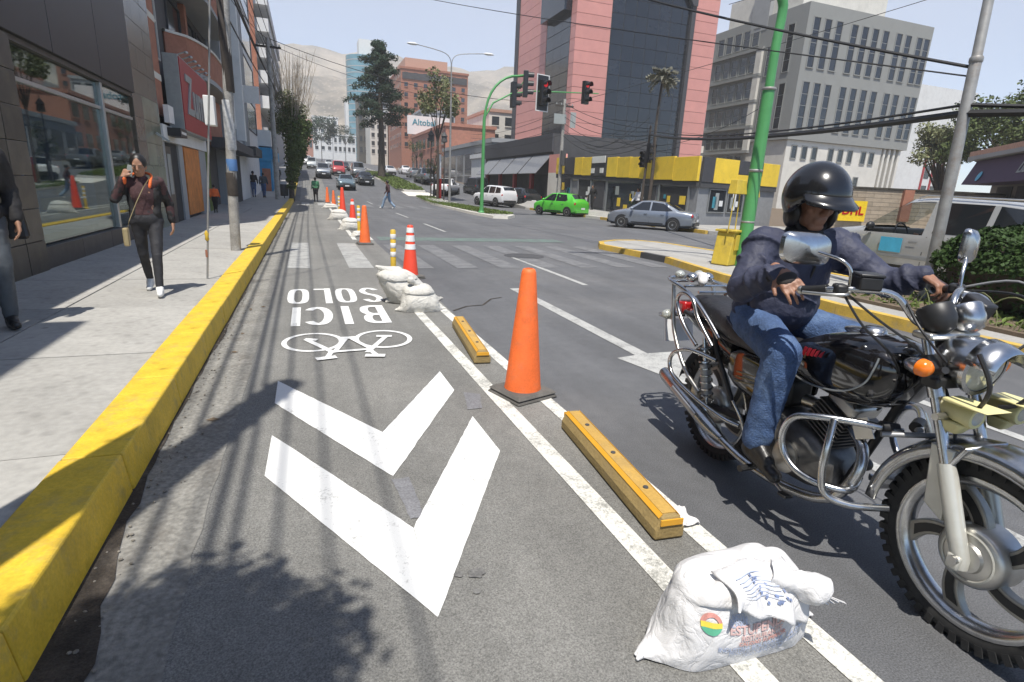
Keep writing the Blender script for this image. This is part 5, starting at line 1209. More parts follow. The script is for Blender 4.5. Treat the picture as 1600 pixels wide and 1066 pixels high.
for k in range(7):
    a = rng.uniform(23,40); cable((18.35,a,3.9+rng.uniform(0,1.6)), (18.5,a-rng.uniform(5,9),3.9+rng.uniform(0,2.2)), .5, .014, 'loose drooping cable before the pink tower', 'loose cables before the pink tower')

# ================================================================ CONES, POSTS, SEPARATORS, SACKS
def cone_mesh():
    mb = MB(); mb.lathe([(.145,.055),(.14,.075),(.055,.93),(.045,.955),(.03,.96),(.026,.93)], n=28); return mb
def cone(name, label, loc, rz, group, m='orange', h=1.0, base=True, bands=()):
    t = thing(name, label, 'cone', loc, rz, group)
    mb = cone_mesh().xf(Matrix.Diagonal((h**.5,h**.5,h,1))); part('cone_body', mb, M[m], t, 50)
    for z0, z1 in bands:
        f = lambda z: (.14-(z/h-.075)*.0994)*h**.5+.004
        part('sleeve', MB().lathe([(f(z0)-.004,z0-.002),(f(z0),z0),(f(z1),z1),(f(z1)-.004,z1+.002)], n=28, cap=False), M['reflective'], t, 50)
    b = MB().hexa([(-.205,-.205,0),(.205,-.205,0),(.205,.205,0),(-.205,.205,0)], [(-.185,-.185,.028),(.185,-.185,.028),(.185,.185,.028),(-.185,.185,.028)])
    part('base', b, M['cone_base'], t, 0, .008)
    b = MB().hexa([(-.2,-.2,.031),(.2,-.2,.031),(.2,.2,.031),(-.2,.2,.031)], [(-.17,-.17,.058),(.17,-.17,.058),(.17,.17,.058),(-.17,.17,.058)])
    part('base_top', b, M['cone_base'], t, 0, .008)
    return t
GC = 'cones along the cycle lane'
cone('traffic_cone', 'large plain orange cone on a black rubber base nearest the viewpoint', (1.555,3.83,.008), .32, GC, h=1.06)
cone('traffic_cone', 'plain orange cone with black base standing beyond the crosswalk stripes', (1.37,15.0,.008), .1, GC, h=1.04)
cone('striped_cone', 'red cone with white reflective sleeves beside the yellow post behind the two sacks', (1.64,9.6,.008), .3, GC, 'red_orange', .95, True, ((.50,.585),(.635,.735),(.785,.865)))
cone('striped_cone', 'red cone with a white sleeve nearer of the two behind the far sacks', (1.55,21.6,.008), .2, GC, 'red_orange', 1.0, True, ((.76,.86),))
cone('traffic_cone', 'dull dark red cone farther of the two behind the far sacks', (1.5,27.0,.008), .2, GC, 'red_orange', 1.35)
cone('traffic_cone', 'small orange cone farthest down the lane near the officer', (1.34,42.5,.008), .2, GC, h=1.15)
cone('traffic_cone', 'orange cone just nearer than the farthest one by the officer', (1.58,38.2,.008), .2, GC, h=1.0)
def delineator(label, loc, h=.78):
    t = thing('delineator_post', label, 'post', loc, 0, 'yellow delineator posts')
    part('tube', MB().lathe([(.05,0),(.05,h-.02),(.035,h),(.02,h)], n=16), M['yellow_plastic'], t, 50)
    for k in range(3): part('sleeve', MB().lathe([(.051,0),(.0535,.004),(.0535,.086),(.051,.09)], (0,0,h-.17-.16*k), n=16, cap=False), M['reflective'], t, 50)
    part('foot', MB().lathe([(.11,0),(.11,.02),(.06,.06)], n=16), M['yellow_plastic'], t, 40)
delineator('yellow post with white sleeves left of the red striped cone', (1.43,10.2,.008))
delineator('slim yellow post with white sleeves beside the far orange cone', (1.52,18.6,.008), .85)
delineator('yellow post partly hidden behind the dull red cone', (1.38,27.6,.008), .9)
def separator(label, a, b, w=.16, h=.125):
    a = Vector(a); b = Vector(b); L = (b-a).length; rz = math.atan2(b.y-a.y, b.x-a.x)
    t = thing('lane_separator', label, 'lane separator', (a.x,a.y,.009), rz, 'lane separators')
    hw = w/2; mb = MB()
    prof = [(-hw,0),(-hw*.98,h*.45),(-hw*.62,h*.94),(-hw*.5,h),(hw*.5,h),(hw*.62,h*.94),(hw*.98,h*.45),(hw,0)]
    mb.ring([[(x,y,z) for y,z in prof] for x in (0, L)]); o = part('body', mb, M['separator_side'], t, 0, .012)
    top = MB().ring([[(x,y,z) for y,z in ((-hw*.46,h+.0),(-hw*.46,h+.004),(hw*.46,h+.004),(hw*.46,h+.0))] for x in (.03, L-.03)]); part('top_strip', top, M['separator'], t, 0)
    for s in (-1,1):
        q = [(s*hw*.50,h*1.02),(s*hw*.72,h*.86),(s*hw*.735,h*.885),(s*hw*.52,h*1.05)]
        st = MB().ring([[(x,y,z) for y,z in q] for x in (.02,L-.02)]); part('yellow_strip', st, M['separator_band'], t, 0)
    for x in (-.004, L+.004): part('end_strip', MB().box(x-.004,x+.004,-hw*.74,hw*.74,h*.66,h*.9), M['separator_band'], t, 0)
    for x in (.2*L,.5*L,.8*L): part('bolt', MB().cyl((x,0,h+.003),(x,0,h+.010),.016,.014,8), M['dark_grey'], t, 30)
    return t
separator('long yellow rubber separator between the white lines by the front sack', (1.555,1.85), (1.665,3.15))
separator('shorter yellow rubber separator lying behind the large orange cone', (1.465,4.64), (1.60,6.05))

# ---- sand-filled sacks
def sack_fn(L, W, H, seed, lean=0.):
    """u: angle round, v: 0 bottom .. 1 top. A full slumped sack: wide foot with two pulled corner tips, rounded shoulders"""
    def fn(u, v):
        a = 2*PI*u; ca, sa = math.cos(a), math.sin(a)
        sx = (abs(ca)**.62)*(1 if ca >= 0 else -1); sy = (abs(sa)**.8)*(1 if sa >= 0 else -1)
        if v < .72:
            t_ = v/.72; z = .70*H*t_; kx = 1-.26*t_**1.15; ky = .86+.30*math.sin(PI*min(1, t_*.8+.08))-.16*t_
        else:
            t_ = (v-.72)/.28; z = H*(.70+.30*math.sin(t_*PI/2)); c_ = max(.015, math.cos(t_*PI/2)**.8); kx = .74*c_; ky = .93*c_
        x = L/2*sx*kx; y = W/2*sy*ky
        tip = max(0, abs(sx)-.80)/.20*max(0, 1-v/.16)
        x += .055*tip*(1 if sx > 0 else -1); y *= 1-.7*tip; z += .012*tip
        n1 = noise.noise((ca*1.4+seed, sa*1.4, v*2.2)); n2 = noise.noise((ca*5+seed, sa*5, v*6))
        fold = .006*math.sin(5*x/L*9+8*v+seed)*v+.0035*math.sin(x/L*60+seed)*(1-min(1, v*4))
        k = 1+(.030*n1+.010*n2+fold)*(L/.58)/(.29)*.55
        return V(x*k+lean*z, y*k, max(0., z*(1+.10*n1*min(1, v*2))))
    return fn
def sack(label, loc, rz, L, W, H, seed, m, knot=True, lean=0., group='sand sacks along the cycle lane'):
    t = thing('sand_sack', label, 'sack', loc, rz, group); fn = sack_fn(L, W, H, seed, lean)
    mb = MB(); nu, nv = 88, 44
    mb.ring([[fn(j/nu, i/nv) for j in range(nu)] for i in range(nv+1)]); part('sack_body', mb, M[m], t, 60)
    sm = MB()
    for k in range(2):   # frayed bottom seam corners
        x = (L/2+.07)*(1 if k else -1); sm.tube([(x*.88,0,.015),(x*.95,-.01,.012),(x*.99,-.02,.008)], [.02,.014,.005], 6)
    part('seam_corner', sm, M[m], t, 60)
    return t, fn
s1, fn1 = sack('white sack with printed red and blue lettering in the foreground beside the front wheel', (1.415,1.29,.008), -.03, .67, .27, .345, 2.0, 'sack')
# the tied-off neck: flap folded over the front, knot and tuft to the right
def flap(u, v):
    x = -.15+.30*u+.03*math.sin(3*v); zf = .33-.13*v*(.25+.95*u)-.035*abs(math.sin(5*u))*v
    y = -.03-.135*v**.55-.012*math.sin(9*u+2*v)-.014*math.sin(17*u-4*v)*v
    return V(x+.05*v*(u-.3), y, zf+.010*math.sin(7*u)+.02*math.sin(PI*u)*(1-v))
fb = MB().grid(flap, 30, 16); o = part('folded_neck', fb, M['sack'], s1, 60); sd = o.modifiers.new('thick','SOLIDIFY'); sd.thickness = .008
kn = MB(); pts = smoothpts([(.075,-.07,.305),(.115,-.10,.30),(.145,-.115,.295),(.175,-.13,.29),(.215,-.15,.275),(.235,-.16,.255)], 4); rr = [.055,.05,.046,.044,.043,.042,.038,.034,.033,.036,.042,.048,.052,.054,.056,.056,.055,.054,.050,.042,.026]
n_ = len(pts); kn.tube(pts, [rr[min(len(rr)-1, int(i*len(rr)/n_))] for i in range(n_)], 24)
kn.v = [(x+.010*noise.noise((x*30,y*30,z*30)), y+.012*noise.noise((x*28+9,y*28,z*28)), z+.012*noise.noise((x*30,y*30+5,z*30))) for x,y,z in kn.v]
part('knot', kn, M['sack'], s1, 70)
tf = MB()
for k in range(5):
    a = -.8+.4*k; tf.add([(.21,-.15,.275),(.22+.035*math.cos(a),-.165-.02*k,.255+.045*math.sin(a)),(.235+.045*math.cos(a+.25),-.165-.015*k,.235+.05*math.sin(a+.25))], [(0,1,2)])
part('tuft', tf, M['sack'], s1, 0)
# flat print wrapped on the front of the sack
def on_front(x, z, d=.0022):
    """point on the sack's front at local x, height z"""
    best = None; lo, hi = 0., 1.
    v = .72*z/.2415 if z < .2415 else .72+.28*2/PI*math.asin(min(1, max(0, (z/.345-.70)/.30)))
    v = min(.99, max(.01, v))
    bu = .75; bd = 9
    a, b2 = .52, .98
    for _ in range(34):
        m_ = (a+b2)/2; q = fn1(m_, v)
        if q.x < x: a = m_
        else: b2 = m_
    q = fn1((a+b2)/2, v); return V(x, q.y-d-.002, q.z)
def front_text(s, size, cx, cz, m, curve=0., bold=.004, rot=0., name='print_line'):
    tm = text_mesh(s, size, 0, bold); bm_ = bmesh.new()
    vs = [bm_.verts.new(p) for p in tm.v]
    for f in tm.f:
        try: bm_.faces.new([vs[i] for i in f])
        except ValueError: pass
    bmesh.ops.triangulate(bm_, faces=bm_.faces[:]); bmesh.ops.subdivide_edges(bm_, edges=[e for e in bm_.edges if e.calc_length() > size*.5], cuts=2, use_grid_fill=False)
    bmesh.ops.triangulate(bm_, faces=bm_.faces[:]); bm_.verts.index_update()
    mb = MB(); c, s_ = math.cos(rot), math.sin(rot)
    for v in bm_.verts:
        x = cx+v.co.x*c-v.co.y*s_; z = cz+v.co.x*s_+v.co.y*c+curve*(v.co.x)**2; mb.v.append(tuple(on_front(x, z)))
    mb.f = [tuple(v.index for v in f.verts) for f in bm_.faces]; bm_.free()
    return part(name, mb, M[m], s1, 0)
front_text('ESTUPENDA', .046, .0, .160, 'ink_pink', .9, .0012, .03)
front_text('RESTAURANTE', .026, .01, .130, 'ink_pink', .9, .0008, .04)
front_text('CALIDAD SUPERIOR', .022, .015, .108, 'ink_red', .9, .0005, .05)
front_text('INDUSTRIA BOLIVIANA  LA PAZ', .026, .02, .086, 'ink_pale', .9, .0008, .06)
front_text('PRODUCTO DE CONSUMO', .024, .03, .065, 'ink_pale', .9, .0006, .06)
front_text('PESO NETO 46 kg', .022, .035, .046, 'ink_pale', .9, .0005, .06)
for k, sx in enumerate(('NETO','AZUCAR','BLANCA')): front_text(sx, .018, -.09, .212-.013*k, 'ink_pale', 0, .0006, .02)
def badge(a0, a1, r0, r1, m):
    mb = MB(); n = 14; cx, cz = -.19, .192
    for i in range(n+1):
        a = a0+(a1-a0)*i/n
        for r in (r0, r1): mb.v.append(tuple(on_front(cx+r*math.cos(a), cz+r*math.sin(a)*.92, .003)))
    mb.f = [(2*i,2*i+1,2*i+3,2*i+2) for i in range(n)]; part('badge_arc', mb, M[m], s1, 0)
badge(.1, PI-.1, .022, .036, 'ink_red'); badge(PI+.35, 2*PI-.35, .012, .036, 'ink_green'); 
bm2 = MB(); 
for i in range(9): bm2.v += [tuple(on_front(-.19-.035+.07*i/8, .192+dz, .0035)) for dz in (-.010,.006)]
bm2.f = [(2*i,2*i+2,2*i+3,2*i+1) for i in range(8)]; part('badge_band', bm2, M['ink_yellow'], s1, 0)
# blue print on the folded neck
rg = random.Random(8); fm = MB()
for k in range(26):
    u, v = rg.uniform(.3,.95), rg.uniform(.05,.75)
    p = flap(u,v); q = flap(u+rg.uniform(.02,.05), v); w = flap(u, v+rg.uniform(.03,.07)); z_ = flap(u+.03, v+.06); off = V(0,-.013,.010)
    fm.quad(p+off, q+off, z_+off, w+off)
part('neck_print', fm, M['ink_blue'], s1, 0)
for k in range(7):
    st = MB(); 
    for i in range(9):
        v = .12+.08*k; u = .12+.5*i/8; p = flap(u, v)+V(0,-.013,.010); st.v += [tuple(p), tuple(flap(u, v+.018)+V(0,-.013,.010))]
    st.f = [(2*i,2*i+2,2*i+3,2*i+1) for i in range(8)]; part('print_line', st, M['ink_pale'], s1, 0)
# crumpled scrap, and the two sacks leaning together further on
sc_ = MB().grid(lambda u,v: V(.11*(u-.5)+.01*math.sin(9*v), .16*(v-.5), .012+.03*abs(noise.noise((u*5,v*5,3)))), 8, 8)
o = part('paper_scrap', sc_, M['sack'], None, 0, loc=(1.72,1.98,.01)); tag(o, 'crumpled white scrap lying on the right white line behind the front sack', 'litter')
t, f2 = sack('dusty white sack lying in front of the striped cone, nearer of the pair', (1.33,7.0,.008), .02, .55, .34, .34, 5.0, 'sack2', lean=-.1); part('knot', MB().chain([(-.05,-.02,.33),(-.1,-.04,.38),(-.14,-.05,.40)], [.05,.035,.05]), M['sack2'], t, 60)
t, f2 = sack('tall dusty white sack slumped behind the nearer one before the yellow post', (1.36,7.6,.008), .22, .74, .40, .47, 9.0, 'sack2', lean=-.75); part('knot', MB().chain([(-.26,0,.40),(-.42,0,.45),(-.54,.02,.50)], [.10,.055,.02]), M['sack2'], t, 60)
sack('white sack slumped before the red cone down the lane', (1.33,19.6,.008), .1, .75, .45, .38, 3.0, 'sack2'); sack('white sack lying before the dull red cone down the lane', (1.2,24.6,.008), -.1, .85, .45, .42, 4.0, 'sack2')
sack('flattened white sack lying alone on the stripes far down the lane', (1.25,34.5,.008), -.1, .95, .45, .26, 6.0, 'sack2'); sack('small white sack at the foot of the slim yellow post', (1.40,17.2,.008), .4, .5, .3, .16, 7.0, 'sack2')
# ================================================================ VEHICLES
KIND = {
 'sedan': dict(r=.31, wx=(1.38,-1.27), st=[(-2.25,.38,.74,.78,.66,.58),(-2.18,.26,.84,.92,.78,.68),(-1.75,.21,.89,.99,.83,.72),(-1.5,.2,.90,1.0,.85,.70),(-.72,.2,.92,1.38,.86,.57),(0,.2,.91,1.44,.87,.58),(.5,.2,.90,1.40,.87,.57),(1.22,.2,.89,.99,.86,.70),(1.85,.21,.82,.86,.84,.70),(2.12,.24,.72,.76,.78,.66),(2.22,.34,.62,.65,.66,.56)],
   cowl=(1.22,.5), rear=(-1.5,-.72), win=[[(.98,.95),(.42,1.34),(-.02,1.37),(-.02,.95)],[(-.10,.95),(-.10,1.37),(-.66,1.32),(-1.2,.99),(-.9,.95)]]),
 'hatch': dict(r=.29, wx=(1.22,-1.2), st=[(-1.85,.36,.80,.84,.68,.60),(-1.80,.26,.90,.98,.80,.70),(-1.62,.22,.94,1.12,.82,.66),(-1.25,.2,.94,1.42,.83,.58),(-.4,.2,.93,1.50,.84,.59),(.35,.2,.92,1.46,.84,.58),(1.15,.2,.90,1.0,.83,.68),(1.6,.22,.82,.88,.80,.66),(1.82,.26,.72,.76,.72,.6),(1.88,.34,.6,.63,.62,.52)],
   cowl=(1.15,.35), rear=(-1.62,-1.25), win=[[(.92,.97),(.3,1.4),(-.1,1.43),(-.1,.97)],[(-.18,.97),(-.18,1.43),(-.95,1.4),(-1.15,1.05),(-1.0,.97)]]),
 'suv': dict(r=.36, wx=(1.45,-1.35), st=[(-2.25,.48,.95,1.0,.74,.66),(-2.2,.36,1.05,1.35,.86,.68),(-1.95,.32,1.07,1.64,.89,.66),(-1.2,.3,1.07,1.72,.90,.66),(0,.3,1.06,1.76,.91,.66),(.35,.3,1.06,1.73,.91,.65),(1.2,.3,1.05,1.16,.90,.74),(1.9,.32,1.0,1.06,.88,.74),(2.18,.38,.86,.92,.82,.70),(2.27,.48,.72,.75,.72,.62)],
   cowl=(1.2,.35), rear=(-2.2,-1.95), win=[[(.98,1.12),(.32,1.66),(-.18,1.68),(-.18,1.12)],[(-.28,1.12),(-.28,1.68),(-1.1,1.66),(-1.1,1.12)],[(-1.2,1.12),(-1.2,1.65),(-1.8,1.58),(-1.95,1.16)]]),
 'pickup': dict(r=.36, wx=(1.55,-1.5), st=[(-2.55,.5,.98,1.0,.80,.76),(-2.5,.42,1.04,1.06,.86,.82),(-.75,.36,1.06,1.08,.88,.84),(-.7,.36,1.06,1.1,.88,.72),(-.55,.36,1.06,1.70,.88,.62),(.3,.36,1.06,1.73,.88,.63),(.55,.36,1.05,1.68,.88,.62),(1.25,.36,1.04,1.14,.87,.74),(2.1,.38,.98,1.02,.85,.72),(2.4,.45,.8,.84,.78,.66),(2.45,.5,.7,.72,.7,.6)],
   cowl=(1.25,.55), rear=(-.7,-.55), win=[[(1.0,1.1),(.5,1.62),(.1,1.64),(.1,1.1)],[(.02,1.1),(.02,1.64),(-.5,1.6),(-.55,1.1)]]),
 'van': dict(r=.33, wx=(1.35,-1.35), st=[(-2.2,.4,1.0,1.2,.78,.7),(-2.15,.32,1.05,1.80,.84,.68),(-1.9,.28,1.05,1.92,.86,.68),(.6,.28,1.05,1.94,.86,.68),(.9,.28,1.03,1.88,.86,.66),(1.65,.28,1.0,1.2,.85,.72),(2.05,.3,.9,1.0,.82,.70),(2.2,.4,.7,.75,.74,.64)],
   cowl=(1.65,.9), rear=(-2.15,-1.9), win=[[(1.4,1.1),(.9,1.8),(.35,1.82),(.35,1.1)],[(.25,1.1),(.25,1.82),(-.8,1.82),(-.8,1.1)],[(-.9,1.1),(-.9,1.82),(-1.9,1.8),(-1.95,1.1)]]),
}
def lerp_st(st, x):
    for a, b in zip(st, st[1:]):
        if a[0] <= x <= b[0]:
            f = (x-a[0])/(b[0]-a[0]); return tuple(a[i]+(b[i]-a[i])*f for i in range(6))
    return st[0] if x < st[0][0] else st[-1]
WHEEL = {}
def wheel_meshes(r):
    if r in WHEEL: return WHEEL[r]
    w = .20
    ty = MB().lathe([(r*.62,-w/2),(r*.93,-w/2),(r,-w*.36),(r,w*.36),(r*.93,w/2),(r*.62,w/2)], axis=(0,1,0), n=28).mesh('tyre', M['rubber'], 50)
    rm = MB().lathe([(r*.64,w*.30),(r*.66,w*.52),(r*.60,w*.50),(r*.55,w*.32),(.02,w*.30)], axis=(0,1,0), n=28)
    for k in range(5):
        a = 2*PI*k/5; c, s = math.cos(a), math.sin(a); q = V(c,0,s); p = V(-s,0,c)
        rm.add([q*.04+p*.035+V(0,w*.49,0), q*.04-p*.035+V(0,w*.49,0), q*r*.6-p*.045+V(0,w*.47,0), q*r*.6+p*.045+V(0,w*.47,0), q*.04+p*.035+V(0,w*.31,0), q*.04-p*.035+V(0,w*.31,0), q*r*.6-p*.045+V(0,w*.31,0), q*r*.6+p*.045+V(0,w*.31,0)], [(0,1,2,3),(0,3,7,4),(1,5,6,2)])
    rm.lathe([(.05,w*.49),(.05,w*.55),(.02,w*.56)], axis=(0,1,0), n=12)
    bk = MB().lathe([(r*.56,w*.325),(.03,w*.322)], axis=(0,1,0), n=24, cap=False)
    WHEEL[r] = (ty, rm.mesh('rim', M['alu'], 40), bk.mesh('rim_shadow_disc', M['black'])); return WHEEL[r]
def car(name, label, cat, loc, ang, paint_, kind, group=None, s=1., detail=True, see_through=False):
    K = KIND[kind]; st = K['st']; t = thing(name, label, cat, loc, ang, group); t.scale = (s,s,s)
    X = []
    for a, b in zip(st, st[1:]):
        n = max(1, int((b[0]-a[0])/.12)); X += [a[0]+(b[0]-a[0])*i/n for i in range(n)]
    X.append(st[-1][0])
    def half(x):
        _, zs, zb, zt, wb, wt = lerp_st(st, x); ws = wb-.03; top = max(zt, zb+.02)
        return [(ws*.84,zs),(ws,zs+.09),(wb,zs+(zb-zs)*.5),(wb*.988,zs+(zb-zs)*.86),(wb*.95,zb),(wt+(wb*.95-wt)*.04 if top-zb>.2 else wb*.9,zb+(top-zb)*.9 if top-zb>.2 else zb+(top-zb)*.5),(wt*.86,top),(wt*.45,top+.018),(0,top+.024)]
    rings = []
    for x in X:
        h = half(x); rings.append([(x,y,z) for y,z in h]+[(x,-y,z) for y,z in reversed(h[:-1])])
    bd = MB().ring(rings)
    if see_through: bd.f = [f for i, f in enumerate(bd.f) if not (i < 17*(len(X)-1) and ((i % 17 in (4, 11) and -.16 < X[i//17] < .98) or (i % 17 in (5, 6, 7, 8, 9, 10) and .40 < X[i//17] < 1.08)))]
    part('body', bd, paint_, t, 38)
    def ys(x, z):
        h = half(x)
        for (y0,z0),(y1,z1) in zip(h, h[1:]):
            if z0 <= z <= z1: return y0+(y1-y0)*((z-z0)/max(1e-6, z1-z0))
        return h[-3][0]
    def side_panel(nm, P, m, off, parent=t, n=6):
        for sg in (1,-1):
            mb = MB(); # fan of densified outline
            pts = []
            for (x0,z0),(x1,z1) in zip(P, P[1:]+P[:1]):
                for i in range(n): pts.append((x0+(x1-x0)*i/n, z0+(z1-z0)*i/n))
            vs = [(x, sg*(ys(x,z)+off), z) for x,z in pts]; cx = sum(p[0] for p in pts)/len(pts); cz = sum(p[1] for p in pts)/len(pts)
            mb.v = vs+[(cx, sg*(ys(cx,cz)+off), cz)]; k = len(vs); mb.f = [(i,(i+1)%k,k) if sg < 0 else ((i+1)%k,i,k) for i in range(k)]
            part(nm, mb, M[m], parent, 0)
    for P in K['win'][1 if see_through else 0:]: side_panel('side_window', P, 'car_glass', .006)
    def top_panel(nm, x0, x1, m, inset=.06):
        n = 6; r = []
        for i in range(n+1):
            x = x0+(x1-x0)*(inset+(1-2*inset)*i/n); h = half(x); r.append([(x, y*k, z) for k, (y, z) in ((1,h[6]),(1,h[7]),(1,h[8]),(-1,h[7]),(-1,h[6]))])
        mb = MB().ring(r, False, False); dx = -(x1-x0); o = V(.012 if x0 > 0 else -.012, 0, .01); mb.v = [tuple(Vector(v)+o) for v in mb.v]; part(nm, mb, M[m], t, 30)
    top_panel('windscreen', *K['cowl'], 'glass' if see_through else 'car_glass'); top_panel('rear_window', *K['rear'], 'car_glass')
    ty, rm, bk = wheel_meshes(K['r'])
    for x in K['wx']:
        for sg in (1,-1):
            yw = lerp_st(st, x)[4]-.085
            arch = MB().lathe([(K['r']*1.16,0),(K['r']*1.16,.018),(K['r']*.5,.018)], (x, sg*(yw+.07), K['r']+.02), (0,sg,0), 28); part('wheel_arch', arch, M['black'], t, 0)
            w = link('wheel', ty, t, (x, sg*yw, K['r'])); w.rotation_euler = (0,0,0 if sg > 0 else PI)
            link('rim', rm, w); link('rim_disc', bk, w)
    f = st[-2]; b_ = st[1]; xf = st[-1][0]; xr = st[0][0]
    for sg in (1,-1):
        part('headlight', MB().ell((f[0]-.06, sg*(f[4]-.14), f[2]-.06), (.13,.15,.085), 12, 8), M['headlamp'], t, 50)
        part('tail_light', MB().ell((b_[0]+.03, sg*(b_[4]-.09), b_[2]-.08), (.06,.11,.12), 12, 8), M['red_lens'], t, 50)
        xm = K['win'][0][0][0]-.12
        part('mirror', MB().ell((xm, sg*(lerp_st(st,xm)[4]+.08), K['win'][0][0][1]+.06), (.07,.10,.08), 10, 7), M['black'] if kind == 'suv' else paint_, t, 50)
    part('front_bumper', MB().box(xf-.12, xf+.04, -.62, .62, st[-1][1]-.1, st[-1][1]+.06), M['black'], t, 0, .02); part('rear_bumper', MB().box(xr-.05, xr+.1, -.66, .66, st[0][1]-.1, st[0][1]+.08), M['black'] if kind != 'hatch' else paint_, t, 0, .02)
    part('grille', MB().box(xf-.03, xf+.012, -.36, .36, st[-1][1]+.1, st[-1][1]+.2), M['black'], t, 0)
    part('number_plate', MB().box(xf+.04, xf+.05, -.2, .2, st[-1][1]-.07, st[-1][1]+.05), M['plate'], t, 0); part('number_plate', MB().box(xr-.062, xr-.051, -.2, .2, st[0][1]+.12, st[0][1]+.24), M['plate'], t, 0)
    part('underbody', MB().box(st[1][0]+.1, st[-2][0]-.1, -.66, .66, .17, st[2][1]+.02), M['black'], t, 0)
    if detail:
        xa = K['win'][0][0][0]+.12; xb = K['win'][0][2][0]-.04; xc = K['win'][1][-1][0]-.05 if kind != 'pickup' else -.62; zb = lerp_st(st, 0)[2]; zs = lerp_st(st,0)[1]
        for xx in (xa-.1, xb, xc): side_panel('door_seam', [(xx-.007,zs+.1),(xx+.007,zs+.1),(xx+.007,zb-.02),(xx-.007,zb-.02)], 'black', .003, n=2)
        for xx in (xb+.12, xc+.16): side_panel('door_handle', [(xx,zb-.16),(xx+.17,zb-.16),(xx+.17,zb-.125),(xx,zb-.125)], 'chrome' if kind != 'suv' else 'grey_metal', .022, n=2)
        side_panel('sill_trim', [(K['wx'][1]+.5,zs+.10),(K['wx'][0]-.5,zs+.10),(K['wx'][0]-.5,zs+.16),(K['wx'][1]+.5,zs+.16)], 'black', .005, n=3)
    return t
P_ = {k: car_paint('car_paint_'+k, c, mt) for k, c, mt in (('silver',(.33,.345,.36),.55),('green',(.10,.50,.05),.1),('white',(.72,.72,.72),0),('black',(.02,.022,.024),.2),('bluegrey',(.16,.22,.25),.4),('darkred',(.16,.03,.03),.2),('grey',(.20,.21,.22),.4),('red',(.42,.05,.05),0),('pale',(.50,.52,.51),.3),('steel',(.26,.285,.32),.5))}
car('parked_sedan', 'blue-grey sedan seen from the side turning in front of the corner shop', 'car', (16.05,23.65,0), math.atan2(.75,-.66), P_['steel'], 'sedan', s=.95)
car('green_hatchback', 'bright green hatchback seen from behind beside the right kerb', 'car', (16.2,34.8,0), math.radians(116), P_['green'], 'hatch')
car('white_suv', 'white four-wheel drive seen from behind just right of the green mast', 'car', (15.6,47.5,.06), math.radians(108), P_['white'], 'suv')
car('dark_suv', 'small black four-wheel drive between the white one and the green hatchback', 'car', (18.2,47.6,.06), math.radians(100), P_['black'], 'hatch', s=1.12)
car('white_pickup', 'white pick-up on the far carriageway behind the banded post', 'car', (13.9,58.6,.62), math.radians(60), P_['white'], 'pickup')
car('dark_jeep', 'dark boxy off-roader behind the white pick-up', 'car', (17.6,60.5,.8), math.radians(95), P_['black'], 'van', s=.95)
car('grey_pickup', 'grey pick-up farther along the right kerb', 'car', (14.6,73.5,1.7), math.radians(95), P_['grey'], 'pickup', s=1.15)
for lab, x, y, a, p, k in (('pale blue-grey sedan coming down the avenue nearest of the oncoming cars',3.75,60.5,-90,'bluegrey','sedan'),('dark sedan half hidden behind the pale blue-grey one',6.3,67.5,-88,'black','sedan'),('silver four-wheel drive coming down the left lane far up the avenue',2.0,75.5,-90,'silver','suv'),('red van far up the avenue beside the silver four-wheel drive',4.2,83,-90,'red','van'),('grey van following the dark sedan down the avenue',6.6,80,-90,'grey','van'),('white car on the far side of the median by the conifer trunk',13.2,98,95,'white','sedan'),('dark grey car among the parked row on the far right kerb',15.6,88,92,'grey','hatch'),('white hatchback parked farther along the right kerb',16.8,104,92,'white','hatch'),('pale car at the far end of the left lane',1.0,108,-90,'pale','van'),('small dark car far up beside the conifer',6.4,105,-90,'black','hatch'),('white minibus far up the left lane under the trees',.4,132,-90,'white','van'),('pale sedan far up the middle lane',4.6,128,-90,'pale','sedan')):
    car('distant_car', lab, 'car', (x,y,gz(y)), math.radians(a), P_[p], k, detail=False)
sv = car('silver_suv', 'large silver four-wheel drive passing behind the bush with a blue sticker on its door', 'car', (12.15,7.55,0), math.radians(90), car_paint('car_paint_warmsilver', (.43,.43,.42), .35), 'suv', s=1.03, see_through=True)
part('door_sticker', MB().box(.18,.62,.923,.930,.70,.98), M['blue_sticker'], sv, 0); part('roof_rail', MB().tube([(-1.8,.62,1.66),(-1.7,.62,1.76),(.1,.62,1.80),(.25,.62,1.74)], .018, 6), M['alu'], sv, 50)
part('door_moulding', MB().box(-1.0,1.05,.921,.935,.60,.66), P_['silver'], sv, 0, .004)
# open driver's window: pale interior with the driver behind
part('dashboard', MB().box(.75,1.1,-.72,.72,.9,1.14), M['black'], sv, 0, .03); part('seat_back', MB().hexa([(-.42,.15,.5),(-.2,.15,.5),(-.2,.62,.5),(-.42,.62,.5)],[(-.6,.2,1.32),(-.45,.2,1.32),(-.45,.58,1.32),(-.6,.58,1.32)]), M['black'], sv, 0, .03); part('steering_wheel', MB().tube([(.62+.05*math.sin(a),.38+.18*math.cos(a),1.08+.17*math.sin(a)) for a in [2*PI*k/20 for k in range(20)]], .014, 6, True), M['black'], sv, 50)
part('fog_lamp', MB().ell((2.2,.6,.55),(.05,.08,.06)), M['headlamp'], sv, 50)
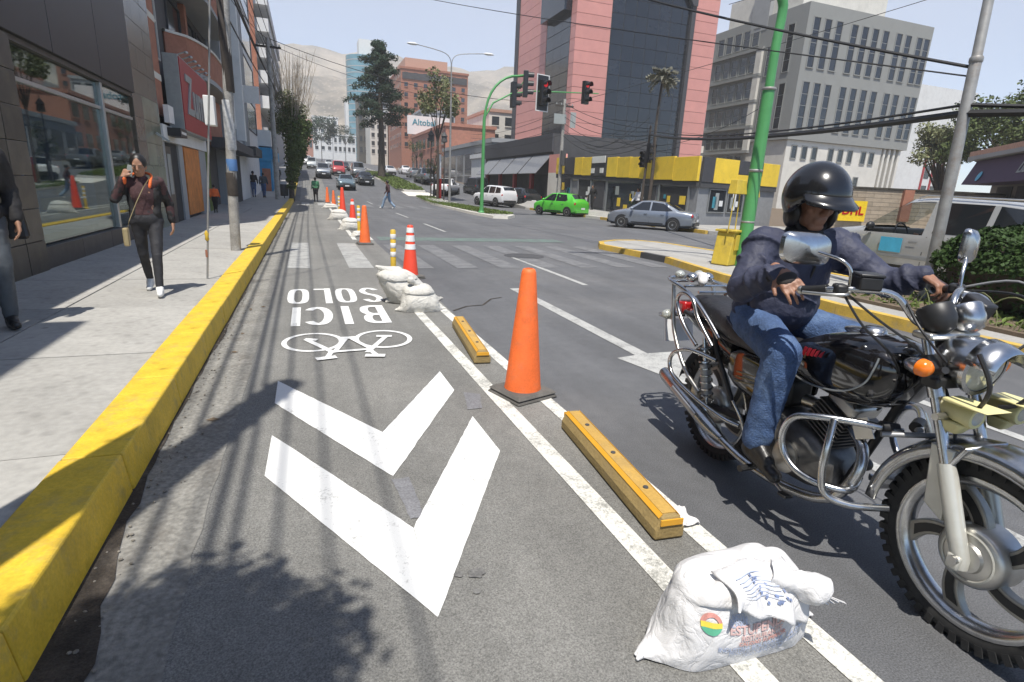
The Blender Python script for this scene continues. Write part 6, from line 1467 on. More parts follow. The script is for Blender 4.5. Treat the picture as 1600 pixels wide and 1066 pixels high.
# ================================================================ PEOPLE
def body_mod(o, voxel, smooth=4):
    r = o.modifiers.new('remesh','REMESH'); r.mode = 'VOXEL'; r.voxel_size = voxel; r.use_smooth_shade = True
    if smooth: s = o.modifiers.new('smooth','SMOOTH'); s.factor = .5; s.iterations = smooth
    return o
_wr = None
def wrinkle(o, strength, size, seed=0):
    tx = bpy.data.textures.new('cloth_folds', 'CLOUDS'); tx.noise_scale = size; tx.noise_depth = 2
    d = o.modifiers.new('folds','DISPLACE'); d.texture = tx; d.strength = strength; d.mid_level = .5; d.texture_coords = 'LOCAL'
def hand(mb, wrist, d, nrm, k=1., curl=(.25,.35,.3), side=1, spread=.06, thumb=.7):
    """palm + four unequal bent fingers + thumb. d: pointing direction, nrm: back of the hand, side: thumb side sign"""
    d = Vector(d).normalized(); nrm = (Vector(nrm)-d*Vector(nrm).dot(d)).normalized(); lat = d.cross(nrm)*side
    w = Vector(wrist)
    for q in (-.027,-.009,.009,.027): mb.cap(w+d*.012*k+lat*q*.75*k, w+d*.088*k+lat*q*1.15*k, .0165*k, .0145*k, 8)
    mb.cap(w-d*.03*k, w+d*.03*k, .026*k, .024*k, 10)
    for i, (q, L) in enumerate(((.034,.072),(.0115,.082),(-.0115,.076),(-.033,.060))):
        p = w+d*.088*k+lat*q*1.1*k; a = 0.; dd = d+lat*q*spread*20; dd.normalize()
        for j, f in enumerate((.45,.32,.23)):
            a += curl[j]*(1+.06*i); v = dd*math.cos(a)-nrm*math.sin(a); e = p+v*L*f*k*1.08; mb.cap(p, e, (.0098-.0009*j)*k, (.0092-.0010*j)*k, 7); p = e
    p = w+d*.03*k+lat*.03*k; v = (lat*.75+d*thumb-nrm*.25).normalized(); e = p+v*.042*k; mb.cap(p, e, .0155*k, .0115*k, 8)
    v2 = (lat*.35+d*1.0-nrm*.35).normalized(); mb.cap(e, e+v2*.032*k, .0112*k, .009*k, 8)
def headgeo(mb, c, R, k=1.):
    """skull, jaw, brow, nose, lips, ears in a head frame (x forward, z up)"""
    T = lambda x,y,z: Vector(c)+R @ V(x*k,y*k,z*k)
    mb.ell(T(-.005,0,.025), (.096*k,.076*k,.108*k), 18, 12, R); mb.ell(T(.018,0,-.045), (.068*k,.062*k,.080*k), 16, 10, R)
    mb.cap(T(.06,-.018,-.098), T(.06,.018,-.098), .020*k, .020*k, 10); mb.cap(T(.078,-.036,.028), T(.078,.036,.028), .015*k, .015*k, 8)
    mb.cap(T(.086,0,.018), T(.106,0,-.026), .010*k, .0145*k, 8); mb.cap(T(.096,-.012,-.030), T(.096,.012,-.030), .010*k, .010*k, 8)
    mb.cap(T(.080,-.020,-.060), T(.080,.020,-.060), .0105*k, .0105*k, 8); mb.cap(T(.078,-.017,-.073), T(.078,.017,-.073), .011*k, .011*k, 8)
    for s in (-1,1): mb.ell(T(-.005,.074*s,-.012), (.022*k,.011*k,.032*k), 8, 6, R); mb.ell(T(.052,.042*s,-.022), (.026*k,.022*k,.026*k), 8, 6, R)
def eyes(root, c, R, k=1., parent=None):
    T = lambda x,y,z: Vector(c)+R @ V(x*k,y*k,z*k)
    for s in (-1,1):
        e = part('eye', MB().ell(T(.0815,.031*s,.004), (.009*k,.011*k,.0055*k), 10, 7, R), M['sign_grey'], root, 60)
        part('iris', MB().ell(T(.0895,.030*s,.003), (.0045*k,.0055*k,.0052*k), 8, 6, R), M['black'], e, 60)
        part('eyebrow', MB().chain([T(.091,.014*s,.026), T(.088,.034*s,.031), T(.078,.050*s,.026)], [.0025*k,.003*k,.002*k], 6), M['hair'], root, 50)
def person(label, loc, rz, J, out, vox=.012, k=1., group=None, face=True, cat='person'):
    """J: joint positions (local: x forward, y left, z up). out: outfit dict"""
    t = thing('person', label, cat, loc, rz, group)
    j = {a: Vector(b) for a, b in J.items() if not isinstance(b, int)}
    pel, che, nek, hd = j['pelvis'], j['chest'], j['neck'], j['head']
    hR = frame(j.get('look', V(1,0,0)), j.get('hup', V(0,0,1)))
    up = (che-pel).normalized(); b = MB()
    lat = (j['shoL']-j['shoR']).normalized()
    b.ell(pel, (.115*k,.155*k,.13*k), 14, 9, frame(Vector((1,0,0)), up)); b.ell(pel.lerp(che,.45), (.10*k,.135*k,.17*k), 14, 9, frame((1,0,0), up)); b.ell(che, (.115*k,.16*k,.17*k), 14, 9, frame(lat.cross(V(0,0,1))*1., up) if False else frame((1,0,0), up))
    b.cap(che+up*.1*k, nek, .07*k, .056*k); b.cap(nek-V(0,0,.02), hd-hR @ V(.01,0,.05*k), .055*k, .052*k); headgeo(b, hd, hR, k)
    for s in 'LR':
        sh, el, wr = j['sho'+s], j['elb'+s], j['wri'+s]; b.cap(che+up*.08*k, sh, .07*k, .055*k); b.chain([sh, el, wr], [.050*k,.040*k,.027*k])
        hand(b, wr, j.get('hd'+s, wr-el), j.get('hn'+s, V(0, 1 if s == 'L' else -1, 0)), k*.98, J.get('curl'+s, (.25,.35,.3)), J.get('ts'+s, 1 if s == 'R' else -1))
        hp, kn, an, to = j['hip'+s], j['kne'+s], j['ank'+s], j['toe'+s]; b.chain([hp, kn, an], [.06*k,.040*k,.028*k]); b.cap(an, an.lerp(to,.8), .030*k, .020*k)
    B = part('body', b, M[out.get('skin','skin')], t, 180); body_mod(B, vox*(.62 if vox < .02 else 1), 3)
    if face: eyes(t, hd, hR, k)
    # trousers
    q = MB(); wst = pel.lerp(che, .28)
    q.ell(pel, (.135*k,.172*k,.14*k), 14, 9, frame((1,0,0), up)); q.cap(pel, wst, .125*k, .118*k)
    lf = out.get('loose', 1.)
    for s in 'LR':
        hp, kn, an = j['hip'+s], j['kne'+s], j['ank'+s]; q.cap(pel, hp, .11*k, .098*k); q.chain([hp, kn, kn.lerp(an,.55), an+V(0,0,.02)], [.098*k*(lf*.5+.5), .069*k*lf, .060*k*lf, .050*k*lf*out.get('hem',1)])
    tr = part('trousers', q, M[out['trousers']], t, 180); body_mod(tr, vox, 3); wrinkle(tr, .018*out.get('fold',1), .07)
    # top
    q = MB(); tk = out.get('bulk', 1.); hem = out.get('hemz', 0.)
    q.ell(che, (.138*k*tk,.188*k*tk,.19*k), 16, 10, frame((1,0,0), up)); q.cap(pel.lerp(che,.12-hem), che, .128*k*tk, .135*k*tk); q.ell(pel.lerp(che,.2-hem), (.142*k*tk,.172*k*tk,.12*k), 14, 8, frame((1,0,0), up))
    q.cap(che+up*.10*k, nek-up*.012, .088*k*tk, .070*k)
    for s in 'LR':
        sh, el, wr = j['sho'+s], j['elb'+s], j['wri'+s]; q.cap(che+up*.07*k, sh, .098*k*tk, .076*k*tk); q.chain([sh, el, el.lerp(wr,.55), el.lerp(wr,.93)], [.075*k*tk,.060*k*tk,.053*k*tk,.041*k*tk])
    if out.get('belly'): q.ell(pel.lerp(che,.42)+V(.07,0,-.02), (.15*k,.185*k,.165*k), 16, 10)
    if out.get('ridges'):
        rr = random.Random(6)
        for s in 'LR':
            sh, el, wr = j['sho'+s], j['elb'+s], j['wri'+s]
            for a_, b_, ra, rb, n_ in ((sh,el,.086,.070,6),(el,wr,.068,.052,7)):
                ax = (b_-a_).normalized()
                for q_ in range(n_):
                    f_ = (q_+.5+rr.uniform(-.3,.3))/n_; c_ = a_.lerp(b_, f_); R0 = (ra+(rb-ra)*f_)*k*.985
                    tl = (ax+V(rr.gauss(0,.35),rr.gauss(0,.35),rr.gauss(0,.35))).normalized(); u_ = tl.orthogonal().normalized(); v_ = tl.cross(u_); ph0 = rr.uniform(0,6.28); sp_ = rr.uniform(1.8,4.2)
                    q.tube([c_+(u_*math.cos(ph0+sp_*i/10)+v_*math.sin(ph0+sp_*i/10))*R0*tk for i in range(11)], [.004+.008*math.sin(PI*i/10) for i in range(11)], 7)
        for q_ in range(12):
            z_ = rr.uniform(-.1,.75); c_ = pel.lerp(che, z_); R0 = (.152 if z_ < .6 else .150)*k*tk; ph0 = rr.uniform(-2.6,1.2); sp_ = rr.uniform(.6,1.5); dz_ = rr.uniform(-.10,.10)
            q.tube([c_+V(.02,0,0)+V(math.cos(ph0+sp_*i/10)*R0, math.sin(ph0+sp_*i/10)*R0*1.18, dz_*i/10) for i in range(11)], [.003+.009*math.sin(PI*i/10) for i in range(11)], 7)
    jk = part(out.get('topname','jacket'), q, M[out['top']], t, 180); body_mod(jk, vox, 4); wrinkle(jk, .024*out.get('fold',1), .10)
    for s in 'LR':
        an, to = j['ank'+s], j['toe'+s]; d = (to-an); d.z = 0; d = d.normalized() if d.length > 1e-4 else V(1,0,0); dn = (to-an).normalized()
        q = MB(); hl = an-d*.03*k+V(0,0,-.055*k); q.cap(an+V(0,0,.02), hl, .046*k, .042*k); q.cap(hl, to+V(0,0,-.002), .042*k, .034*k); q.cap(an, an.lerp(to,.6), .046*k, .036*k)
        sh_ = part('shoe', q, M[out['shoes']], t, 180); body_mod(sh_, vox*.8, 3)
    if out.get('hair'):
        q = MB(); hc = hd+hR @ V(-.020*k,0,.038*k); q.ell(hc, (.103*k,.090*k,.108*k), 18, 12, hR)
        if out['hair'] == 'tied': q.ell(hd+hR @ V(-.115*k,0,-.005*k), (.038*k,.045*k,.05*k), 10, 8, hR)
        h = part('hair', q, M['hair'], t, 180); body_mod(h, vox*.8, 3)
    return t, j
# standing / walking base pose
def walk(step=.25, h=1., arm=.2):
    P = dict(pelvis=V(0,0,.93), chest=V(.02,0,1.23), neck=V(.03,0,1.43), head=V(.055,0,1.55), shoL=V(.01,.175,1.38), shoR=V(.01,-.175,1.38),
        elbL=V(-arm*.5-.02,.235,1.12), elbR=V(arm*.3,-.235,1.12), wriL=V(-arm*.4+.1,.24,.88), wriR=V(arm+.08,-.22,.90),
        hipL=V(0,.09,.90), hipR=V(0,-.09,.90), kneL=V(step*.55+.04,.085,.50), kneR=V(-step*.25+.03,-.085,.49), ankL=V(step,.08,.085), ankR=V(-step,-.08,.13),
        toeL=V(step+.15,.09,.05), toeR=V(-step+.13,-.09,.035), hdL=V(.2,0,-1), hdR=V(.3,0,-1), hnL=V(0,1,0), hnR=V(0,-1,0), look=V(1,0,0), hup=V(0,0,1))
    return {a: b*h if a not in ('hdL','hdR','hnL','hnR','look','hup') else b for a, b in P.items()}
# woman on the phone, walking towards us
P = walk(.27, 1.0, .05)
P.update(head=V(.075,0,1.555), look=V(.97,-.05,-.22), elbR=V(.08,-.28,1.16), wriR=V(.115,-.165,1.42), hdR=V(-.15,.45,.85), hnR=V(.75,-.6,.25), curlR=(.75,.7,.45), elbL=V(-.08,.25,1.12), wriL=V(-.06,.27,.88))
t, j = person('woman in an open black jacket walking with a phone held to her face', (-1.77,7.52,.2), math.radians(-84), P, dict(trousers='legging', top='maroon', topname='knit_top', shoes='white_shoe', hair='tied', loose=.86, fold=.6, bulk=.86), .011, .98)
t.scale = (.935,.935,.935); q = MB(); che, nek = j['chest'], j['neck']
for s, sg in (('L',1),('R',-1)):
    q.ell(che+V(-.03,.11*sg,-.03), (.105,.078,.19), 14, 9); q.ell(V(-.02,.105*sg,.98), (.115,.070,.20), 14, 9); q.cap(che+V(-.02,.04*sg,.1), j['sho'+s]*.95+che*.05, .080, .062); q.chain([j['sho'+s]*.95+che*.05, j['elb'+s], j['elb'+s].lerp(j['wri'+s],.92)], [.062,.052,.040])
q.ell(V(-.07,0,1.13), (.09,.155,.27), 14, 9)
jk = part('open_jacket', q, M['black_cloth'], t, 180); body_mod(jk, .012, 4); wrinkle(jk, .03, .08)
part('hood_lining', MB().tube(smoothpts([(.10,.085,1.30),(.075,.10,1.38),(.0,.105,1.45),(-.06,.05,1.475),(-.06,-.05,1.475),(.0,-.10,1.44)], 4), [.008]+[.017]*19+[.010], 8), M['orange_cloth'], t, 60)
part('cuff', MB().cap(j['wriR']+V(-.01,-.01,-.055), j['wriR']+V(0,0,-.02), .036, .033), M['orange_cloth'], t, 60)
part('bag_strap', MB().ring([[(x+o,y,z),(x+o,y,z+.02)] for x,y,z,o in ((.05,.10,1.42,.02),(.14,.03,1.30,.02),(.155,-.06,1.12,.02),(.13,-.16,.90,.03),(.06,-.20,.78,.03))], False, False).shear(lambda x,y,z: (x,y,z)), M['gold_decal'], t, 0)
bag = thing('shoulder_bag', 'small brown shoulder bag hanging at the walking woman’s hip', 'bag', (-1.77,7.52,.2), math.radians(-84)); bag.scale = (.935,.935,.935); part('pouch', MB().box(-.02,.10,-.255,-.195,.60,.82), M['gold_decal'], bag, 0, .015); part('clasp', MB().box(.02,.06,-.262,-.256,.70,.75), M['black'], bag, 0)
ph_ = thing('mobile_phone', 'pale mobile phone held to the walking woman’s face', 'phone', (-1.77,7.52,.2), math.radians(-84)); ph_.scale = (.935,.935,.935); part('case', MB().obox(j['wriR']+V(-.005,.075,.075), (.010,.062,.13), Matrix.Rotation(-.25,3,'X')), M['sign_grey'], ph_, 0, .006)
# man cut off by the left edge
P = walk(.12, 1.06, .05)
t, j = person('man in grey trousers and a dark jacket standing at the left picture edge', (-2.66,6.0,.2), math.radians(-62), P, dict(trousers='greytrouser', top='black_cloth', shoes='leather', hair='short', loose=1.05, bulk=1.15, hemz=.15), .012, 1.05)
bg = thing('black_bag', 'black leather bag carried by the man at the left edge', 'bag', (-2.62,6.28,.95), .3); part('bag_body', MB().hexa([(-.2,-.09,0),(.2,-.09,0),(.2,.09,0),(-.2,.09,0)], [(-.17,-.05,.3),(.17,-.05,.3),(.17,.05,.3),(-.17,.05,.3)]), M['leather'], bg, 0, .03); part('handle', MB().tube([(-.1,0,.3),(-.06,0,.42),(.06,0,.42),(.1,0,.3)], .012, 6), M['leather'], bg, 50)
# distant people
def far_person(label, x, y, rz, out, step=.25, h=1.04, z=None):
    return person(label, (x, y, gz(y)+(z if z is not None else .0)), math.radians(rz), walk(step, h), out, .03, h, None, False)
far_person('officer in a green vest walking away down the middle of the cycle lane', .58, 43.8, 95, dict(trousers='black_cloth', top='vest', topname='vest', shoes='leather', hair='short'), .12)
far_person('pedestrian in pale jeans and a brown top crossing the avenue', 4.88, 36.8, 160, dict(trousers='jeans', top='maroon', topname='jumper', shoes='white_shoe', hair='short', hem=1.35, loose=1.2), .36)
far_person('person in dark clothes on the left pavement before the blue shop', -3.5, 43.2, 85, dict(trousers='denim', top='black_cloth', shoes='leather', hair='short'), .1, 1.05, .2)
far_person('person in a pale top and jeans walking near the left utility pole', -2.85, 43.2, 80, dict(trousers='denim', top='greytrouser', shoes='leather', hair='short'), .15, 1.0, .2)
far_person('person in red standing in the shade by the shop doors on the left', -3.3, 23.8, 80, dict(trousers='black_cloth', top='orange_cloth', shoes='leather', hair='short'), .05, .62, .2)
far_person('man in a white shirt in front of the yellow corner shop', 18.3, 28.6, 190, dict(trousers='black_cloth', top='white_cloth', topname='shirt', shoes='leather', hair='short'), .1, 1.02, .3)
far_person('person in black standing at the corner shop doorway', 18.7, 35.0, 200, dict(trousers='black_cloth', top='black_cloth', shoes='leather', hair='short'), .05, 1.0, .45)
far_person('person in dark clothes far up the left pavement', -2.6, 60.5, 90, dict(trousers='black_cloth', top='greytrouser', shoes='leather', hair='short'), .1, 1.0, .1)
# driver of the silver four-wheel drive (seated)
P = walk(.1, 1.0); off = V(0,0,-.30)
P.update(pelvis=V(0,0,.72), chest=V(-.02,0,1.02), neck=V(0,0,1.22), head=V(.03,0,1.36), shoL=V(-.01,.18,1.18), shoR=V(-.01,-.18,1.18), elbL=V(.14,.24,1.0), elbR=V(.15,-.2,.98), wriL=V(.36,.15,1.05), wriR=V(.36,-.12,1.05), hdL=V(1,0,.1), hdR=V(1,0,.1), hipL=V(.02,.1,.7), hipR=V(.02,-.1,.7), kneL=V(.42,.12,.78), kneR=V(.42,-.12,.78), ankL=V(.6,.12,.46), ankR=V(.6,-.12,.46), toeL=V(.72,.12,.44), toeR=V(.72,-.12,.44))
person('driver of the silver four-wheel drive seen through its open side window', (12.15-.38,7.35,.02), math.radians(90), P, dict(trousers='black_cloth', top='black_cloth', shoes='leather', hair='short'), .018, 1.0, None, False)
# ================================================================ MOTORCYCLE (local: x forward, y to the rider's left, z up)
MR = (2.42, 2.55, 0.0); MA = math.atan2(-.9968, -.08)
mc = thing('motorcycle', 'black and chrome motorcycle with rear rack and crash bars ridden towards the viewpoint', 'motorcycle', MR, MA)
def mp(name, mb, m, sm=50, bev=0, parent=None): return part(name, mb, M[m], parent or mc, sm, bev)
FA, RA = V(1.53,0,.365), V(0,0,.345)
def moto_wheel(c, R, w, name_seed, spokes=5):
    prof = [(R*.80,-w*.36),(R*.88,-w*.5),(R*.955,-w*.44),(R*.985,-w*.28),(R*1.0,-w*.08),(R*1.0,w*.08),(R*.985,w*.28),(R*.955,w*.44),(R*.88,w*.5),(R*.80,w*.36)]
    ty = mp('tyre', MB().lathe(prof, c, (0,1,0), 56, cap=False), 'rubber')
    tb = MB()
    for k in range(46):
        a = 2*PI*k/46; 
        for s in (-1,1):
            aa = a+(.035 if s > 0 else 0); rot = Matrix.Rotation(-aa, 3, 'Y')
            p = c+V(math.cos(aa)*R*.985, s*w*.27, math.sin(aa)*R*.985); tb.obox(p, (.016,w*.30,.030), rot)
            p = c+V(math.cos(aa)*R*.945, s*w*.46, math.sin(aa)*R*.945); tb.obox(p, (.040,w*.10,.026), rot)
    o = mp('tread_block', tb, 'rubber', 0, 0, ty); o['kind'] = 'stuff'
    rim = MB()
    for s in (-1,1):
        rim.lathe([(R*.80,s*w*.30),(R*.815,s*w*.42),(R*.79,s*w*.44),(R*.735,s*w*.34),(R*.70,s*w*.16),(R*.695,0)], c, (0,1,0), 48, cap=False)
    rm_ = mp('rim', rim, 'chrome')
    for k in range(spokes):
        a0 = 2*PI*k/spokes+.35; pr = []; n = 9
        for i in range(n+1):
            f = i/n; r = R*(.16+.55*f); a = a0+.55*f**1.3; hw = (.028+.018*f**2)
            q = V(math.cos(a),0,math.sin(a)); tn = V(-math.sin(a),0,math.cos(a)); y = w*(.22-.06*f)
            pr.append([c+q*r+tn*hw+V(0,-y,0), c+q*r+tn*hw+V(0,y,0), c+q*r-tn*hw+V(0,y,0), c+q*r-tn*hw+V(0,-y,0)])
        sp = MB().ring(pr); mp('spoke', sp, 'spoke', 30, .005)
        gr = []
        for i in range(1, n):
            f = i/n; r = R*(.16+.55*f); a = a0+.55*f**1.3; hw = (.028+.018*f**2)*.55; q = V(math.cos(a),0,math.sin(a)); tn = V(-math.sin(a),0,math.cos(a)); y = w*(.22-.06*f)+.0025
            gr.append([c+q*r+tn*hw+V(0,-y,0), c+q*r-tn*hw+V(0,-y,0)])
        mp('spoke_groove', MB().ring(gr, False, False), 'black', 0)
    mp('hub', MB().lathe([(.025,-.085),(.055,-.082),(.06,-.07),(.10,-.066),(.118,-.05),(.122,.05),(.06,.06),(.03,.08)], c, (0,1,0), 32), 'alu')
    mp('hub_ring', MB().lathe([(.085,-.0685),(.09,-.0715),(.096,-.0685)], c, (0,1,0), 32, cap=False), 'slider')
moto_wheel(FA, .365, .105, 1); moto_wheel(RA, .345, .135, 2)
# front fork, fender
for s in (-1,1):
    y = .098*s
    mp('fork_slider', MB().tube([(1.540,y,.325),(1.532,y,.36),(1.50,y,.43),(1.415,y,.635),(1.395,y,.68)], [.022,.029,.031,.032,.029], 16), 'slider')
    mp('fork_tube', MB().tube([(1.40,y,.67),(1.21,y,1.12)], .021, 14), 'chrome'); mp('fork_boot', MB().tube([(1.27,y,.97),(1.235,y,1.06)], .034, 14), 'black')
    mp('fork_cover', MB().tube([(1.30,y,.91),(1.255,y,1.015)], [.028,.030], 14), 'chrome')
    mp('axle_nut', MB().cyl((1.53,y-.02*s,.362),(1.53,y+.045*s,.362),.022,.018,8), 'alu'); mp('pinch_lug', MB().obox((1.525,y+.012*s,.35),(.05,.05,.06)), 'slider', 30, .01)
    mp('fork_wing', MB().hexa([(1.36,y-.012,.50),(1.44,y-.012,.46),(1.44,y+.012,.46),(1.36,y+.012,.50)],[(1.33,y-.012,.74),(1.42,y-.012,.74),(1.42,y+.012,.74),(1.33,y+.012,.74)]), 'slider', 30, .006)
fd = []
for i in range(25):
    a = math.radians(178-168*i/24); R = .435-.010*math.sin(i/24*PI); p = FA+V(math.cos(a)*R,0,math.sin(a)*R); q = V(math.cos(a),0,math.sin(a))
    fd.append([p+V(0,y,0)-q*d for y,d in ((-.088,.055),(-.086,.018),(-.060,.002),(0,-.010),(.060,.002),(.086,.018),(.088,.055))])
o = mp('front_fender', MB().ring(fd, False, False), 'chrome', 60); sd = o.modifiers.new('thick','SOLIDIFY'); sd.thickness = .006
mp('fender_edge', MB().tube([r[0] for r in fd], .007, 6), 'alu', 60); mp('fender_brace', MB().tube([(1.40,-.10,.66),(1.45,-.10,.765),(1.50,0,.80),(1.45,.10,.765),(1.40,.10,.66)], .012, 8), 'chrome')
mp('brake_calliper', MB().obox((1.40,.07,.47),(.09,.05,.12), Matrix.Rotation(.4,3,'Y')), 'black', 30, .015); mp('brake_arm', MB().tube([(1.45,.06,.42),(1.40,.06,.55)], .014, 8), 'black')
mp('cable', MB().tube(smoothpts([(1.47,-.07,.40),(1.40,-.06,.55),(1.37,-.06,.8),(1.25,-.05,1.0)], 4), .006, 6), 'black')
# headlight, indicators, cream auxiliary lamps
mp('headlight_shell', MB().lathe([(.01,-.115),(.05,-.105),(.082,-.07),(.098,-.02),(.102,.02),(.102,.045)], (1.305,.01,1.05), (.96,0,-.10), 32), 'chrome'); mp('headlight_rim', MB().lathe([(.102,.042),(.110,.045),(.110,.062),(.094,.065)], (1.305,.01,1.05), (.96,0,-.10), 32, cap=False), 'chrome')
mp('headlight_lens', MB().lathe([(.095,.060),(.072,.074),(.04,.081),(.004,.083)], (1.305,.01,1.05), (.96,0,-.10), 28), 'headlamp')
pk = MB(); pk.ring([[(1.305+.055+d*.98, .01+.116*math.cos(a)*k, 1.05-.010+.116*math.sin(a)*k-d*.16) for a in [math.radians(14+152*i/16) for i in range(17)]] for d,k in ((0,1),(.05,1.0),(.10,.88))], False, False); o = mp('headlight_peak', pk, 'chrome', 60); sd = o.modifiers.new('thick','SOLIDIFY'); sd.thickness = .005
for s in (-1,1):
    mp('headlight_ear', MB().tube([(1.27,s*.11,1.0),(1.33,s*.135,1.03)], .014, 8), 'black')
    mp('lamp_guard', MB().tube(smoothpts([(1.42,s*.13,1.12),(1.475,s*.12,1.02),(1.45,s*.10,.93),(1.40,s*.08,.90)], 4), .008, 6), 'black')
    b = mp('indicator_body', MB().lathe([(.010,-.02),(.024,0),(.032,.03),(.034,.05)], (1.235,s*.19,1.03), (.97,s*.12,0), 20), 'chrome'); mp('indicator_lens', MB().lathe([(.034,.051),(.032,.072),(.022,.085),(.004,.09)], (1.235,s*.19,1.03), (.97,s*.12,0), 20), 'amber')
    mp('indicator_stalk', MB().tube([(1.25,s*.10,1.0),(1.245,s*.17,1.02)], .011, 8), 'black')
    d = V(.98,s*.12*0+.0,-.05)
    c = V(1.40,s*.115+.03,.885)
    mp('auxiliary_lamp', MB().lathe([(.02,-.08),(.036,-.055),(.042,-.01),(.044,.04),(.040,.046)], c, d, 18), 'cream'); mp('lamp_glass', MB().lathe([(.039,.043),(.02,.048),(.003,.049)], c, d, 18), 'headlamp')
    lp = MB().hexa([tuple(c+V(-.06,-.048,.032)), tuple(c+V(.05,-.056,.036)), tuple(c+V(.05,.056,.036)), tuple(c+V(-.06,.048,.032))], [tuple(c+V(-.06,-.044,.046)), tuple(c+V(.11,-.064,.044)), tuple(c+V(.11,.064,.044)), tuple(c+V(-.06,.044,.046))]); mp('lamp_hood', lp, 'cream', 30, .006)
    mp('lamp_skirt', MB().hexa([tuple(c+V(-.05,-.02,-.085)),tuple(c+V(.0,-.02,-.085)),tuple(c+V(.0,.02,-.085)),tuple(c+V(-.05,.02,-.085))],[tuple(c+V(-.05,-.04,-.035)),tuple(c+V(.03,-.04,-.035)),tuple(c+V(.03,.04,-.035)),tuple(c+V(-.05,.04,-.035))]), 'cream', 30, .01)
mp('lamp_bar', MB().tube([(1.36,-.17,.86),(1.36,.2,.86)], .014, 8), 'alu'); mp('horn', MB().lathe([(.02,-.03),(.045,-.01),(.05,.02)], (1.30,-.02,.82), (1,0,0), 16), 'black')
# yokes, bars, instruments, mirrors
mp('lower_yoke', MB().obox((1.275,0,.965),(.07,.26,.045)), 'black', 30, .01); mp('upper_yoke', MB().obox((1.205,0,1.13),(.08,.26,.03)), 'alu', 30, .01); mp('head_stock', MB().cyl((1.24,0,.93),(1.165,0,1.12),.034,.034), 'black')
bar = smoothpts([(.845,-.375,1.24),(.94,-.345,1.26),(1.03,-.265,1.275),(1.09,-.16,1.262),(1.135,-.085,1.17),(1.14,0,1.15),(1.135,.085,1.17),(1.09,.16,1.262),(1.03,.265,1.275),(.94,.345,1.26),(.845,.375,1.24)], 5)
mp('handlebar', MB().tube(bar, .0135, 12), 'chrome')
for s in (-1,1):
    mp('grip', MB().tube([(.845,s*.375,1.24),(.89,s*.362,1.25),(.94,s*.345,1.26)], [.020,.0175,.021], 12), 'black'); mp('bar_end', MB().ell((.838,s*.377,1.239),(.02,.02,.02)), 'alu')
    mp('switch_box', MB().obox((.975,s*.32,1.268),(.06,.05,.045), Rz(s*.45)), 'black', 30, .012)
    mp('control_lever', MB().tube(smoothpts([(1.005,s*.30,1.262),(1.03,s*.345,1.255),(.98,s*.395,1.248),(.89,s*.42,1.24)], 4), .0075, 8), 'alu')
    st_ = smoothpts([(1.0,s*.30,1.28),(1.0,s*.31,1.345),(.975,s*.34,1.385),(.88,s*.365,1.405)], 4) if s < 0 else smoothpts([(1.0,.30,1.28),(.985,.315,1.34),(.965,.345,1.385),(.94,.37,1.41)], 4)
    mp('mirror_stalk', MB().tube(st_, .0075, 8), 'chrome')
    c = V(.795,-.36,1.412) if s < 0 else V(.925,.385,1.45)
    mrot = frame((-1,-.15*s,.0), (0,0,1)); pr = []
    for d, k in ((-.006,.96),(0,1.),(.018,.93),(.032,.66),(.038,.05)):
        pr.append([c+mrot @ V(-d, (abs(math.cos(a))**.5*math.copysign(1,math.cos(a)))*(.118 if s < 0 else .045)*k, (abs(math.sin(a))**.55*math.copysign(1,math.sin(a)))*(.070 if s < 0 else .075)*k+(.012*math.cos(a))) for a in [2*PI*i/32 for i in range(32)]])
    mp('mirror', MB().ring(pr), 'chrome', 40)
mp('brake_reservoir', MB().obox((1.03,-.25,1.305),(.10,.085,.055), Rz(-.5)), 'black', 30, .008); mp('reservoir_cap', MB().obox((1.03,-.25,1.337),(.105,.09,.012), Rz(-.5)), 'dark_grey' if False else 'black_metal', 30, .004)
for s in (-1,1):
    c = V(1.20,s*.075+.01,1.205); ax = V(.55,0,-.83)
    mp('instrument_cup', MB().lathe([(.01,.075),(.045,.06),(.060,.02),(.063,-.03),(.058,-.038)], c, ax, 24), 'chrome' if s > 0 else 'black'); mp('dial', MB().lathe([(.056,-.034),(.004,-.035)], c, ax, 24, cap=False), 'dark_lens')
mp('warning_panel', MB().obox((1.185,.155,1.235),(.10,.07,.07), Matrix.Rotation(.4,3,'Y')), 'black_metal', 30, .01); mp('clutch_cover', MB().ell((1.12,.22,1.235),(.065,.05,.045)), 'chrome')
for k, P in enumerate(([(1.0,-.30,1.25),(1.12,-.25,1.17),(1.22,-.12,1.06),(1.20,-.06,.95),(1.05,-.06,.75)],[(.97,.34,1.26),(1.2,.36,1.28),(1.36,.26,1.20),(1.33,.14,1.06),(1.2,.06,.9)],[(1.0,-.31,1.24),(1.08,-.28,1.14),(1.14,-.17,1.03),(1.12,-.05,.9)],[(.97,.33,1.27),(1.15,.40,1.33),(1.30,.40,1.24),(1.30,.25,1.08),(1.22,.1,.95)],[(1.10,-.12,1.25),(1.22,-.16,1.16),(1.30,-.10,1.05)])):
    mp('control_cable', MB().tube(smoothpts(P, 5), .005, 7), 'black' if k != 3 else 'grey_metal')
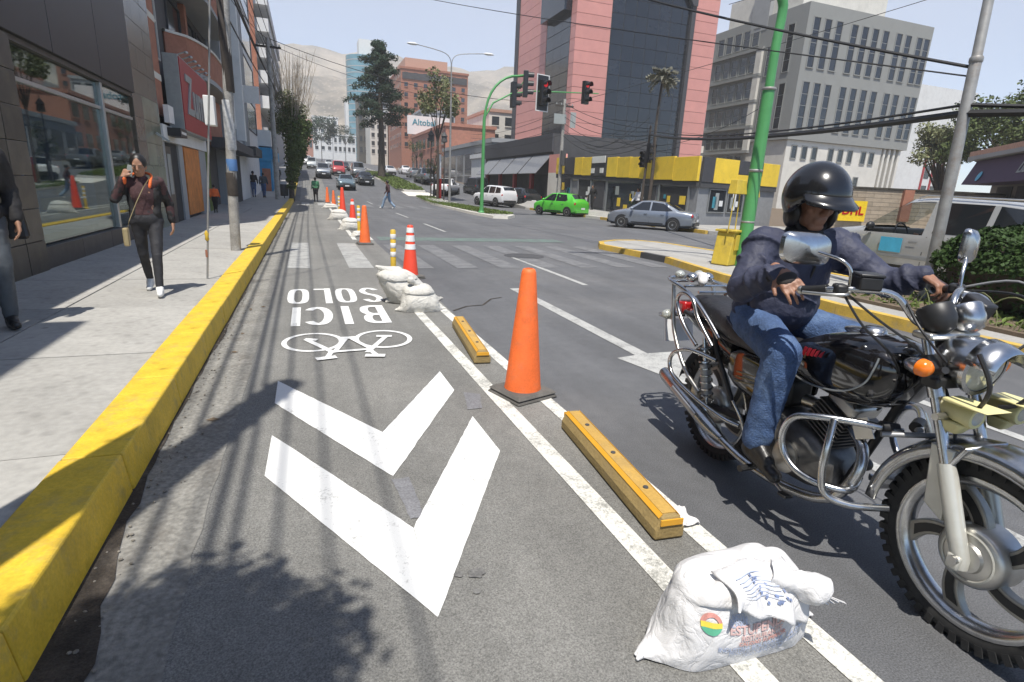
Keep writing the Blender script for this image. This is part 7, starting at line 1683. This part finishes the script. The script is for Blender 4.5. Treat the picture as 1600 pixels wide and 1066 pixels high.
# tank, seat, panels, frame
def loft(secs, nu=22):
    """secs: (x, half width, z bottom, z top, squareness)"""
    r = []
    for x, w, z0, z1, sq in secs:
        zc, hz = (z0+z1)/2, (z1-z0)/2
        r.append([(x, w*math.copysign(abs(math.cos(a))**sq, math.cos(a)), zc+hz*math.copysign(abs(math.sin(a))**sq, math.sin(a))) for a in [2*PI*i/nu for i in range(nu)]])
    return MB().ring(r)
tk = mp('fuel_tank', loft([(.50,.045,.80,.86,.7),(.53,.10,.775,.905,.7),(.62,.135,.755,.965,.68),(.74,.165,.74,1.02,.66),(.86,.182,.735,1.055,.64),(.97,.185,.74,1.065,.62),(1.06,.170,.76,1.05,.62),(1.12,.135,.80,1.02,.66),(1.15,.06,.86,.97,.8)], 36), 'tank', 70)
mp('filler_cap', MB().lathe([(.055,0),(.05,.016),(.035,.028),(.01,.031)], (.90,0,1.058), (-.05,0,1), 24), 'chrome'); mp('tank_top_trim', MB().ell((.84,.0,1.045),(.085,.05,.02)), 'chrome')
for s in (-1,1):
    ln = [(.58,.131,.80),(.72,.168,.782),(.86,.183,.79),(.98,.184,.82),(1.055,.172,.88),(1.08,.166,.95),(1.085,.158,1.0)]
    mp('tank_pinstripe', MB().tube(smoothpts([(x,s*(y+.004),z) for x,y,z in ln], 5), .0045, 6), 'steel_frame')
    dm = MB()
    for k in range(5): x0 = .70+.028*k; dm.add([(x0,s*(.168+.0010*k*4),.90+.006*k),(x0+.022,s*(.171+.004*k),.90+.006*k),(x0+.035,s*(.170+.004*k),.945+.004*k),(x0+.012,s*(.167+.004*k),.945)], [(0,1,2,3) if s < 0 else (3,2,1,0)])
    dm.v = [(x, y+.006*s, z) for x,y,z in dm.v]; mp('tank_decal', dm, 'red_decal', 0)
    dm = MB()
    for k in range(4): x0 = .63+.026*k; dm.add([(x0,s*.155,.885),(x0+.018,s*.16,.887),(x0+.024,s*.16,.92),(x0+.006,s*.155,.918)], [(0,1,2,3) if s < 0 else (3,2,1,0)])
    dm.v = [(x, y+(.006+.05*(x-.62))*s, z) for x,y,z in dm.v]; mp('tank_decal', dm, 'gold_decal', 0)
mp('seat', loft([(.62,.085,.80,.875,.7),(.50,.125,.775,.90,.6),(.34,.150,.775,.905,.55),(.18,.155,.79,.91,.55),(.10,.15,.80,.945,.55),(.0,.142,.82,.975,.55),(-.15,.135,.845,.995,.55),(-.28,.12,.87,1.0,.55),(-.36,.08,.89,.985,.6)], 28), 'seat_vinyl', 60)
mp('tail_cowl', loft([(.12,.11,.66,.80,.6),(-.05,.115,.70,.84,.6),(-.25,.10,.76,.875,.6),(-.42,.075,.80,.885,.6),(-.47,.05,.82,.87,.6)]), 'tank', 60)
for s in (-1,1):
    mp('side_cover', loft([(.14,.010,.60,.74,.7),(.22,.024,.56,.78,.6),(.38,.028,.54,.79,.6),(.50,.022,.57,.77,.6),(.56,.008,.62,.72,.7)]).shear(lambda x,y,z: (x,y+.115*s,z)), 'tank', 60)
    for k in range(3): mp('cover_stripe', MB().tube([(.24,s*.1445,.60+.028*k),(.47,s*.1445,.64+.022*k)], .0035, 5), 'gold_decal')
fr = MB(); 
fr.tube([(1.20,0,1.0),(1.10,0,.80),(.98,0,.45),(.92,0,.30),(.55,0,.25),(.25,0,.30),(.20,0,.55),(.15,0,.80)], .020, 10)
for s in (-1,1): fr.tube([(1.18,0,1.02),(.95,s*.05,.84),(.5,s*.09,.80),(.1,s*.11,.80),(-.40,s*.10,.86)], .016, 8); fr.tube([(.2,s*.09,.42),(.0,s*.11,.70),(-.05,s*.115,.82)], .014, 8)
mp('frame', fr, 'black_metal'); 
for s in (-1,1): mp('swingarm', MB().tube([(.30,s*.085,.38),(.0,s*.105,.345),(-.06,s*.105,.345)], [.024,.020,.016], 10), 'black_metal')
mp('rear_fender', MB().ring([[(RA.x+math.cos(a)*.405,y,RA.z+math.sin(a)*.405-(.03 if abs(y) > .06 else 0)) for y in (-.085,-.06,0,.06,.085)] for a in [math.radians(20+150*i/16) for i in range(17)]], False, False), 'black')
for s in (-1,1):
    mp('shock_body', MB().tube([(-.005,s*.135,.42),(-.055,s*.14,.60)], [.032,.034], 14), 'grey_metal'); sp = MB()
    sp.tube([V(.01,s*.134,.38).lerp(V(-.09,s*.142,.72), i/70)+V(.036*math.cos(i*.75), .036*math.sin(i*.75)*1.0, 0) for i in range(71)], .007, 5); mp('shock_spring', sp, 'chrome'); mp('shock_rod', MB().cyl((.01,s*.134,.35),(-.10,s*.142,.76),.012,.012), 'chrome')
# rear racks, bumper guards, lamps
mp('rear_rack', MB().tube(smoothpts([(.06,-.155,.80),(-.12,-.165,.93),(-.30,-.165,1.01),(-.52,-.155,1.045),(-.62,-.11,1.055),(-.63,0,1.055),(-.62,.11,1.055),(-.52,.155,1.045),(-.30,.165,1.01),(-.12,.165,.93),(.06,.155,.80)], 4), .0135, 10), 'chrome')
for s in (-1,1):
    mp('grab_rail', MB().tube(smoothpts([(.02,s*.165,.74),(-.14,s*.175,.87),(-.22,s*.18,.98),(-.34,s*.18,1.00),(-.40,s*.175,.93),(-.30,s*.17,.80),(-.14,s*.165,.70)], 5), .0135, 10), 'chrome')
    mp('rack_stay', MB().tube(smoothpts([(-.50,s*.15,1.03),(-.46,s*.16,.90),(-.40,s*.165,.72),(-.22,s*.17,.52),(-.05,s*.16,.42)], 4), .014, 8), 'alu')
    mp('rear_guard', MB().tube(smoothpts([(.06,s*.15,.66),(-.14,s*.20,.67),(-.27,s*.225,.62),(-.31,s*.23,.54),(-.24,s*.23,.46),(.0,s*.215,.40),(.24,s*.19,.37),(.34,s*.15,.36)], 5), .0135, 10), 'chrome')
    mp('tail_indicator', MB().ell((-.50,s*.17,.82),(.035,.045,.035)), 'headlamp'); mp('indicator_stalk', MB().tube([(-.46,s*.06,.82),(-.49,s*.15,.82)], .010, 6), 'black')
    mp('rack_lamp', MB().ell((-.44,s*.06,1.085),(.045,.04,.034)), 'chrome'); mp('rack_lamp', MB().ell((-.56,s*.075,1.085),(.035,.035,.03)), 'headlamp')
for x in (-.2,-.36,-.5): mp('rack_slat', MB().tube([(x,-.16,1.03+(-.2-x)*.07),(x,.16,1.03+(-.2-x)*.07)], .009, 8), 'chrome')
mp('lower_carrier', MB().tube(smoothpts([(-.44,-.15,.80),(-.60,-.16,.79),(-.66,-.10,.79),(-.66,.10,.79),(-.60,.16,.79),(-.44,.15,.80)], 4), .011, 8), 'chrome'); mp('tail_lamp', MB().obox((-.50,0,.87),(.09,.16,.09)), 'red_lens', 30, .02); mp('number_plate', MB().obox((-.60,0,.68),(.012,.22,.16), Matrix.Rotation(-.25,3,'Y')), 'plate', 0)
mp('rack_bundle', MB().chain([(-.33,-.05,1.075),(-.40,.0,1.09),(-.50,.03,1.085)], [.03,.035,.025]), 'sack')
# engine, exhaust, pedals, crash bars
mp('crankcase', loft([(.32,.09,.26,.50,.6),(.45,.14,.24,.55,.55),(.62,.155,.23,.56,.5),(.80,.14,.24,.52,.55),(.92,.09,.27,.44,.6)], 28), 'engine', 60)
mp('engine_cover', MB().lathe([(.115,0),(.12,.02),(.10,.035),(.05,.04),(.01,.042)], (.52,-.15,.38), (0,-1,0), 28), 'engine'); mp('engine_cover', MB().lathe([(.08,0),(.085,.018),(.06,.028),(.01,.03)], (.70,-.145,.36), (0,-1,0), 24), 'alu'); mp('engine_cover', MB().lathe([(.11,0),(.115,.03),(.08,.04),(.01,.045)], (.55,.15,.38), (0,1,0), 24), 'alu')
R_ = Matrix.Rotation(.42, 3, 'Y'); c0 = V(.80,0,.52)
mp('cylinder', MB().cyl(c0, c0+R_ @ V(0,0,.17), .075, .07, 16), 'engine')
fn_ = MB()
for k in range(8): fn_.obox(c0+R_ @ V(0,0,.02+.021*k), (.21-.004*k,.20,.007), R_)
o = mp('cooling_fin', fn_, 'engine', 0); o['kind'] = 'stuff'
mp('cylinder_head', MB().obox(c0+R_ @ V(0,0,.215), (.17,.16,.08), R_), 'alu', 30, .02); mp('carburettor', MB().cyl((.62,0,.62),(.75,0,.63),.035,.03), 'alu'); mp('air_box', MB().obox((.48,0,.64),(.2,.16,.16)), 'black', 30, .03); mp('spark_lead', MB().tube(smoothpts([(.95,-.06,.70),(.97,-.12,.80),(.86,-.06,.86)], 4), .006, 6), 'black')
ex = smoothpts([(.93,-.05,.62),(1.05,-.09,.57),(1.08,-.13,.45),(1.0,-.16,.30),(.80,-.175,.23),(.50,-.185,.21),(.25,-.195,.25)], 5)
mp('exhaust_pipe', MB().tube(ex, .024, 14), 'chrome'); mp('muffler', MB().tube([(.27,-.195,.25),(.20,-.20,.265),(.12,-.20,.285),(-.36,-.205,.425),(-.40,-.205,.437),(-.405,-.205,.438)], [.026,.038,.045,.047,.038,.02], 18), 'chrome'); mp('muffler_shield', MB().tube([(.05,-.232,.31),(-.22,-.237,.39)], [.020,.020], 8), 'alu')
cb = [(1.17,-.045,.70),(1.08,-.17,.71),(.97,-.285,.70),(.885,-.325,.665),(.845,-.335,.58),(.86,-.33,.49),(.93,-.31,.425),(1.03,-.27,.405),(1.10,-.17,.40),(1.02,-.03,.40)]
for s in (-1,1):
    mp('crash_bar', MB().tube(smoothpts([(x,-s*y*(1 if s < 0 else 1),z) if s > 0 else (x,y,z) for x,y,z in cb], 5), .016, 14), 'chrome')
    c2 = [(1.02,-.25,.705),(1.05,-.29,.60),(1.06,-.30,.48),(1.08,-.28,.385),(1.14,-.20,.355),(1.20,-.06,.36)]
    mp('crash_bar', MB().tube(smoothpts([(x,-y,z) if s > 0 else (x,y,z) for x,y,z in c2], 5), .016, 14), 'chrome')
    mp('bar_clamp', MB().cyl((1.15,s*.05,.703),(1.12,s*.11,.708),.026,.026), 'black')
    mp('footpeg', MB().tube([(.62,s*.12,.275),(.64,s*.36,.275)], [.016,.018], 10), 'black'); mp('peg_bracket', MB().tube([(.45,s*.1,.30),(.62,s*.14,.275)], .016, 8), 'alu')
mp('cross_bar', MB().tube([(1.17,-.16,.70),(1.33,.12,.74)], .012, 8), 'grey_metal')
mp('brake_pedal', MB().tube(smoothpts([(.52,-.17,.27),(.66,-.19,.235),(.80,-.24,.235),(.86,-.27,.25)], 4), .009, 8), 'chrome'); mp('pedal_pad', MB().obox((.87,-.275,.252),(.05,.05,.016)), 'black', 0, .004); mp('kick_start', MB().tube(smoothpts([(.42,-.17,.34),(.40,-.20,.44),(.34,-.22,.52)], 4), .010, 8), 'chrome'); mp('gear_lever', MB().tube([(.6,.17,.27),(.80,.2,.27)], .009, 8), 'chrome')
mp('side_stand', MB().tube([(.55,.12,.25),(.25,.20,.20)], .012, 8), 'black_metal'); mp('chain_guard', MB().obox((.15,.11,.40),(.45,.03,.06)), 'black', 0, .01); mp('battery_box', MB().obox((.28,0,.62),(.16,.18,.2)), 'black', 0, .02)
mp('silver_gusset', MB().hexa([(1.02,-.105,.60),(1.10,-.10,.64),(1.10,-.095,.64),(1.02,-.10,.60)],[(.98,-.11,.68),(1.05,-.105,.72),(1.05,-.10,.72),(.98,-.105,.68)]), 'alu', 0)

# ================================================================ RIDER (same local frame as the motorcycle)
P = dict(pelvis=V(.20,0,.985), chest=V(.36,-.01,1.27), neck=V(.41,-.02,1.475), head=V(.455,-.025,1.605), look=V(.95,-.20,-.22), hup=V(.12,0,1),
  shoL=V(.42,.185,1.405), shoR=V(.36,-.205,1.395), elbL=V(.66,.30,1.235), elbR=V(.45,-.375,1.175), wriL=V(.80,.345,1.30), wriR=V(.70,-.385,1.295),
  hdL=V(.75,.10,-.35), hnL=V(.15,.1,1), curlL=(.55,.9,.7), hdR=V(.86,.02,-.46), hnR=V(.40,-.55,.75), curlR=(.22,.42,.35), tsR=1, tsL=-1,
  hipL=V(.24,.105,.965), hipR=V(.24,-.105,.965), kneL=V(.69,.255,.925), kneR=V(.69,-.275,.905), ankL=V(.64,.265,.425), ankR=V(.635,-.285,.425), toeL=V(.80,.27,.325), toeR=V(.80,-.29,.315))
rt, rj = person('motorcyclist in a dark navy jacket and blue jeans wearing a black open-face helmet', MR, MA, P, dict(trousers='denim', top='navy', shoes='leather', skin='dark_skin', loose=1.22, bulk=1.10, fold=.8, hem=1.15, belly=1, ridges=1), .010, 1.06)
hc, hR = rj['head'], frame(rj['look'], rj['hup'])
T4 = Matrix.Translation(hc) @ hR.to_4x4()
he = []
NT, NA = 26, 44
for i in range(NT+1):
    th = .02+(math.radians(128)-.02)*i/NT; row = []
    for j_ in range(NA):
        a = 2*PI*j_/NA-PI; fr_ = math.cos(a)
        lim = math.radians(128) if fr_ < -.1 else math.radians(128-46*max(0, min(1, (fr_+.1)/.75))**1.2) 
        tt = min(th, lim); r_ = V(.142*math.sin(tt)*math.cos(a), .126*math.sin(tt)*math.sin(a), .142*math.cos(tt))
        row.append(T4 @ (r_+V(-.012,0,.028)))
    he.append(row)
mb = MB().ring(he, True, False); hel = part('helmet', mb, M['gloss_black'], rt, 70); sd = hel.modifiers.new('thick','SOLIDIFY'); sd.thickness = .024; sd.offset = -1
pkm = MB().ring([[T4 @ V(-.012+.142*math.sin(t_)*math.cos(a)*k+dx, .126*math.sin(t_)*math.sin(a)*k*1.0, .028+.142*math.cos(t_)+dz) for a in [math.radians(-62+124*i/20) for i in range(21)]] for t_,k,dx,dz in ((math.radians(66),1.02,0,0),(math.radians(78),1.06,.008,0),(math.radians(86),1.12,.03,-.006),(math.radians(88),1.14,.075,-.018))], False, False)
o = part('helmet_peak', pkm, M['gloss_black'], rt, 70); sd = o.modifiers.new('thick','SOLIDIFY'); sd.thickness = .008
part('helmet_trim', MB().tube([T4 @ V(-.012+.1435*math.sin(math.radians(72))*math.cos(a), .1275*math.sin(math.radians(72))*math.sin(a), .028+.1435*math.cos(math.radians(72))) for a in [math.radians(-80+160*i/30) for i in range(31)]], .0045, 6), M['grey_metal'], rt, 60)
for s in (-1,1):
    part('visor_rivet', MB().lathe([(.014,0),(.013,.006),(.004,.009)], T4 @ V(.012,.127*s,.040), hR @ V(0,s,0), 14), M['chrome'], rt, 40)
    part('chin_strap', MB().chain([T4 @ V(.005,.088*s,-.055), T4 @ V(.03,.070*s,-.115), T4 @ V(.055,.02*s,-.150)], [.011,.010,.010], 8), M['black_cloth'], rt, 50)
    part('cheek_guard', MB().ell(T4 @ V(-.012,.094*s,-.062), (.066,.028,.072), 14, 9, hR), M['leather'], rt, 60)
gl = MB()
for k in range(4):
    gl.add([T4 @ V(.06+.01*k,-.05-.02*k,.135-.008*k), T4 @ V(.075+.01*k,-.045-.02*k,.128-.008*k), T4 @ V(.07+.01*k,-.06-.02*k,.125-.008*k)], [(0,1,2)])
cg = MB(); cg.ell(rj['neck']+V(.0,0,-.015), (.085,.095,.045), 16, 8); cl_ = part('collar', cg, M['black_cloth'], rt, 60)
for s in 'LR':
    w_, e_ = rj['wri'+s], rj['elb'+s]; d_ = (e_-w_).normalized(); part('cuff', MB().tube([w_+d_*.015, w_+d_*.03, w_+d_*.075, w_+d_*.09], [.038,.046,.050,.046], 16), M['black_cloth'], rt, 60)
gh, gd = rj['wriR'], V(.86,.02,-.46).normalized(); gn = V(.40,-.55,.75); gn = (gn-gd*gn.dot(gd)).normalized()
gm = MB().ell(gh+gd*.058+gn*.006, (.036,.046,.024), 14, 8, frame(gd, gn)); part('hand_patch', gm, M['glove'], rt, 60)
part('jacket_zip', MB().tube(smoothpts([rj['neck']+V(.085,0,-.06), rj['chest']+V(.165,-.01,.02), rj['pelvis'].lerp(rj['chest'],.3)+V(.172,-.01,0)], 4), .006, 6), M['black'], rt, 50)
part('pocket_edge', MB().tube([rj['pelvis']+V(.05,-.190,.16), rj['pelvis']+V(.10,-.182,.06)], .008, 6), M['black_cloth'], rt, 50)
# ================================================================ AIR
hz = bpy.data.materials.new('thin_haze'); hz.use_nodes = True; N = hz.node_tree.nodes; L = hz.node_tree.links
for n in list(N):
    if n.type == 'BSDF_PRINCIPLED': N.remove(n)
pv = N.new('ShaderNodeVolumePrincipled'); pv.inputs['Color'].default_value = (.97,.98,.99,1); pv.inputs['Density'].default_value = .0006; pv.inputs['Anisotropy'].default_value = 0.0
L.new(pv.outputs[0], [n for n in N if n.type == 'OUTPUT_MATERIAL'][0].inputs['Volume'])
hb = part('haze', MB().box(-860,1260,-60,1420,-14,420), hz, None, 0); hb['kind'] = 'stuff'
